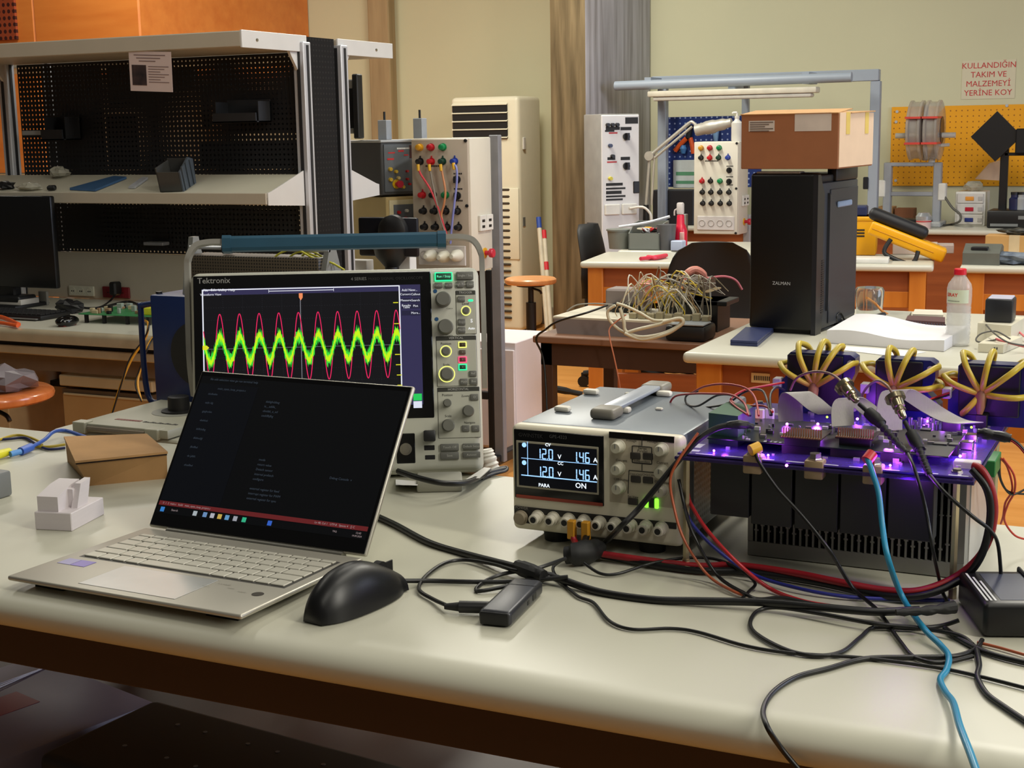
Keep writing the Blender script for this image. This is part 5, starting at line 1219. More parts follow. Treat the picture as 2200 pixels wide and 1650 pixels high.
for k, l in enumerate(([(305, 688), (318, 695), (312, 728), (285, 768), (262, 820), (240, 888)], [(338, 715), (318, 742), (300, 800), (296, 828), (304, 862)])):
    q = [aty(x, y, LF-.02-.02*i if i else LF+.06) for i, (x, y) in enumerate(l)]
    if k: q[0] = on(338, 715, T2+.006)
    else: q[0] = on(305, 688, T2+.034)
    t = thing('twisted_wires', ['yellow and black twisted wires hanging long from the green board', 'yellow and black twisted wires hanging short behind the blue handle'][k], 'wire')
    B().tube(q, .0038, 7).build('wire', YB_, t, smooth=60)
    B().tube([p+Vector((.006*sin(i*1.7), -.003, 0)) for i, p in enumerate(q)], .0026, 7).build('wire', BLACK, t, smooth=60)
# drawer pedestal, stool and box under the bench
y_ = 3.43
p0, p1 = aty(132, 812, y_), aty(326, 828, y_)
zt2 = aty(230, 812, y_).z
dp = thing('drawer_pedestal', 'beige drawer pedestal standing under the left workbench', 'cabinet', (p0.x, y_, 0))
dw = p1.x-p0.x
BEI = mat('beige_drawer', (176, 140, 92), .5, var=.02); BEIT = mat('beige_drawer_top', (186, 168, 134), .45, var=.02)
B().bb(-.006, dw+.006, -.006, .24, zt2-.035, zt2, .003, 1).build('top', BEIT, dp)
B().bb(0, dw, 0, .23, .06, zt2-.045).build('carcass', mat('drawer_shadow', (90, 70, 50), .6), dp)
for k in range(3):
    z1 = zt2-.06-.17*k; b = B(); b.bb(.002, dw-.004, -.004, .01, z1-.16, z1, .003, 1); d_ = b.build('drawer', BEI, dp)
    B().bb(.01, dw-.01, -.007, -.003, z1-.004, z1+.003, .001, 1).build('handle_lip', BEIT, d_)
sy = 2.75; c0 = aty(-22, 838, sy)
def stool(lbl, c, r, wood, gas=True):
    t = thing('stool', lbl, 'stool', (c.x, c.y, 0))
    b = B(); b.stack((0, 0, c.z-.028), (0, 0, 1), [(0, r*.93), (.006, r*.985), (.014, r), (.022, r*.985), (.028, r*.93), (.027, r*.5)], 40); b.build('seat', wood, t)
    b = B(); b.cyl((0, 0, c.z-.04), (0, 0, c.z-.028), r*.55, n=20); b.cyl((0, 0, c.z-.12), (0, 0, c.z-.03), .014, n=14); b.cyl((0, 0, .08), (0, 0, c.z-.12), .025, n=16); b.build('column', BLACK, t)
    b = B(); b.tube([(0, 0, c.z-.05), (r*.4, -r*.1, c.z-.06), (r*.5, -r*.12, c.z-.075)], .006, 8); b.build('lever', BLACK, t)
    for k in range(5):
        a = 2*pi*k/5+.3; b = B(); b.tube([(0, 0, .10), (.12*cos(a), .12*sin(a), .085), (.25*cos(a), .25*sin(a), .06)], [.022, .018, .014], 8); lg = b.build('leg', BLACK, t)
        B().cyl((.25*cos(a)-.012*sin(a), .25*sin(a)+.012*cos(a), .027), (.25*cos(a)+.012*sin(a), .25*sin(a)-.012*cos(a), .027), .027, n=16).build('castor', RUBBER, lg)
    return t
STW = mat('varnished_seat', (196, 112, 58), .25, scale=6, stretch=(1, 8, 1), dark=(178, 92, 44), coat=.3)
stool('round wooden stool in front of the left workbench, cut by the left edge', c0, .165, STW)
p = aty(28, 760, 3.5)
cb2 = thing('under_bench_cabinet', 'beige cabinet with a black mark under the left end of the left workbench', 'cabinet', (p.x-.42, 3.46, 0))
B().bb(0, .42, 0, .5, .05, T2-.12, .003, 1).build('body', mat('beige_cabinet', (188, 160, 122), .5), cb2)
b = B(); b.prism([(.33, T2-.20), (.345, T2-.20), (.385, T2-.14), (.38, T2-.128), (.33, T2-.13), (.33, T2-.142), (.362, T2-.142)], -.003, 0, 'y'); b.build('black_mark', BLACK_INK, cb2)
p = on(65, 900, 0.02)
crumple('plastic_bag', 'crumpled translucent plastic bag lying on the wooden stool', 'bag', Vector((c0.x+.04, c0.y+.02, c0.z)), .075, mat('smoky_film', (150, 140, 145), .25, trans=.4), 14, sq=(1.3, 1, .55))
q = aty(150, 800, 3.72)
b = B().bb(0, .16, 0, .12, 0, .11, .002, 1)
shf = thing('storage_shelf', 'low steel shelf under the left workbench holding cartons', 'shelf', (q.x-.5, 3.66, 0))
B().bb(.32, 1.25, 0, .3, q.z-.02-.02, q.z-.02, .002, 1).build('board', DARKM, shf)
for x in (.34, 1.2):
    for y in (.02, .28): B().bb(x-.012, x+.012, y-.012, y+.012, 0, q.z-.04).build('leg', DARKM, shf)
b.bm.free()
for px, wv, hv, m, l in ((105, .05, .06, mat('pale_blue_carton', (170, 180, 200), .6), 'small pale blue carton on the low shelf under the left workbench'), (156, .11, .075, mat('tan_carton', (184, 150, 100), .7), 'tan carton on the low shelf under the left workbench, nearer the pale blue one'), (186, .11, .06, mat('light_tan_carton', (196, 164, 112), .7), 'light tan carton with a strap on the low shelf under the left workbench')):
    p = aty(px, 790, 3.70); one(B().bb(-wv/2, wv/2, 0, .1, 0, hv, .002, 1), 'carton', m, l, 'carton', (p.x, 3.70, q.z-.02))
# ================================================================== TRAINER CABINETS
TRW = mat('trainer_cream', (214, 208, 192), .42, var=.015); TRT = mat('trainer_taupe_front', (176, 164, 148), .45, var=.015)
def trainer(lbl, a, c, yf, ysx, front, wires):
    p0, p1 = aty(*a, yf), aty(*c, yf); w, h = p1.x-p0.x, p0.z-p1.z
    dep = max(.12, atx(*ysx, p1.x).y-yf)
    t = thing('electrical_trainer', lbl, 'trainer', (p0.x, yf, p1.z))
    B().bb(0, w, .012, dep, 0, h, .004, 2).build('cabinet', TRW, t)
    B().bb(.004, w-.004, 0, .014, .004, h-.004, .003, 2).build('front_panel', front, t)
    P = lambda u, v: (u*w, h*(1-v))
    s = w
    def lamp(u, v, m):
        x, z = P(u, v); b = B(); b.stack((x, .001, z), (0, -1, 0), [(0, s*.058), (s*.03, s*.058), (s*.03, s*.05), (s*.09, s*.046), (s*.10, s*.03)], 18); b.build('signal_lamp', m, t)
    for u, m in ((.175, mat('amber_lamp', (206, 150, 30), .3)), (.37, mat('red_lamp', (176, 22, 36), .3)), (.575, mat('green_lamp', (12, 128, 72), .3))): lamp(u, .065, m)
    lamp(.60, .42, mat('green_lamp', (12, 128, 72), .3))
    def sock(u, v, m):
        x, z = P(u, v); b = B(); b.stack((x, .001, z), (0, -1, 0), [(0, s*.056), (s*.02, s*.056), (s*.02, s*.042), (s*.11, s*.040), (s*.115, s*.028)], 14); b.bb(x-s*.008, x+s*.008, -s*.02, 0, z+s*.05, z+s*.085); b.build('binding_post', m, t)
    DK_ = mat('black_post', (24, 24, 26), .4)
    for u, m in ((.175, DK_), (.37, RED), (.565, mat('dark_green_post', (16, 60, 44), .4)), (.77, BLUE)): sock(u, .17, m)
    sock(.2, .42, RED); sock(.39, .42, DK_)
    for v in (.54, .66):
        for u in (.21, .40, .6, .8): sock(u+(v-.54)*.1, v, DK_)
    for v in (.305, .425):
        x, z = P(.80, v); b = B(); b.stack((x, .001, z), (0, -1, 0), [(0, s*.062), (s*.03, s*.062), (s*.03, s*.04), (s*.06, s*.04)], 12); b.bb(x-s*.012, x+s*.012, -s*.11, 0, z-s*.05, z+s*.05); b.build('rotary_switch', DK_, t)
    b = B()
    for u0, u1, v in ((.26, .55, .205), (.74, .87, .262), (.74, .87, .375), (.74, .87, .462)):
        x0, z = P(u0, v); x1, _ = P(u1, v); k = 0; x = x0
        while x < x1: b.bb(x, x+s*.022, -.0006, 0, z-s*.012, z+s*.012); x += s*.03
    b.build('lettering', BLACK_INK, t, smooth=0)
    b = B()
    for v in (.02, .5, .98): x, z = P(.955, v); b.stack((x, .001, z), (0, -1, 0), [(0, s*.028), (s*.02, s*.024)], 10)
    loose(b.build('corner_screw', DK_, t))
    x0, z0 = P(.1, .80); x1, z1 = P(.92, .95)
    so = B().bb(x0, x1, -.006, .002, z1, z0, .002, 1).build('socket_strip', mat('strip_grey', (206, 200, 196), .4), t)
    for k in range(4):
        x = x0+(x1-x0)*(k+.55)/4.1; zm = (z0+z1)/2; b = B(); b.tube([(x+s*.065*cos(q), -.007, zm+s*.065*sin(q)) for q in [2*pi*i/18 for i in range(18)]], s*.008, 5, 1, closed=True); b.build('socket', mat('socket_rim', (170, 164, 158), .4), so)
    # side fittings: twin socket and emergency stop
    b = B(); zz = h*.36; b.bb(w, w+.012, dep*.35, dep*.62, zz-.03, zz+.03, .002, 1); b.bb(w, w+.012, dep*.64, dep*.93, zz-.03, zz+.03, .002, 1); sd = b.build('side_socket', WHITEP, t)
    b = B()
    for k in range(2):
        for j in range(2): yk = dep*(.42+.3*k); b.bb(w+.012, w+.0128, yk, yk+dep*.12, zz-.018+.022*j, zz-.008+.022*j)
    b.build('socket_hole', BLACK, sd)
    zz = h*.13; b = B(); b.stack((w, dep*.62, zz), (1, 0, 0), [(0, .02), (.004, .02)], 18); e = b.build('stop_collar', YEL, t)
    b = B(); b.stack((w+.004, dep*.62, zz), (1, 0, 0), [(0, .009), (.02, .009), (.02, .017), (.032, .018), (.036, .015)], 18); b.build('emergency_stop', mat('stop_red', (200, 30, 60), .35), e)
    return t, P, w, h, dep, p0, p1
t1, P1, tw, th_, td, q0_, q1_ = trainer('large electrical trainer cabinet with coloured test leads, right of the pegboard bench', (881, 298), (1012, 586), 4.75, (1056, 400), TRT, True)
def tw3(u, v, d=-.02): x, z = P1(u, v); return Vector((q0_.x+x, 4.75+d, q1_.z+z))
PKW = mat('pink_red_lead', (214, 60, 72), .4)
for nm, m, l in (('red', PKW, [(.19, .20), (.24, .26), (.42, .38), (.56, .54), (.63, .66), (.70, .77)]), ('grey', mat('grey_lead', (140, 132, 120), .4), [(.385, .20), (.44, .32), (.52, .48), (.58, .6), (.66, .72), (.70, .78)]), ('orange-tan', mat('tan_lead', (206, 140, 96), .4), [(.58, .20), (.62, .27), (.67, .39), (.64, .49), (.59, .57), (.64, .68), (.69, .77)]), ('light blue', mat('lavender_lead', (130, 136, 200), .4), [(.80, .19), (.86, .22), (.87, .32), (.82, .48), (.76, .64), (.71, .78)])):
    t = thing('test_lead', nm+' test lead plugged into the top row of the large electrical trainer cabinet', 'test lead', group=None)
    B().tube([tw3(u, v, -.026-.012*sin(pi*i/(len(l)-1))) for i, (u, v) in enumerate(l)], .0042, 8).build('cord', m, t, smooth=60)
    p = tw3(l[0][0], l[0][1]-.008, -.028); B().cyl(p, p+Vector((.004, -.004, -.024)), .0065, .0055, 12).build('yellow_plug', mat('plug_yellow', (226, 176, 40), .4), t)
WPL = mat('ivory_plug', (210, 206, 190), .45)
for k, (u, v) in enumerate(((.35, .875), (.58, .88), (.80, .87))):
    p = tw3(u, v, -.004); t = thing('power_plug', ['leftmost', 'middle', 'rightmost'][k]+' of three round ivory power plugs in the large electrical trainer', 'plug', p, group='ivory plugs in the trainer socket strip')
    B().stack((0, 0, 0), (0, -1, 0), [(0, .023), (.03, .022), (.042, .016), (.06, .008)], 18).build('body', WPL, t)
# rolling stand of the big trainer
sx, sy_ = q1_.x-.005, 4.75+td+.012
sg = thing('rolling_stand', 'grey steel stand carrying the large electrical trainer cabinet', 'stand', (sx, sy_, 0))
b = B(); b.bb(-.01, .032, 0, .03, .05, aty(1056, 290, sy_).z, .003, 1); b.build('post', mat('mid_grey_steel', (132, 134, 140), .45), sg)
B().bb(-.035, -.0105, 0, .03, .05, q1_.z-.01, .002, 1).build('post', DARKM, sg)
B().bb(-.44, -.035, 0, .03, .30, .33, .002, 1).build('crossbar', DARKM, sg)
b = B(); b.bb(-.44, -.41, 0, .03, .05, q1_.z+.1, .002, 1); b.build('post', DARKM, sg)
B().bb(-.41, -.036, .005, .02, q1_.z-.26, q1_.z-.015).build('back_panel', mat('dark_brown_panel', (60, 40, 34), .5), sg)
b = B()
for x in (-.425, 0): b.bb(x-.02, x+.02, -.3, .3, .04, .08, .003, 1)
loose(b.build('foot_rail', DARKM, sg))
for x in (-.425, 0):
    for y in (-.27, .27): B().cyl((x-.01, y, .022), (x+.01, y, .022), .022, n=14).build('castor', RUBBER, sg)
y_ = 5.25; wa, wc = aty(1035, 742, y_), aty(1122, 742, y_)
wz = aty(1080, 735, y_).z
wcab = thing('white_cabinet', 'low white cabinet on the floor behind the bench power supply', 'cabinet', (wa.x-.28, y_, 0))
ww = wc.x-wa.x+.25
B().bb(0, ww, 0, .36, .03, wz, .003, 1).build('body', mat('cabinet_white', (228, 222, 226), .4, var=.015), wcab)
for k in range(2): B().bb(ww*.5*k+.004, ww*.5*(k+1)-.004, -.012, 0, .04, wz-.03, .003, 1).build('door', mat('cabinet_white', (214, 206, 206), .4), wcab)
# instruments beyond the pegboard bench, standing on its far half
YI = radians(60)
DGI = mat('dark_grey_instrument', (66, 66, 68), .5); FPI = mat('slate_front_panel', (92, 98, 106), .5)
def turned(name, lbl, pxc, ztop, zbot, y, fw, sw, mside, mfront, h=None):
    p = aty(pxc, 360, y); t = thing(name, lbl, 'instrument', (p.x, y, zbot), (0, 0, YI))
    B().bb(0, fw, .004, sw, 0, ztop-zbot, .003, 1).build('case', mside, t)
    B().bb(.012, fw-.012, -.001, .006, .012, ztop-zbot-.012, .001, 1).build('front_panel', mfront, t)
    return t
yi = 4.80
z1_, z2_ = aty(820, 304, yi).z, aty(822, 420, yi).z
ti = turned('grey_trainer_instrument', 'dark grey instrument case with red and yellow jacks, top one of the stacked pair', 820, z1_, z2_, yi, .30, .26, DGI, FPI)
hh_ = z1_-z2_
for x, z, m, r in ((.035, .10, mat('jack_yellow', (214, 180, 60), .4), .008), (.06, .09, mat('jack_yellow', (214, 180, 60), .4), .007), (.035, .06, mat('jack_yellow', (214, 180, 60), .4), .008), (.07, .065, mat('jack_cream', (220, 200, 130), .4), .007), (.11, .09, RED, .005), (.11, .06, RED, .005), (.12, .04, RED, .005), (.14, .10, BLACK, .004), (.15, .08, BLACK, .004), (.15, .05, BLACK, .004), (.09, .03, mat('jack_yellow', (214, 180, 60), .4), .007)):
    B().stack((x, -.001, z), (0, -1, 0), [(0, r), (.012, r*.9)], 12).build('jack', m, ti)
b = B(); b.stack((.062, -.001, .042), (0, -1, 0), [(0, .018), (.004, .018)], 16); b.build('stop_collar', mat('collar_yellow', (220, 180, 30), .4), ti)
b = B(); b.stack((.062, -.005, .042), (0, -1, 0), [(0, .008), (.02, .008), (.02, .014), (.03, .014)], 16); b.build('stop_button', mat('stop_red', (200, 30, 60), .35), ti)
b = B(); b.bb(.03, .06, -.002, 0, .16, .165); b.bb(.025, .055, -.002, 0, .135, .142); b.bb(.075, .10, -.002, 0, .165, .172); b.bb(.10, .12, -.002, 0, .15, .155); b.build('red_lettering', RED_INK, ti)
B().bb(.125, .17, -.002, 0, .14, .19).build('meter_window', mat('dark_red_window', (60, 8, 14), .2), ti)
b = B()
for k in range(12): b.bb(.07+.0065*k, .0745+.0065*k, -.0018, 0, hh_-.031, hh_-.025)
b.build('pale_print', WHITE_INK, ti, smooth=0)
b = B(); b.bb(-.004, .304, -.004, .264, hh_-.004, hh_+.006, .002, 1); b.build('top_rim', mat('pale_grey_rim', (170, 172, 174), .4), ti)
zt3, zb3 = aty(825, 424, yi).z, T2
tb3 = turned('beige_trainer_instrument', 'beige instrument cabinet with a slate front panel under the dark grey instrument case', 828, zt3, zb3, yi, .42, .40, mat('beige_case', (188, 166, 116), .5, var=.02), mat('cream_frame', (214, 204, 168), .5))
B().bb(.03, .40, -.003, 0, .02, zt3-zb3-.03).build('slate_panel', FPI, tb3)
for x, z, m in ((.05, zt3-zb3-.06, RED), (.08, zt3-zb3-.085, RED), (.13, zt3-zb3-.08, RED), (.085, zt3-zb3-.055, WHITEP), (.06, zt3-zb3-.11, WHITEP)):
    B().stack((x, -.003, z), (0, -1, 0), [(0, .007), (.012, .006)], 12).build('jack', m, tb3)
for pxa, pya, k in ((826, 258, 0), (891, 254, 1)):
    q = aty(pxa, pya, yi+.06)
    t = thing('pin_block', ['grey pin block on top of the dark grey instrument, the left of two', 'grey pin block on top of the dark grey instrument, the right of two'][k], 'block', (q.x, yi+.06+.04*k, z1_+.006))
    B().bb(-.02, .02, -.02, .02, 0, max(.03, q.z-z1_-.006), .002, 1).build('block', mat('blue_grey_block', (150, 156, 164), .45), t)
    B().cyl((0, 0, q.z-z1_-.01), (0, 0, q.z-z1_+.026), .0045, n=10).build('pin', DARKM, t)
# black monitor turned away and its base
y_ = 4.52; a = aty(762, 470, y_); c = aty(892, 560, y_)
bm_ = thing('computer_monitor', 'black monitor seen from behind with a round hub, left of the large trainer', 'monitor', ((a.x+c.x)/2, y_, T2))
zc_ = aty(850, 500, y_).z-T2; hw_ = (c.x-a.x)/2
B().bb(-hw_, hw_, .02, .04, zc_-.09, aty(830, 468, y_).z-T2, .008, 2).build('panel', mat('black_monitor_back', (20, 22, 30), .4), bm_)
b = B(); b.stack((.03, .02, zc_+.005), (0, -1, 0), [(0, .06), (.02, .058), (.03, .045), (.034, .02)], 26); b.build('round_hub', BLACK, bm_)
b = B(); b.stack((.01, .03, 0), (0, 0, 1), [(0, .12), (.012, .115), (.02, .03), (zc_*.45, .026), (zc_*.62, .06), (zc_*.8, .07)], 24); b.build('stand', BLACK, bm_)
y_ = 4.72
for lbl, a, c, m in (('white box end seen left of the black monitor stand', (745, 556), (800, 572), PAPER), ('white box end seen right of the black monitor stand', (850, 540), (892, 560), PAPER)):
    p0, p1 = aty(*a, 4.64), aty(*c, 4.64); one(B().bb(0, p1.x-p0.x, 0, .05, 0, p0.z-T2, .002, 1), 'white_box', m, lbl, 'box', (p0.x, 4.60, T2))
# monitor on an arm at the rear post
a, c = aty(737, 160, 4.86), aty(775, 298, 4.86)
wm = thing('wall_monitor', 'black monitor seen almost edge-on behind the aluminium post', 'monitor', (a.x, 4.86, c.z))
mh, mw = a.z-c.z, c.x-a.x
B().bb(-.05, mw*.62, 0, .03, .02, mh-.02, .004, 1).build('casing', mat('grey_casing', (110, 108, 104), .5), wm)
B().bb(-.05, mw*.6, -.004, 0, mh*.16, mh*.78, .002, 1).build('screen', mat('dark_monitor_screen', (10, 11, 13), .35), wm)
B().bb(mw*.62, mw, -.01, .03, 0, mh, .004, 1).build('frame_bar', BLACK, wm)
B().bb(-.05, -.02, .03, .05, -.4, mh*.5, .003, 1).build('arm', ALU, wm)
# ================================================================== AIR CONDITIONER, COLUMN SIDE
y_ = 8.55; a, c = aty(965, 210, y_), aty(1120, 700, y_)
acd = max(.2, min(WY-y_-.02, atx(1163, 300, c.x).y-y_))
ac = thing('air_conditioner', 'tall cream floor-standing air conditioner with a louvred top by the back wall', 'air conditioner', (a.x, y_, 0))
aw, ah = c.x-a.x, a.z
ACM = mat('cream_enamel', (232, 226, 200), .42, var=.015)
B().bb(0, aw, .01, acd, .02, ah, .03, 3).build('cabinet', ACM, ac)
B().bb(.006, aw-.006, 0, .02, .50, ah*.62, .01, 2).build('front_panel', ACM, ac)
g0, g1 = aty(967, 222, y_), aty(1090, 298, y_)
B().bb(.02, g1.x-a.x, -.002, .02, g1.z, ah-.045, .004, 1).build('louvre_recess', mat('louvre_dark', (26, 24, 22), .7), ac)
for k in range(5):
    z = g1.z+.005+(ah-.06-g1.z)*k/4; B().prism([(-.008, z), (.01, z+.012), (.01, z+.016), (-.008, z+.004)], .018, g1.x-a.x+.002, 'x').build('louvre', ACM, ac)
for k in range(24):
    z = .10+.045*k
    if z < .98: B().bb(aty(1076, 600, 8.55).x-a.x, aty(1098, 600, 8.55).x-a.x, -.006, .012, z, z+.016, .006, 1).build('intake_slot', mat('slot_shadow', (70, 60, 46), .7), ac)
p = aty(1126, 305, y_); B().bb(aw, aw+.012, .06, .09, p.z-.05, p.z+.03, .003, 1).build('thermostat', WHITEP, ac)
p = aty(1125, 478, y_); B().bb(aw, aw+.003, .05, .085, p.z-.03, p.z+.03).build('badge', GREYP, ac)
for lbl, l, cols in (('white ranging pole with a blue tip leaning beside the concrete column', (1157, 467, 1172, 660), ((.0, .12, (40, 70, 150)),)), ('white ranging pole with red bands leaning beside the concrete column', (1168, 495, 1180, 660), ((.0, .11, (200, 30, 40)), (.42, .52, (200, 30, 40))))):
    p0, p1 = aty(l[0], l[1], 7.9), aty(l[2], l[3], 7.75); u = (p1-p0); p2 = p0+u*(p0.z/(p0.z-p1.z))*.998
    t = thing('ranging_pole', lbl, 'pole', (p2.x, p2.y, 0)); o = Vector((p2.x, p2.y, 0))
    B().cyl(p0-o, p2-o, .014, n=12).build('rod', mat('pole_white', (206, 196, 172), .5), t)
    for s0, s1, col in cols: B().cyl(p0-o+u*s0*.99, p0-o+u*s1, .0155, n=12).build('band', mat('band_%d' % col[0], col, .5), t)
p = aty(1140, 597, 6.3)
stool('wooden stool with a black gas column by the concrete column', p, .128, mat('tan_varnished_seat', (212, 150, 96), .3, scale=6, stretch=(1, 8, 1), dark=(196, 130, 78)))
# tall white control panel beside the column
y_ = 7.35; a = aty(1291, 245, y_); z0p = a.z
cp = thing('control_panel', 'tall white control panel cabinet with switches and black lettering in front of the column', 'control panel', (a.x, y_, 0), (0, 0, radians(48)))
cwv = .24; CPW = mat('panel_white', (214, 212, 212), .4, var=.015)
B().bb(0, cwv, .006, .22, .25, z0p, .006, 2).build('cabinet', mat('panel_grey_side', (150, 150, 146), .45), cp)
B().bb(.004, cwv-.004, 0, .012, .25, z0p-.006, .004, 1).build('front', CPW, cp)
B().bb(.02, cwv-.02, .02, .2, 0, .25).build('plinth', DARKM, cp)
def cpv(u, pxy): return u*cwv, aty(1330, pxy, y_).z
b = B()
for u0, u1, y0, y1 in ((.62, .95, 252, 266), (.12, .48, 272, 279), (.5, .78, 273, 280), (.10, .34, 279, 283), (.16, .36, 338, 344), (.5, .74, 338, 345), (.12, .55, 394, 400), (.12, .62, 404, 408), (.12, .52, 411, 418), (.12, .62, 421, 425), (.12, .55, 428, 432)):
    x0, z1 = cpv(u0, y0); x1, z0 = cpv(u1, y1); b.bb(x0, x1, -.0008, .001, z0, z1)
loose(b.build('black_label', BLACK_INK, cp))
b = B()
for u0, u1, y0, y1 in ((.2, .42, 284, 287), (.15, .4, 347, 350)):
    x0, z1 = cpv(u0, y0); x1, z0 = cpv(u1, y1); b.bb(x0, x1, -.0008, .001, z0, z1)
loose(b.build('red_label', RED_INK, cp))
for u, y in ((.64, 294), (.64, 358)):
    x, z = cpv(u, y); b = B(); b.stack((x, 0, z), (0, -1, 0), [(0, .02), (.012, .02)], 14); b.bb(x-.006, x+.006, -.035, 0, z-.02, z+.02); b.build('rotary_switch', BLACK, cp)
for u, y, m in ((.16, 268, BLACK), (.28, 268, BLACK), (.4, 268, BLACK), (.22, 313, mat('navy_button', (50, 60, 90), .4)), (.22, 384, mat('lemon_button', (214, 200, 60), .4)), (.28, 336, BLACK)):
    x, z = cpv(u, y); B().stack((x, 0, z), (0, -1, 0), [(0, .011), (.02, .010)], 12).build('push_button', m, cp)
x0, z1 = cpv(.82, 392); x1, z0 = cpv(.98, 418); B().bb(x0, x1, -.006, .001, z0, z1, .003, 1).build('breaker', BLACK, cp)
for u0, u1 in ((.08, .46), (.52, .90)):
    x0, z1 = cpv(u0, 440); x1, z0 = cpv(u1, 463); B().bb(x0, x1, -.014, .001, z0, z1, .004, 1).build('socket_box', WHITEP, cp)
B().tube([Vector((cwv*.7, -.02, cpv(0, 450)[1])), Vector((cwv*.9, -.08, cpv(0, 447)[1])), Vector((cwv*1.05, -.10, cpv(0, 462)[1])), Vector((cwv*1.08, -.10, cpv(0, 480)[1]))], .007, 8).build('cable', WHITEP, cp)
# ================================================================== BROWN TABLE WITH DISMANTLED DEVICE
ZB_ = .70
BRT = mat('brown_table_top', (128, 92, 70), .5, var=.04); BRD = mat('dark_brown_wood', (66, 42, 32), .5, var=.05)
bt = thing('brown_table', 'dark brown wooden side table carrying the dismantled grey device', 'table', (-1.88, 4.10, 0))
B().bb(0, .66, 0, .62, ZB_-.022, ZB_, .003, 1).build('tabletop', BRT, bt)
b = B(); b.bb(.02, .64, .02, .04, ZB_-.095, ZB_-.022); b.bb(.02, .64, .58, .60, ZB_-.095, ZB_-.022); b.bb(.02, .04, .02, .6, ZB_-.095, ZB_-.022); b.bb(.62, .64, .02, .6, ZB_-.095, ZB_-.022); b.build('apron', BRD, bt)
for x in (.02, .60):
    for y in (.02, .56): B().bb(x, x+.04, y, y+.04, 0, ZB_-.022, .002, 1).build('leg', BRD, bt)
dv = thing('dismantled_device', 'long flat grey device with an opened cream top and wires on the brown table', 'device')
bl, br_ = on(1197, 716, ZB_), on(1478, 732, ZB_)
fz = aty(1195, 682, bl.y).z; fz2 = aty(1484, 692, br_.y).z; fz = (fz+fz2)/2
back = Vector((0, .30, 0)); ar = Vector((.012, 0, 0))
DGY = mat('taupe_grey_case', (134, 122, 118), .5, var=.02)
B().hull([bl, br_, br_+back, bl+back], [Vector((p.x, p.y, fz-.006)) for p in (bl-ar, br_+ar, br_+ar+back, bl-ar+back)]).build('case', DGY, dv)
B().hull([Vector((p.x, p.y, fz-.006)) for p in (bl-ar*1.2, br_+ar*1.2, br_+ar+back, bl-ar+back)], [Vector((p.x, p.y, fz)) for p in (bl-ar*1.2, br_+ar*1.2, br_+ar+back, bl-ar+back)]).build('top_plate', mat('cream_top_plate', (206, 200, 180), .5), dv)
CRW = mat('cream_wire', (206, 200, 176), .5); GRW = mat('grey_wire', (150, 146, 136), .5); TNW = mat('tan_wire', (178, 150, 110), .5)
for k in range(9):
    x = bl.x+.24+.03*k; B().bb(x, x+.022, bl.y+.02, bl.y+.045, fz, fz+.018+.006*(k % 2), .002, 1).build('connector', mat('olive_connector', (150, 140, 110), .5), dv)
sb = on(1252, 672, ZB_); s1 = on(1330, 676, ZB_)
db = thing('grey_device_box', 'small taupe grey box standing behind the dismantled grey device', 'box', (bl.x+.10, bl.y+.17, fz))
qz = aty(1290, 620, bl.y+.17).z-fz; qw = (aty(1330, 640, bl.y+.17).x-aty(1252, 640, bl.y+.17).x)
B().bb(0, qw, 0, .09, 0, qz, .006, 1).build('case', DGY, db)
b = B(); b.bb(.03, qw+.0, -.02, -.002, .0, .03, .003, 1); b.build('black_block', BLACK, db)
rr = random.Random(77)
mess = []
for k in range(46):
    a0 = Vector((bl.x+.19+.32*rr.random(), bl.y+.02+.12*rr.random(), fz+.004)); a1 = Vector((bl.x+.22+.30*rr.random(), bl.y+.04+.16*rr.random(), fz+.01+.10*rr.random()))
    md = (a0+a1)/2+Vector((.05*(rr.random()-.5), -.05*rr.random(), .05+.06*rr.random()))
    mess.append(cable('loom_wire', 'thin pale wire in the tangle on top of the dismantled grey device', 'wire', [a0, a0+Vector((0, 0, .03)), md, a1], .0013+.0013*rr.random(), (CRW, GRW, TNW, GRW, mat('white_wire', (222, 220, 210), .5), CRW, mat('mustard_wire', (206, 180, 50), .5))[k % 7], 'pale wires tangled on the dismantled device', n=6, k=5))
fr = lambda px, py, y=4.10: aty(px, py, y)
for k, l in enumerate(([(1322, 656), (1306, 668), (1310, 688), (1330, 708), (1350, 718)], [(1325, 652), (1345, 658), (1375, 672), (1405, 688), (1440, 688), (1462, 688)], [(1332, 662), (1340, 690), (1345, 712), (1375, 724), (1420, 718), (1455, 702), (1464, 690), (1452, 685), (1420, 696), (1370, 708), (1345, 716)], [(1342, 716), (1380, 729), (1430, 718), (1458, 702), (1468, 692), (1460, 684), (1425, 692)])):
    cable('white_ribbed_cable', ['short cream cable hanging at the left of the dismantled device front', 'cream cable arching right across the dismantled device front', 'thick cream cable coiled in front of the dismantled device', 'lower cream cable loop with black bands in front of the dismantled device'][k], 'cable', [aty(x, y, 4.085-.006*k if y < 719 else 4.075) for x, y in l], .0056 if k > 1 else .0048, CRW)
PKB = mat('pink_wire_bundle', (206, 130, 112), .5, bump=.4, scale=60)
q = aty(1494, 590, 4.40)
t = thing('pink_wire_bundle', 'pink braided wire bundle arching over the boards behind the dismantled device', 'wire')
B().tube([aty(1462, 620, 4.36), aty(1475, 590, 4.38), aty(1492, 580, 4.40), aty(1510, 590, 4.42), aty(1512, 606, 4.44)], [.010, .013, .014, .012], 10).build('bundle', PKB, t)
B().tube([aty(1518, 598, 4.44), aty(1555, 594, 4.46), aty(1580, 602, 4.48), aty(1594, 622, 4.5)], .004, 7).build('lead', mat('pink_lead', (206, 110, 120), .5), t)
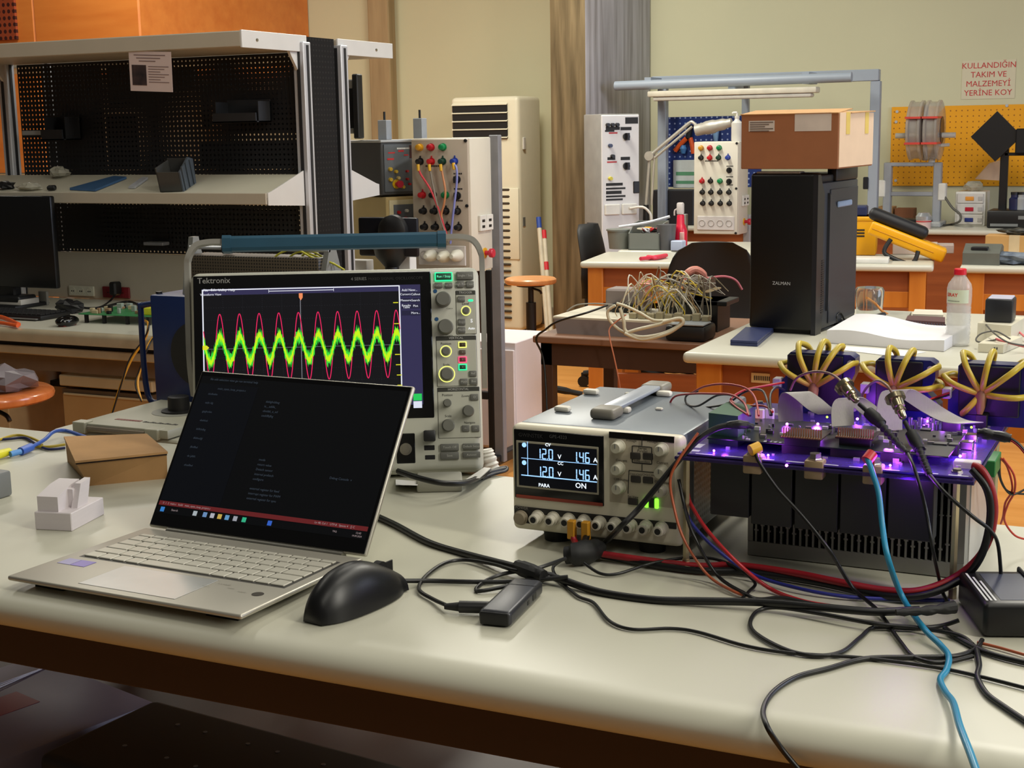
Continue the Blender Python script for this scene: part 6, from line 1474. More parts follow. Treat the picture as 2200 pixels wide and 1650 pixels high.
crumple('pink_wire_bundle', 'small pink wire bundle behind the grey coil springs', 'wire', aty(1390, 636, 4.38), .035, PKB, 41, sq=(1, .8, 1.1))
sk = thing('stacked_boards', 'stack of dark circuit boards with a brown block on top, behind the wire tangle', 'circuit board', (aty(1490, 640, 4.42).x, 4.36, ZB_))
for k, (x0, x1, z0, z1, m) in enumerate(((-.10, .10, 0, .10, BLACK), (-.13, .07, .125, .13, mat('tan_board', (150, 130, 96), .5)), (-.02, .05, .13, .165, mat('brown_block', (70, 56, 44), .5)), (-.03, .13, .085, .10, DARKM))):
    B().bb(x0, x1, 0, .14, z0, z1, .002, 1).build('board', m, sk)
b = B()
for x in (-.09, .06): b.bb(x, x+.01, .02, .03, .09, .126)
b.build('spacer', GREYP, sk)
cable('black_mains_cord', 'black cord running left from the dismantled device over the brown table edge', 'cable', [aty(1305, 656, 4.14), aty(1260, 672, 4.06), aty(1200, 690, 4.05), aty(1172, 708, 4.07), aty(1152, 730, 4.08), aty(1170, 790, 4.09), on(1180, 1010, .30)], .0035, BK)
cable('pink_wire', 'thin pink wire hanging from the brown table front', 'wire', [aty(1345, 676, 4.09), aty(1312, 702, 4.08), aty(1310, 725, 4.07), aty(1320, 770, 4.07), aty(1332, 830, 4.08), aty(1340, 900, 4.1)], .0022, mat('pink_thin_wire', (206, 130, 100), .5))
cable('grey_wire', 'thin grey wire resting on the cream top of the dismantled device at left', 'wire', [aty(1218, 668, 4.3), aty(1240, 655, 4.3), aty(1280, 652, 4.28), aty(1320, 655, 4.24)], .0022, GRW)
tl_ = thing('black_stand_base', 'black object with a pale grey top at the right of the brown table front', 'device', (aty(1465, 725, 4.15).x, 4.13, ZB_))
B().bb(-.05, .08, 0, .12, 0, .05, .012, 2).build('base', BLACK, tl_); B().bb(-.03, .075, .0, .08, .05, .056, .002, 1).build('top', mat('pale_blue_grey', (150, 156, 160), .5), tl_)
# ================================================================== OFFICE CHAIRS
CHB = mat('black_upholstery', (17, 17, 18), .6, bump=.15, scale=60); CHP = mat('black_chair_shell', (11, 12, 14), .6)
def chair(lbl, x, y, rz, zt, zb, w):
    t = thing('office_chair', lbl, 'chair', (x, y, 0), (0, 0, rz))
    b = B(); rg = []
    for i in range(15):
        f = i/14; z = zb+(zt-zb)*f; hw = w/2*(min(1, .55+1.6*f) if f < .3 else 1)*(max(.0, 1-((f-.55)/.45)**2)**.5*.55+.45 if f > .55 else 1); hw = max(hw, .03)
        bow = .03*cos(pi*(f-.4)); rg.append([(hw*cos(a)*(1 if abs(cos(a)) < .99 else .99), -bow+.028*sin(a)+.05*(cos(a)**2), z) for a in [2*pi*k/24 for k in range(24)]])
    loft_rings(b, rg); b.build('backrest', CHP, t, smooth=60)
    b = B(); b.bb(-w*.55, w*.55, -.48, -.04, .42, .50, .035, 3); b.build('seat', CHB, t)
    b = B(); b.bb(-.03, .03, -.08, .05, .38, zb+.12, .01, 1); b.build('back_support', CHP, t)
    b = B(); b.cyl((0, -.24, .10), (0, -.24, .42), .028, n=16); b.build('gas_column', CHP, t)
    for k in range(5):
        a = 2*pi*k/5+.35; lg = B().tube([(0, -.24, .11), (.15*cos(a), -.24+.15*sin(a), .095), (.30*cos(a), -.24+.30*sin(a), .07)], [.026, .02, .016], 8).build('base_leg', CHP, t)
        cx_, cy_ = .30*cos(a), -.24+.30*sin(a); b = B(); b.cyl((cx_-.02*sin(a), cy_+.02*cos(a), .03), (cx_+.02*sin(a), cy_-.02*cos(a), .03), .03, n=16); b.bb(cx_-.012, cx_+.012, cy_-.012, cy_+.012, .03, .075); b.build('castor', RUBBER, lg)
    return t
p = aty(1528, 600, 5.35)
c1_ = chair('large black office chair with its backrest towards the front, behind the wire tangle', p.x, 5.35, pi+.35, aty(1525, 519, 5.35).z, .50, .36)
p = aty(1285, 560, 6.9)
chair('small black office chair seen side-on, at the left end of the far work table', p.x-.02, 6.9, pi/2+.1, aty(1270, 480, 6.9).z, .48, .34)
# ================================================================== CREAM WORK TABLES WITH ORANGE FRAMES
def worktable(lbl, x, y, rz, w, d, z=T2, panel=None, name='work_table', leg=.07, front_panel=False):
    t = thing(name, lbl, 'table', (x, y, 0), (0, 0, rz))
    b = B(); b.bb(0, w, 0, d, z-.03, z, .012, 3); b.build('tabletop', TOP, t)
    m = panel or WOODO
    for y0 in (.05, d-.07): B().bb(.05, w-.05, y0, y0+.02, z-.16, z-.03, .002, 1).build('apron', WOODR, t); B().bb(.05, w-.05, y0-.004, y0+.024, z-.19, z-.12, .002, 1).build('rail', m, t)
    for x0 in (.04, w-.06): B().bb(x0, x0+.02, .06, d-.06, z-.17, z-.03, .002, 1).build('side_apron', m, t)
    for x0 in (.03, w-.03-leg):
        for y0 in (.03, d-.03-leg): B().bb(x0, x0+leg, y0, y0+leg, 0, z-.03, .003, 1).build('leg', m, t)
    B().bb(.06, w-.06, d/2-.02, d/2+.02, .12, .20, .002, 1).build('stretcher', WOODR, t)
    if front_panel: B().bb(.07, w-.02, .045, .06, aty(2170, 905, y+.05).z, z-.035, .002, 1).build('front_panel', WOODR, t)
    return t
wt = worktable('cream topped table with a red-brown front panel carrying the black computer tower', -1.21, 3.60, 0, 2.1, 1.06, front_panel=True)
a, c = aty(1614, 801, 3.64), aty(1653, 824, 3.64)
il = B().bb(a.x+1.21, c.x+1.21, .040, .045, c.z, a.z).build('inventory_label', mat('cream_label', (212, 180, 130), .6), wt)
b = B()
for k in range(9): b.bb(a.x+1.21+.008+.005*k, a.x+1.21+.0105+.005*k, .0392, .041, (a.z+c.z)/2-.006, (a.z+c.z)/2+.006)
b.build('barcode', BLACK_INK, il)
ya = radians(8.6)
worktable('far cream work table with orange legs behind the wire tangle and the computer tower', -2.50, 5.98, ya, 1.55, .54)
worktable('cream work table with orange legs carrying the tan cardboard box, at the right edge', -.86, 6.20, radians(5), 1.5, .55)
worktable('cream work table behind the red pliers, carrying the grey crate and the red spray bottle', -2.55, 6.58, radians(8.6), .95, .6)
db_ = worktable('long wall bench with a red-brown front under the yellow pegboard', -2.95, 8.32, 0, 3.6, .72)
B().bb(.07, 3.5, .045, .06, .25, T2-.035, .002, 1).build('front_panel', WOODR, db_)
# ------------------------------------------------------------------ computer tower and things on that table
pl_, pr_, pb_ = on(1608, 713, T2), on(1742, 726, T2), on(1836, 672, T2)
pw = .198; pa = radians(-5); pd = .39
pz = aty(1612, 372, pl_.y).z-T2
pct = thing('computer_tower', 'tall black computer tower on the cream table with a cardboard box on top', 'computer', pl_, (0, 0, pa))
PCG = mat('tower_black_gloss', (5, 5, 6), .4, var=.02); PCS = mat('tower_dark_grey', (52, 54, 60), .42, .2, var=.02)
B().bb(.004, pw, .03, pd, .01, pz-.03, .004, 2).build('case', PCS, pct)
b = B(); b.bb(0, pw, 0, .05, .012, pz, .010, 3); b.build('front_panel', PCG, pct)
b = B(); b.prism([(0, 0), (.05, 0), (.075, .10), (.055, .24), (.06, pz-.06), (.02, pz-.005), (0, pz-.005)], pw-.010, pw+.004, 'x'); b.build('side_cheek', mat('tower_graphite', (30, 31, 36), .35), pct)
b = B(); b.bb(pw, pw+.004, .12, pd-.01, .02, pz-.05, .002, 1); b.prism([(.10, .06), (.16, pz-.20), (.16, pz-.10), (.10, pz-.06)], pw, pw+.008, 'x'); b.build('side_panel', PCS, pct)
b = B()
for k in range(24): b.bb(pw+.003, pw+.0055, .045, .066, .06+.0065*k, .063+.0065*k)
b.build('vent_slot', BLACK, pct)
p0, p1 = atx(1788, 425, pr_.x+.05), atx(1832, 430, pr_.x+.2)
b = B(); b.bb(pw+.004, pw+.012, .17, .30, pz-.105, pz-.088, .003, 1); b.build('side_grip', mat('pale_blue_edge', (130, 150, 180), .35), pct)
b = B(); b.bb(.01, pw-.01, .04, pd-.01, pz-.032, pz-.008, .006, 2); b.bb(pw-.03, pw, .18, pd, pz-.03, pz+.012, .006, 2); b.build('top_cover', BLACK, pct)
b = B(); b.bb(.015, pw-.05, .004, .045, pz-.002, pz+.004, .003, 1); b.build('top_port_strip', mat('pale_plastic_strip', (176, 172, 168), .4), pct)
b = B(); b.bb(.02, pw-.02, .02, pd-.02, 0, .012); b.build('foot', RUBBER, pct)
zl = aty(1670, 608, pl_.y).z-T2
text([('ZALMAN', .0135, (pw*.50, zl, 0))], mat('tower_logo', (190, 190, 192), .5), pct, 'lettering', tr(0, -.0012, 0) @ FRONT, bold=0)
bxl, bxr = aty(1598, 352, pl_.y+.02), aty(1803, 356, pl_.y-.06)
cz0 = T2+pz+.012
bx = thing('cardboard_box', 'large brown cardboard box with two white labels on top of the black computer tower', 'box', (bxl.x, pl_.y-.01, cz0), (0, 0, pa))
bw = aty(1803, 300, pl_.y-.03).x-bxl.x; bh = aty(1600, 246, pl_.y).z-cz0; bd = .33
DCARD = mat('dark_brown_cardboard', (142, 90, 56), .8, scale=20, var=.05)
BW_ = bw
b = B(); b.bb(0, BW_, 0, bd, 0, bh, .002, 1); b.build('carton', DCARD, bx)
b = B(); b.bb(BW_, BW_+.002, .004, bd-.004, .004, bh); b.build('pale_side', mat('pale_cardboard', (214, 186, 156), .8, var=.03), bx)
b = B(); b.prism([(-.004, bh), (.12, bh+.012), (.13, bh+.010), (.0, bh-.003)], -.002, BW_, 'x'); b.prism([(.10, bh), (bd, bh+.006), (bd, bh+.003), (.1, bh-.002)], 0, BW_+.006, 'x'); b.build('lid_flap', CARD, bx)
def bl_(px0, py0, px1, py1): 
    M = tr(*bx.location) @ Matrix.Rotation(pa, 4, 'Z'); return plane_local(px0, py0, M)+plane_local(px1, py1, M)
for (q, nm) in (((1609, 260, 1664, 282), 'shipping_label'), ((1708, 243, 1786, 281), 'blank_label')):
    x0, z1, x1, z0 = bl_(*q); lbm = B().bb(x0, x1, -.001, .001, z0, z1).build(nm, mat('label_paper', (196, 186, 178), .7), bx)
    if nm == 'shipping_label':
        b = B()
        for k in range(5): b.bb(x0+.004, x1-.012*(k % 3)-.004, -.0018, -.0008, z1-.006-.006*k, z1-.003-.006*k)
        b.build('print_line', mat('print_dark', (110, 96, 88), .7), lbm)
b = B(); 
for y in (.06, .24): b.bb(BW_+.0018, BW_+.003, y, y+.035, bh-.06, bh+.001)
loose(b.build('yellow_tape', mat('yellow_tape', (214, 186, 96), .5), bx))
# phone wallet
w0, w1 = on(1570, 741, T2), on(1625, 744, T2)
wq = [on(*v, T2) for v in ((1569, 742), (1627, 745), (1662, 715), (1602, 713))]
pw_ = thing('phone_wallet', 'navy blue leather phone wallet on the cream table in front of the computer tower', 'wallet')
NVY = mat('navy_leather', (44, 54, 96), .4, bump=.2, scale=90)
B().hull([p+Vector((0, 0, .0005)) for p in wq], [p+Vector((0, 0, .008)) for p in wq]).build('back_cover', NVY, pw_)
B().hull([p+Vector((0, 0, .009)) for p in wq], [p+Vector((0, 0, .015)) for p in wq]).build('front_cover', NVY, pw_)
# open notebook
def stackq(lst, z0, z1): return [on(*v, T2)+Vector((0, 0, z0)) for v in lst], [on(*v, T2)+Vector((0, 0, z1)) for v in lst]
nbk = thing('notebook', 'thick open spiral notebook with blank white pages on the cream table', 'notebook')
PG = mat('page_edges', (206, 202, 194), .8, scale=200, stretch=(.1, .1, 3), var=.05)
p_l, p_m, p_r = on(1776, 737, T2), on(1884, 746, T2), on(2028, 756, T2)
up = Vector((.02, .28, 0))
b = B(); rg = []
NS = 28
for i in range(NS+1):
    f = i/NS; base = p_l.lerp(p_r, f); h = .034+.006*sin(pi*f*2.2+.3)-.012*max(0, (f-.35))
    rg.append([base+Vector((0, 0, .001)), base+up+Vector((0, 0, .001)), base+up+Vector((0, 0, h+.012-.01*f)), base+Vector((0, 0, h))])
loft_rings(b, rg); b.build('pages', mat('notebook_paper', (222, 220, 222), .75, var=.01), nbk)
b = B()
for i in range(34):
    f = .18+.82*i/34; c = p_l.lerp(p_r, f)+up+Vector((0, .004, .03-.006*f)); b.tube([c+Vector((0, .006*cos(a), .008*sin(a))) for a in [2*pi*k/8 for k in range(8)]], .0012, 4, 1, closed=True)
b.build('wire_binding', mat('navy_wire', (30, 34, 60), .4, .5), nbk)
one(B().hull(*stackq([(1820, 745), (1990, 757), (1930, 768), (1800, 752)], .0005, .0018)), 'paper_sheet', PAPER, 'loose white sheet lying in front of the open notebook', 'paper')
one(B().hull(*stackq([(1945, 700), (2030, 705), (2030, 694), (1950, 690)], .0005, .018)), 'dark_notebook', mat('dark_red_cover', (88, 58, 62), .5), 'dark covered notebook behind the open spiral notebook', 'notebook')
one(B().hull(*stackq([(1960, 690), (2026, 692), (2024, 681), (1965, 679)], .0005, .022)), 'cream_block', mat('cream_block', (212, 206, 190), .5), 'small cream pad behind the dark notebook, left of the bottle', 'pad')
one(B().hull(*stackq([(1870, 697), (1945, 700), (1958, 680), (1900, 678)], .0005, .016)), 'grey_pad', mat('grey_pad', (164, 162, 150), .6), 'grey flat device behind the open notebook', 'device')
cable('black_pen_cable', 'black cable and pen heap beside the computer tower base', 'cable', [on(1796, 697, T2+.005), on(1815, 690, T2+.01), on(1850, 688, T2+.02), on(1900, 675, T2+.03)], .007, BK)
cable('thin_black_cable', 'thin black cable loop rising beside the computer tower base', 'cable', [on(1800, 696, T2+.004), on(1797, 682, T2+.03), on(1806, 672, T2+.04), on(1815, 690, T2+.01)], .0025, BK)
q = on(1845, 683, T2)
gj = thing('glass_jar', 'clear container with cables behind the computer tower', 'jar', (q.x+.02, q.y+.06, T2))
b = B(); b.stack((0, 0, 0), (0, 0, 1), [(0, .04), (.08, .045), (.09, .04)], 20); b.build('glass', mat('thin_glass', (225, 228, 225), .05, trans=.9, var=0), gj)
cable('orange_cable', 'orange and black cable standing behind the computer tower', 'cable', [on(1910, 677, T2+.01), on(1895, 668, T2+.03), on(1880, 652, T2+.05), on(1862, 640, T2+.09)], .004, mat('amber_cable', (200, 130, 60), .5))
# water bottle
q = on(2057, 742, T2)
bo = thing('water_bottle', 'clear plastic water bottle with a red cap on the cream table', 'bottle', (q.x, q.y, T2))
GLS = mat('clear_bottle', (226, 226, 222), .06, alpha=.34, var=0)
ribs = [(0, .026), (.003, .0315)]
for k in range(9): ribs += [(.012+.0115*k, .0325), (.016+.0115*k, .0312)]
ribs += [(.118, .0328), (.155, .0328), (.168, .030), (.184, .019), (.190, .0145), (.196, .0140)]
B().stack((0, 0, 0), (0, 0, 1), ribs, 32).build('body', GLS, bo, smooth=60)
B().stack((0, 0, .002), (0, 0, 1), [(0, .025), (.004, .030), (.105, .030), (.106, .002)], 28).build('water', mat('water', (214, 214, 210), .05, alpha=.3, var=0), bo)
b = B(); b.stack((0, 0, .193), (0, 0, 1), [(0, .0165), (.014, .0162), (.016, .0145)], 24); b.build('cap', mat('cap_red', (214, 24, 48), .35), bo)
b = B(); rl = []
for zz in (.118, .154): rl.append([Vector((.0333*cos(a), .0333*sin(a), zz)) for a in [radians(-150+6*i) for i in range(20)]])
vs = [[b.bm.verts.new(p) for p in r] for r in rl]
for i in range(19): b.bm.faces.new((vs[0][i], vs[0][i+1], vs[1][i+1], vs[1][i]))
lab = b.build('label', mat('pale_green_label', (206, 214, 190), .5), bo)
def on_cyl(s, size, a0, z, m, nm):
    me = text_mesh(s, size, 'CENTER', .0003)
    for v in me.vertices:
        a = a0+v.co.x/.0338; v.co = Vector((.0338*cos(a), .0338*sin(a), z+v.co.y))
    me.materials.append(m); o = bpy.data.objects.new(nm, me); COL.objects.link(o); o.parent = lab
on_cyl('SIRAY', .013, radians(-118), .140, mat('label_red', (206, 60, 50), .5), 'lettering')
b = B()
for k in range(9): a_ = radians(-140+7*k); b.stack((.0334*cos(a_), .0334*sin(a_), .124), (cos(a_), sin(a_), 0), [(0, .0012), (.0005, .0012)], 6)
b.build('dark_print', BLACK_INK, lab)
# white gadget boxes at the right
g0, g1, g2 = on(2100, 757, T2), on(2150, 762, T2), on(2200, 738, T2)
wg = thing('white_gadget_box', 'low cream plastic gadget box with a small black marking at the right of the bottle', 'box')
fq = [on(*v, T2) for v in ((2101, 757), (2155, 760), (2196, 742), (2135, 736))]
B().hull([p+Vector((0, 0, .001)) for p in fq], [p+Vector((0, 0, .024)) for p in fq]).build('case', mat('cream_plastic', (214, 208, 186), .45), wg)
d = (fq[1]-fq[0]).normalized(); nrm = Vector((d.y, -d.x, 0))
b = B(); c = fq[0].lerp(fq[1], .68)+nrm*.0006
for k in (0, 1): b.hull([c+d*(.006*k-.003)+Vector((0, 0, z))+nrm*e for z, e in ((.010, 0), (.016, 0), (.016, .0005), (.010, .0005))], [c+d*(.006*k)+Vector((0, 0, z))+nrm*e for z, e in ((.010, 0), (.016, 0), (.016, .0005), (.010, .0005))])
b.build('black_marking', BLACK_INK, wg)
fq2 = [on(*v, T2) for v in ((2098, 735), (2170, 742), (2200, 722), (2128, 716))]
cg = thing('cream_device', 'cream desk device with a black display hood, right of the water bottle', 'device')
B().hull([p+Vector((0, 0, .001)) for p in fq2], [p+Vector((0, .01, .052)) for p in fq2]).build('base', mat('cream_plastic', (214, 208, 186), .45), cg)
h0_, h1_ = aty(2116, 682, fq2[0].y+.04), aty(2176, 680, fq2[0].y+.04); htop = aty(2116, 641, fq2[0].y+.04).z
B().bb(h0_.x, h1_.x, fq2[0].y+.03, fq2[0].y+.12, fq2[0].z+.052, htop, .006, 2).build('hood', mat('hood_black', (24, 26, 32), .4), cg)
B().bb(h0_.x+.006, h1_.x-.004, fq2[0].y+.035, fq2[0].y+.115, htop-.002, htop+.003, .002, 1).build('hood_top', mat('lavender_grey', (180, 180, 200), .4), cg)
cable('grey_cable', 'thin grey cable arching from the cream device to the low gadget box', 'cable', [on(2112, 690, T2+.05), on(2135, 715, T2+.045), on(2165, 735, T2+.03), on(2200, 742, T2+.02)], .0022, mat('dark_grey_cable', (84, 82, 76), .5))
cable('grey_cable', 'thin grey cable looping in front of the cream device', 'cable', [on(2140, 730, T2+.028), on(2105, 735, T2+.02), on(2097, 728, T2+.026), on(2110, 716, T2+.04), on(2140, 712, T2+.045), on(2170, 728, T2+.034)], .0022, mat('dark_grey_cable', (84, 82, 76), .5))
cable('pink_cable', 'pink cable running off at the right behind the gadget box', 'cable', [on(2140, 728, T2+.028), on(2165, 736, T2+.024), on(2230, 752, T2+.01)], .003, mat('pink_cable', (214, 110, 116), .45))
cable('pink_cable', 'pink cable curving up at the right edge of the photo behind the gadget box', 'cable', [on(2215, 735, T2+.01), on(2188, 712, T2+.02), on(2178, 702, T2+.03), on(2190, 694, T2+.035), on(2230, 692, T2+.03)], .003, mat('pink_cable', (214, 110, 116), .45))
# ------------------------------------------------------------------ yellow case, tray, boxes on the far table
def ontbl(px, py): return on(px, py, T2)
YCM = mat('case_yellow', (236, 168, 8), .4, var=.02)
a = ontbl(1832, 549)
yb = thing('yellow_bin', 'upright yellow plastic box beside the computer tower on the far table', 'box', (a.x-.05, a.y, T2), (0, 0, ya))
yw = aty(1881, 500, a.y).x-a.x+.05; yh_ = aty(1860, 466, a.y).z-T2
b = B(); b.bb(0, yw, 0, .2, 0, yh_, .008, 2); b.build('body', YCM, yb)
b = B(); b.bb(-.006, yw+.006, -.006, .206, yh_-.02, yh_, .006, 2); b.build('rim', YCM, yb)
b = B()
for k in range(3): b.bb(yw*.42, yw*.66, -.002, 0, yh_*.48+.014*k, yh_*.48+.007+.014*k)
b.build('grille_line', BLACK_INK, yb)
b = B(); b.bb(yw*.1, yw*.7, .03, .17, yh_, yh_+.045, .006, 1); b.build('contents', mat('navy_contents', (30, 40, 80), .5), yb)
pA, pB = aty(1880, 482, 6.45), aty(2035, 548, 6.42)
L = (pB-pA).length; an = math.atan2((pA-pB).z, (pB-pA).x)
cs = thing('yellow_tool_case', 'yellow tool case with a black handle and black pouch, leaning on the yellow box', 'case', (pA.x, 6.40, pA.z+.02), (0, an, ya))
B().bb(0, L, -.02, .10, -.062, 0, .012, 3).build('shell', YCM, cs)
B().bb(.01, L-.05, -.022, .102, -.035, -.029, .002, 1).build('seam', mat('case_yellow_dark', (206, 140, 6), .45), cs)
b = B(); b.tube([(L*.30, -.02, -.045), (L*.28, -.03, -.095), (L*.34, -.034, -.115), (L*.62, -.034, -.115), (L*.68, -.03, -.09), (L*.67, -.02, -.05)], .010, 10); b.build('handle', BLACK, cs)
B().bb(-.03, L*.70, -.01, .09, .0, .055, .024, 3).build('pouch', mat('black_pouch', (18, 19, 24), .55), cs)
a, c = ontbl(1800, 566), ontbl(1924, 560)
one(B().bb(0, c.x-a.x, 0, .14, 0, .02, .004, 2), 'white_tray', WHITEP, 'flat white tray on the far table right of the computer tower', 'tray', (a.x, a.y+.01, T2), (0, 0, ya))
q = ontbl(1890, 552); one(B().bb(0, .2, 0, .12, 0, .05, .003, 1), 'book_pile', mat('pale_book', (196, 176, 160), .7), 'pale book pile behind the yellow case handle', 'book', (q.x+.03, q.y+.14, T2), (0, 0, ya))
q = ontbl(2040, 545); one(B().bb(0, .16, 0, .12, 0, .04, .003, 1), 'grey_box', mat('pinkish_grey_box', (176, 160, 152), .6), 'low pinkish grey box under the tip of the yellow case', 'box', (q.x-.14, q.y-.02, T2), (0, 0, ya))
q = ontbl(2098, 570)
gd_ = thing('desk_instrument', 'grey plastic instrument with a sunken display on the right far table', 'instrument', (q.x-.06, q.y+.01, T2))
b = B(); b.prism([(0, 0), (.14, 0), (.14, .07), (.08, .085), (0, .05)], 0, .15, 'x'); b.build('case', mat('olive_grey_case', (96, 98, 90), .5), gd_)
B().bb(.03, .10, .02, .07, .06, .075, .003, 1).build('display_well', DARKM, gd_)
crumple('cloth_heap', 'crumpled blue-grey and white cloth heap at the right edge on the far table', 'cloth', on(2180, 568, T2), .07, mat('bluegrey_cloth', (130, 140, 150), .8, scale=20, dark=(60, 70, 90)), 51, sq=(1.6, 1, .5))
a = aty(2118, 545, 6.66); c = aty(2230, 506, 6.66)
tb_ = thing('cardboard_box', 'tan cardboard box with pale tape at the right edge on the far table', 'box', (a.x, 6.62, T2))
B().bb(0, .36, 0, .12, 0, c.z-T2, .002, 1).build('carton', mat('tan_cardboard', (190, 144, 84), .8, var=.04), tb_)
B().bb(.10, .145, -.001, .121, 0, c.z-T2+.001).build('tape', mat('pale_tape', (206, 180, 140), .4), tb_)
crumple('loose_parts', 'heap of dark small parts on top of the tan cardboard box', 'parts', Vector((a.x+.17, 6.68, c.z)), .05, mat('dark_parts', (70, 68, 60), .5, scale=50, dark=(20, 20, 20)), 61, sq=(2.6, .9, .4), n=16)
# crate, spray bottle, pliers
a = ontbl(1345, 552)
ay = 6.62
a = aty(1350, 545, ay); c = aty(1415, 480, ay)
cr = thing('grey_crate', 'grey plastic crate heaped with cables and parts on the table behind the red pliers', 'crate', (a.x, ay, T2), (0, 0, radians(6)))
cw, ch = c.x-a.x, max(.08, c.z-T2)
GCR = mat('crate_grey', (118, 122, 116), .5, var=.03)
b = B(); b.bb(0, cw, 0, .006, 0, ch*.62); b.bb(0, cw, .20, .206, 0, ch); b.prism([(0, 0), (.206, 0), (.206, ch), (.10, ch*.95), (0, ch*.62)], 0, .006, 'x'); b.prism([(0, 0), (.206, 0), (.206, ch), (.10, ch*.95), (0, ch*.62)], cw-.006, cw, 'x'); b.bb(0, cw, 0, .206, 0, .006); b.build('shell', GCR, cr)
rr = random.Random(5)
for k in range(14):
    p = Vector((a.x+.03+(cw-.06)*rr.random(), ay+.05+.11*rr.random(), T2+ch*.62))
    one(B().tube([p+Vector((.06*(rr.random()-.5), .04*(rr.random()-.5), .02*rr.random())) for _ in range(5)], .005, 6), 'crate_cable', [RED, CRW, BLACK, YEL, PKB, GREYP, ALU][k % 7], 'short cable curl lying in the grey crate', 'cable', group='cable curls heaped in the grey crate', smooth=60)
one(B().tube([Vector((a.x-.05, ay-.0, T2+ch*.85)), Vector((a.x+.08, ay+.05, T2+ch*1.0)), Vector((a.x+cw+.03, ay+.08, T2+ch*1.22))], .007, 8), 'metal_rod', ALU, 'thin grey metal rod lying across the grey crate', 'rod', smooth=60)
for px, l, hgt in ((1305, 'grey-green plastic tub left of the grey crate', .09),):
    p = aty(px+3, 545, ay); t = thing('plastic_tub', l, 'tub', (p.x-.03, ay+.02, T2)); B().stack((.06, .06, 0), (0, 0, 1), [(0, .055), (hgt, .065), (hgt, .07), (hgt+.008, .07)], 20).build('body', GCR, t)
p = aty(1422, 545, ay+.05); t = thing('dark_tub', 'dark translucent cup right of the grey crate', 'cup', (p.x+.02, ay+.06, T2)); B().stack((0, 0, 0), (0, 0, 1), [(0, .04), (.125, .05)], 20).build('body', mat('smoky_grey', (88, 88, 92), .3), t)
p = aty(1462, 528, 6.75); zt_ = aty(1462, 435, 6.75).z-T2
sp_ = thing('spray_bottle', 'red spray bottle with a clear trigger cap on the table behind the red pliers', 'bottle', (p.x, 6.75, T2))
b = B(); b.stack((0, 0, 0), (0, 0, 1), [(0, .030), (.004, .034), (.09, .034), (.115, .026), (.125, .02), (.165, .018), (.17, .015)], 24); b.build('body', mat('bottle_red', (216, 30, 62), .3), sp_)
b = B(); b.bb(-.018, .016, -.016, .016, .17, max(.19, zt_), .008, 2); b.tube([(-.01, 0, .20), (-.03, 0, .19), (-.032, 0, .165)], .004, 6); b.build('trigger_cap', mat('clear_white_cap', (214, 206, 204), .25), sp_)
b = B(); b.bb(.006, .030, -.0355, -.030, .02, .085, .002, 1); b.build('label', mat('pink_label', (232, 180, 170), .5), sp_)
p = aty(1450, 545, 6.60); one(B().bb(-.03, .03, 0, .06, 0, .05, .004, 1), 'pale_blue_carton', mat('pale_blue_carton2', (184, 196, 222), .6), 'small pale blue carton in front of the red spray bottle', 'carton', (p.x, 6.62, T2))
t = thing('red_pliers', 'red handled pliers lying on the far work table', 'pliers')
l0, l1, l2 = on(1376, 556, T2+.012), on(1405, 553, T2+.012), on(1430, 549, T2+.012)
B().tube([l0, l1+Vector((0, .012, 0)), l2+Vector((0, .012, 0))], .009, 8).build('handle', mat('pliers_red', (214, 50, 76), .4), t)
B().tube([l1-Vector((.03, 0, 0)), l1+Vector((.01, -.014, 0)), l2+Vector((.0, -.012, 0))], .011, 8).build('handle', mat('pliers_red', (214, 50, 76), .4), t)
# ------------------------------------------------------------------ frame with fluorescent fittings, blue tool board
FY = 8.36
STB = mat('blue_grey_frame', (150, 160, 172), .42, var=.02)
fr_ = thing('steel_frame', 'tall blue-grey steel frame rising from the wall bench, carrying light fittings', 'frame', (0, 0, 0))
a, c = aty(1400, 168, FY), aty(1888, 152, FY); zf_ = (a.z+c.z)/2
for p0, p1 in ((1412, 1430), (1868, 1889)):
    x0, x1 = aty(p0, 240, FY).x, aty(p1, 240, FY).x; B().bb(x0, x1, FY+.004, FY+.056, T2, zf_-.056, .003, 1).build('post', STB, fr_)
B().bb(a.x, c.x, FY, FY+.06, zf_-.055, zf_+.01, .003, 1).build('top_beam', STB, fr_)
x0 = aty(1592, 230, FY).x; B().bb(x0-.02, x0+.02, FY+.08, FY+.12, aty(1592, 300, FY).z, zf_-.03, .003, 1).build('post', STB, fr_)
x1 = aty(1868, 300, FY).x
for z in (.98, 1.12, 1.30): B().bb(x1-.03, x1, FY-.005, FY+.03, z, z+.07, .004, 1).build('bracket', DARKM, fr_)
FY2 = 8.18
a, c = aty(1322, 186, FY2), aty(1830, 168, FY2)
lt1 = thing('fluorescent_fitting', 'long blue-grey tube fitting across the front of the steel frame, the upper of two', 'light fitting')
B().cyl((a.x, FY2, (a.z+c.z)/2+.0), (c.x, FY2, (a.z+c.z)/2+.01), .028, n=16).build('tube', STB, lt1)
b = B(); mid = (a.x+c.x)/2
for x in (mid-.5, mid+.45): b.bb(x-.02, x+.02, FY2-.01, FY+.01, (a.z+c.z)/2-.02, (a.z+c.z)/2+.045)
loose(b.build('hanger', STB, lt1))
a, c = aty(1395, 203, FY2), aty(1757, 196, FY2); zz = (a.z+c.z)/2
lt2 = thing('fluorescent_fitting', 'cream fluorescent fitting under the steel frame, the lower of two', 'light fitting')
b = B(); b.bb(a.x, c.x, FY2-.04, FY2+.06, zz-.012, zz+.022, .008, 2); b.build('housing', mat('fitting_cream', (214, 208, 190), .4), lt2)
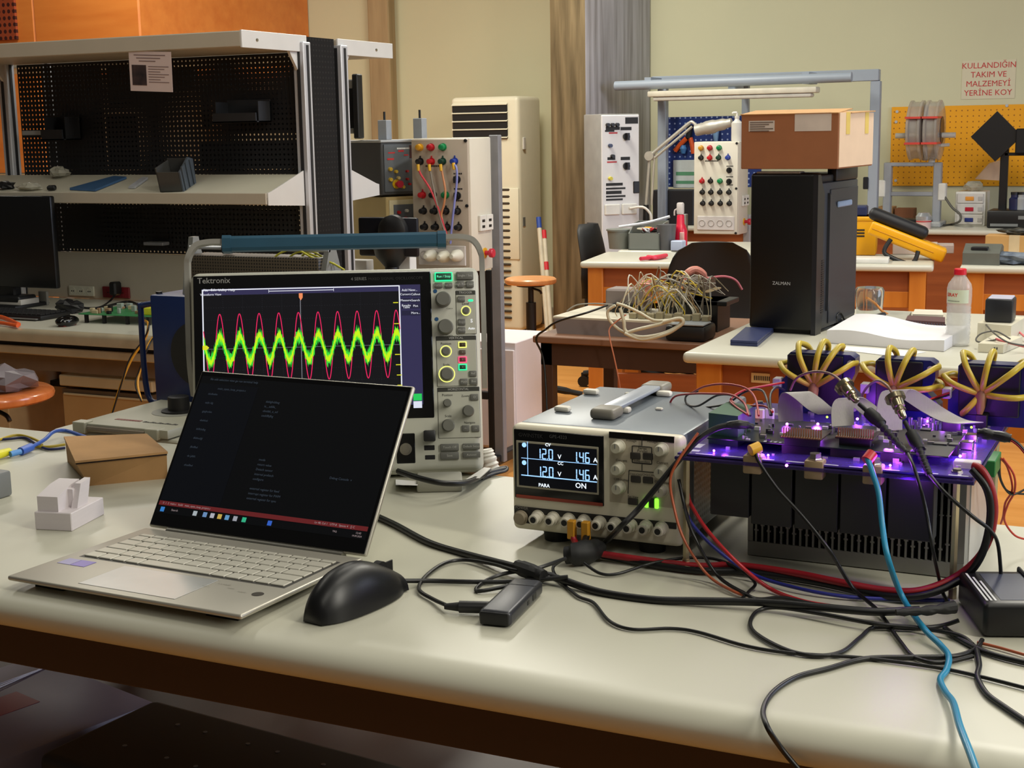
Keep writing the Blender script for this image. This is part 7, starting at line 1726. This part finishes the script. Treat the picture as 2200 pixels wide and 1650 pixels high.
b = B(); b.bb(a.x+.03, c.x-.03, FY2-.03, FY2+.05, zz-.036, zz-.012, .01, 2); b.build('diffuser', mat('frosted_diffuser', (200, 196, 186), .4), lt2)
b = B(); b.bb((a.x+c.x)/2-.02, (a.x+c.x)/2+.02, FY2, FY, zz+.02, zz+.05); loose(b.build('hanger', STB, lt2))
BY = 8.55
a, c = aty(1422, 252, BY), aty(1600, 402, BY)
BPEG = peg_mat('blue_pegboard', (26, 52, 120), .034, .0055, 0, 2, .5, fill=(150, 170, 210))
tbd = thing('blue_tool_board', 'blue pegboard behind the second trainer cabinet, hung with tools', 'pegboard', (a.x, BY, c.z))
B().bb(0, c.x-a.x+.1, 0, .015, 0, a.z-c.z, .001, 1).build('board', BPEG, tbd)
t = thing('pliers', 'large orange handled pliers hanging on the blue tool board', 'pliers')
for l in ([(1450, 324), (1463, 309), (1475, 297)], [(1490, 330), (1487, 312), (1483, 296)]): B().tube([aty(x, y, BY-.02) for x, y in l], .015, 8).build('handle', mat('orange_grip', (226, 92, 30), .45), t)
B().tube([aty(1479, 297, BY-.02), aty(1481, 283, BY-.02), aty(1484, 268, BY-.02)], .02, 8).build('jaw', DARKM, t)
for k, (lbl, px, y0, y1, m) in enumerate((('light blue handled tool hanging on the blue tool board under the pliers', 1468, 312, 330, mat('sky_handle', (70, 130, 190), .4)), ('pale blue bottle shaped tool hanging on the right of the blue tool board', 1538, 262, 305, mat('pale_blue_tool', (120, 160, 200), .4)))):
    p0, p1 = aty(px, y0, BY-.02), aty(px, y1, BY-.02); one(B().stack(p1, p0-p1, [(0, .012), ((p0-p1).length*.6, .022), ((p0-p1).length, .012)], 14), 'hand_tool', m, lbl, 'tool')
a, c = aty(1446, 344, BY-.03), aty(1500, 404, BY-.03)
wn = thing('white_notice', 'white notice board with green lines under the orange pliers', 'notice', (a.x, BY-.03, c.z)); hn, wn_ = a.z-c.z, c.x-a.x+.06
B().bb(0, wn_, 0, .008, 0, hn, .003, 1).build('sheet', mat('notice_white', (206, 214, 210), .5), wn)
b = B(); b.bb(.02, wn_*.8, -.001, 0, hn*.45, hn*.58); b.bb(.02, wn_*.8, -.001, 0, hn*.15, hn*.26); loose(b.build('green_line', mat('green_print', (90, 150, 110), .6), wn))
# articulated lamp
AL_ = mat('lamp_cream_grey', (196, 192, 180), .4, .3)
al_ = thing('articulated_lamp', 'pale articulated work lamp with a long arm in front of the blue tool board', 'lamp')
LYp = 8.2
J = [aty(1388, 440, LYp), aty(1396, 335, LYp), aty(1480, 265, LYp)]
b = B(); b.tube([J[0], J[1]], .009, 8); b.tube([J[0]+Vector((.035, 0, 0)), J[1]+Vector((.03, 0, 0))], .007, 8); b.build('lower_arm', AL_, al_)
b = B(); b.tube([J[1], J[2]], .011, 8); b.tube([J[1]+Vector((.02, 0, -.02)), J[2]+Vector((.02, 0, -.02))], .008, 8); b.build('upper_arm', AL_, al_)
b = B(); b.cyl(J[1]+Vector((0, -.02, 0)), J[1]+Vector((0, .02, 0)), .028, n=18); b.build('joint', AL_, al_)
h0_, h1_ = aty(1495, 280, LYp), aty(1572, 263, LYp)
b = B(); b.tube([h0_, h0_.lerp(h1_, .5), h1_], [.035, .04, .034, .026], 14); b.build('lamp_head', AL_, al_)
b = B(); b.tube([J[2], aty(1487, 262, LYp), h0_+Vector((.01, 0, .02))], .009, 8); b.build('neck', AL_, al_)
b = B(); b.stack((J[0].x, LYp, T2), (0, 0, 1), [(0, .07), (.012, .07), (.014, .02), (max(.03, J[0].z-T2), .016)], 18); b.build('base', BLACK, al_)
# dark equipment heap on the bench behind the crate
for k, (px0, px1, py, y, m, l) in enumerate(((1402, 1490, 408, 8.40, mat('dark_case', (26, 27, 32), .5), 'black equipment case under the blue tool board'), (1380, 1412, 462, 8.15, BLACK, 'black instrument with a red strip behind the grey crate'), (1416, 1488, 470, 8.12, mat('dark_grey_case', (40, 42, 48), .5), 'dark grey case behind the red spray bottle'))):
    a, c = aty(px0, py, y), aty(px1, py, y); t = thing('equipment_case', l, 'case', (a.x, y if y > 8.33 else 8.36+.05*k, T2))
    B().bb(0, c.x-a.x, 0, .13, 0, max(.05, a.z-T2), .006, 1).build('body', m, t)
    if k == 1: B().bb(.01, c.x-a.x-.01, -.002, 0, max(.05, a.z-T2)-.03, max(.05, a.z-T2)-.02).build('red_strip', RED_INK, t)
t2_, P2_, w2_, h2_, d2_, qa, qb = trainer('cream electrical trainer cabinet with an empty socket strip, left of the computer tower', (1490, 305), (1585, 505), 7.72, (1607, 400), TRW, False)
sg2 = thing('rolling_stand', 'grey steel stand carrying the far electrical trainer cabinet', 'stand', (qb.x-.01, 7.72+d2_+.012, 0))
b = B(); b.bb(-.02, .02, 0, .035, .05, qb.z+.1, .003, 1); b.build('post', STEEL, sg2)
b = B(); b.bb(-.40, -.36, 0, .035, .05, qb.z+.1, .003, 1); b.build('post', STEEL, sg2)
b = B()
for x in (-.38, 0): b.bb(x-.02, x+.02, -.25, .25, .0, .05, .003, 1)
b.build('foot_rail', STEEL, sg2)
zt_ = qa.z
p = aty(1583, 300, 7.80)
hb_ = thing('pump_bottle', 'white pump bottle standing on top of the far trainer cabinet', 'bottle', (p.x, 7.80, zt_))
hz_ = aty(1583, 240, 7.80).z-zt_
b = B(); b.stack((0, 0, 0), (0, 0, 1), [(0, .028), (.005, .031), (hz_*.62, .031), (hz_*.72, .014), (hz_*.76, .012), (hz_*.78, .014), (hz_*.86, .014)], 22); b.build('body', mat('bottle_white', (222, 220, 212), .4), hb_)
b = B(); b.cyl((0, 0, hz_*.86), (0, 0, hz_*.97), .005, n=10); b.tube([(0, 0, hz_*.97), (-.02, 0, hz_*.97), (-.026, 0, hz_*.94)], .006, 8); b.build('pump', WHITEP, hb_)
# ------------------------------------------------------------------ right wall: sign, yellow pegboard, spool stand, printer, drawers
a, c = aty(2068, 131, WY), aty(2180, 211, WY)
sgn = thing('wall_sign', 'pale paper sign with four lines of red capital lettering on the back wall', 'sign', (a.x, WY-.003, c.z))
wS, hS = c.x-a.x, a.z-c.z
B().bb(0, wS, 0, .002, 0, hS).build('sheet', mat('sign_paper', (208, 200, 172), .7, var=.01), sgn)
RL = mat('sign_red', (196, 46, 54), .6)
text([(s, hS*.21, (wS*.5, hS*(.86-.235*i), 0)) for i, s in enumerate(('KULLANDIĞIN', 'TAKIM VE', 'MALZEMEYİ', 'YERİNE KOY'))], RL, sgn, 'lettering', tr(0, -.001, 0) @ FRONT, bold=0)
YP = peg_mat('yellow_pegboard', (232, 160, 14), .0335, .0042, 0, 2, .45, fill=(150, 88, 10))
a, c = aty(1916, 232, WY-.02), aty(2290, 396, WY-.02)
ypb = thing('yellow_pegboard', 'yellow pegboard panel on the back wall above the wall bench', 'pegboard', (a.x, WY-.02, c.z-.01))
B().bb(0, c.x-a.x, 0, .012, 0, aty(1916, 230, WY-.02).z-c.z+.01, .001, 1).build('board', YP, ypb)
b = B()
for q in ((1927, 240), (1925, 262), (1924, 388), (2163, 227)): p = aty(*q, WY-.024); b.stack((p.x-a.x, -.001, p.z-c.z+.01), (0, -1, 0), [(0, .010), (.004, .008)], 10)
loose(b.build('fixing', ALU, ypb))
# 3D printer frame with two spools
SPY = 8.62
t = thing('printer_frame', 'grey machine frame with a spool arm, standing in front of the yellow pegboard', '3D printer')
x0, x1 = aty(1908, 380, SPY).x, aty(2015, 380, SPY).x
zt1 = aty(1960, 349, SPY).z; zm = aty(1960, 412, SPY).z
GRF = mat('frame_blue_grey', (160, 164, 170), .4, .2)
for x in (x0, x1): B().bb(x-.022, x+.022, SPY-.03, SPY+.03, T2+.02, zt1, .004, 1).build('upright', GRF, t)
B().bb(x0-.02, x1+.02, SPY-.025, SPY+.025, zt1-.022, zt1, .004, 1).build('crossbeam', GRF, t); B().bb(x0, x1, SPY-.02, SPY+.02, zm-.025, zm, .004, 1).build('crossbeam', GRF, t)
B().bb(x0-.04, x1+.04, SPY-.12, SPY+.12, T2, T2+.03, .006, 1).build('base', mat('base_pale_grey', (176, 178, 176), .4), t)
B().bb(x0+.06, x1-.02, SPY-.14, SPY+.02, T2+.03, T2+.045, .003, 1).build('print_bed', DARKM, t)
for x, z in ((x0-.03, aty(1900, 405, SPY).z), (x1+.03, aty(2030, 412, SPY).z)): B().bb(x-.022, x+.022, SPY-.035, SPY+.03, z-.05, z+.05, .006, 1).build('motor', WHITEP, t)
AR = mat('white_bracket', (206, 202, 192), .4)
b = B(); p0, p1, p2 = aty(2000, 352, SPY), aty(2012, 313, SPY), aty(2040, 311, SPY); b.tube([p0, p1], .02, 6, smooth=False); b.tube([p1, p2], .010, 6, smooth=False); loose(b.build('bracket', AR, t))
sx_ = aty(1988, 290, SPY).x; b = B(); b.tube([aty(1990, 225, SPY), aty(1988, 290, SPY), aty(1988, 345, SPY)], .014, 8, smooth=False); b.cyl((sx_-.17, SPY, aty(1985, 291, SPY).z), (sx_+.17, SPY, aty(1985, 291, SPY).z), .016, n=12); b.build('spool_arm', AR, t)
CLR = mat('clear_spool', (200, 194, 184), .12, .2, var=.04, alpha=.6)
zc = aty(1985, 280, SPY).z; R_ = abs(aty(1985, 215, SPY).z-zc)
for lbl, pxc in (('left of two clear filament spools with red bands on the printer frame', 1971), ('right of two clear filament spools with red bands on the printer frame', 2007)):
    x = aty(pxc, 280, SPY).x; s = thing('filament_spool', lbl, 'spool', (x, SPY, zc))
    b = B(); b.stack((-.055, 0, 0), (1, 0, 0), [(.012, R_*.9), (.018, R_), (.03, R_), (.036, R_*.95), (.076, R_*.95), (.08, R_), (.092, R_), (.098, R_*.9)], 36); b.build('rim', CLR, s)
    b = B(); b.stack((-.046, 0, 0), (1, 0, 0), [(0, R_*.45), (.092, R_*.45)], 24); b.build('hub', mat('dark_hub', (50, 40, 44), .4), s)
    b = B()
    for zz in (R_*.42, -R_*.42): b.bb(-.044, .044, -R_*1.0, R_*.2, zz-.006, zz+.006)
    b.build('red_band', mat('red_band', (206, 70, 60), .4), s)
cable('black_grey_cord', 'grey cord curving down from the printer frame motor to the wall bench', 'cable', [aty(2028, 420, 8.60), aty(2045, 445, 8.56), aty(2062, 460, 8.52), aty(2062, 475, 8.50), on(2045, 482, T2+.006), on(2028, 484, T2+.006)], .007, mat('dark_grey_cable', (84, 82, 76), .5))
# small drawer unit with coloured windows
a, c = aty(2050, 482, 8.66), aty(2118, 412, 8.66)
dr = thing('drawer_unit', 'white three-drawer unit with orange, red and blue oval windows on the wall bench', 'drawer unit', (a.x, 8.66, T2))
wd, hd_ = c.x-a.x, c.z-T2
B().bb(0, wd, .006, .2, 0, hd_, .006, 2).build('carcass', WHITEP, dr)
for k, col in enumerate(((40, 56, 130), (180, 30, 50), (226, 150, 60))):
    z0 = hd_*(.04+.31*k); d_ = B().bb(.01, wd-.01, -.002, .01, z0, z0+hd_*.29, .004, 1).build('drawer', mat('drawer_front', (206, 202, 196), .4), dr)
    B().bb(wd*.34, wd*.62, -.006, .0, z0+hd_*.08, z0+hd_*.20, .018, 4).build('window', mat('window_%d' % col[0], col, .3), d_)
    B().bb(wd*.76, wd*.90, -.005, .0, z0+hd_*.08, z0+hd_*.20, .002, 1).build('tag', mat('pale_tag', (176, 172, 168), .5), d_)
crumple('plastic_bag', 'crumpled clear bag on top of the white three-drawer unit', 'bag', Vector((a.x+wd*.5, 8.74, T2+hd_)), .06, FILM, 71, sq=(1.2, .8, .6))
# black machine with a diamond plate
MY = 8.6
bk = thing('black_machine', 'black printer-like machine with a tall column and a tilted square plate at the right', 'machine')
BKM = mat('machine_black', (15, 15, 18), .4)
pc = aty(2141, 293, MY); hp = abs(aty(2141, 238, MY).z-aty(2141, 346, MY).z)/2*1.0
hpx = (aty(2196, 290, MY).x-aty(2086, 295, MY).x)/2
b = B(); b.prism([(pc.x, pc.z+hp), (pc.x+hpx, pc.z), (pc.x, pc.z-hp), (pc.x-hpx, pc.z)], MY-.02, MY, 'y'); b.build('plate', BKM, bk)
xm = aty(2155, 400, MY).x; b = B(); b.bb(xm-.022, xm+.022, MY, MY+.04, T2, pc.z, .004, 1); b.build('column', BKM, bk)
zb_ = aty(2170, 450, MY).z; b = B(); b.bb(xm-.07, xm+.30, MY-.10, MY+.12, T2, zb_-.0, .01, 2); b.build('base', BKM, bk)
z = aty(2190, 330, MY).z; b = B(); b.bb(xm, xm+.3, MY+.0, MY+.03, z-.012, z+.006, .002, 1); b.bb(xm+.06, xm+.12, MY-.04, MY+.04, z, z+.14, .006, 1); b.build('arm', BKM, bk)
b = B(); b.bb(xm+.10, xm+.3, MY-.102, MY-.10, zb_-.05, zb_-.03); b.bb(xm-.05, xm+.1, MY-.102, MY-.10, zb_-.09, zb_-.075); loose(b.build('grey_trim', GREYP, bk))
for k, (px, py, m, l) in enumerate(((2180, 420, mat('navy_jar', (30, 34, 70), .4), 'dark navy bottle beside the black column on the machine base'), (2195, 425, mat('clear_grey_jar', (170, 172, 172), .2), 'clear grey jar beside the black column on the machine base'))):
    p = aty(px, py, MY); t = thing('small_jar', l, 'jar', (p.x, MY, zb_)); B().stack((0, 0, 0), (0, 0, 1), [(0, .028), (.06, .03), (.07, .02), (.085, .02)], 16).build('body', m, t); B().stack((0, 0, .085), (0, 0, 1), [(0, .022), (.014, .022)], 14).build('lid', BLACK, t)
q = aty(2120, 380, MY+.06); one(B().hull([aty(2095, 385, 8.75), aty(2150, 388, 8.75), aty(2150, 345, 8.75), aty(2125, 352, 8.75)], [aty(2095, 383, 8.80), aty(2150, 386, 8.80), aty(2150, 343, 8.80), aty(2125, 350, 8.80)]), 'clear_pouch', mat('hazy_pouch', (214, 190, 170), .3, alpha=.6), 'hazy clear pouch hanging on the yellow pegboard behind the black column', 'pouch')
# bench clutter near the wall
a, c = aty(1880, 468, 8.80), aty(1962, 446, 8.80); one(B().bb(0, (c.x-a.x)*.42, 0, .14, 0, c.z-T2, .002, 1), 'cardboard_box', CARD, 'low brown cardboard box on the wall bench behind the yellow case', 'box', (a.x, 8.84, T2))
one(B().bb(0, (c.x-a.x)*.5, 0, .12, 0, c.z-T2-.01, .002, 1), 'cardboard_box', mat('red_brown_box', (130, 80, 48), .7), 'dark red-brown box on the wall bench behind the printer frame', 'box', (a.x+(c.x-a.x)*.46, 8.86, T2))
p = aty(1985, 500, 8.42); t = thing('cleaning_tub', 'white tub with a silver round lid and a red line on the wall bench', 'tub', (p.x, 8.40, T2)); hz_ = max(.05, aty(1985, 472, 8.40).z-T2)
B().stack((0, 0, 0), (0, 0, 1), [(0, .04), (hz_, .042)], 20).build('body', mat('pinkish_white', (214, 186, 178), .5), t); B().stack((0, 0, hz_), (0, 0, 1), [(0, .045), (.02, .045), (.04, .03), (.042, .01)], 20).build('lid', mat('silver_lid', (200, 204, 206), .25, .6), t); B().stack((0, 0, hz_-.012), (0, 0, 1), [(0, .0428), (.006, .0428)], 20).build('red_line', RED_INK, t)
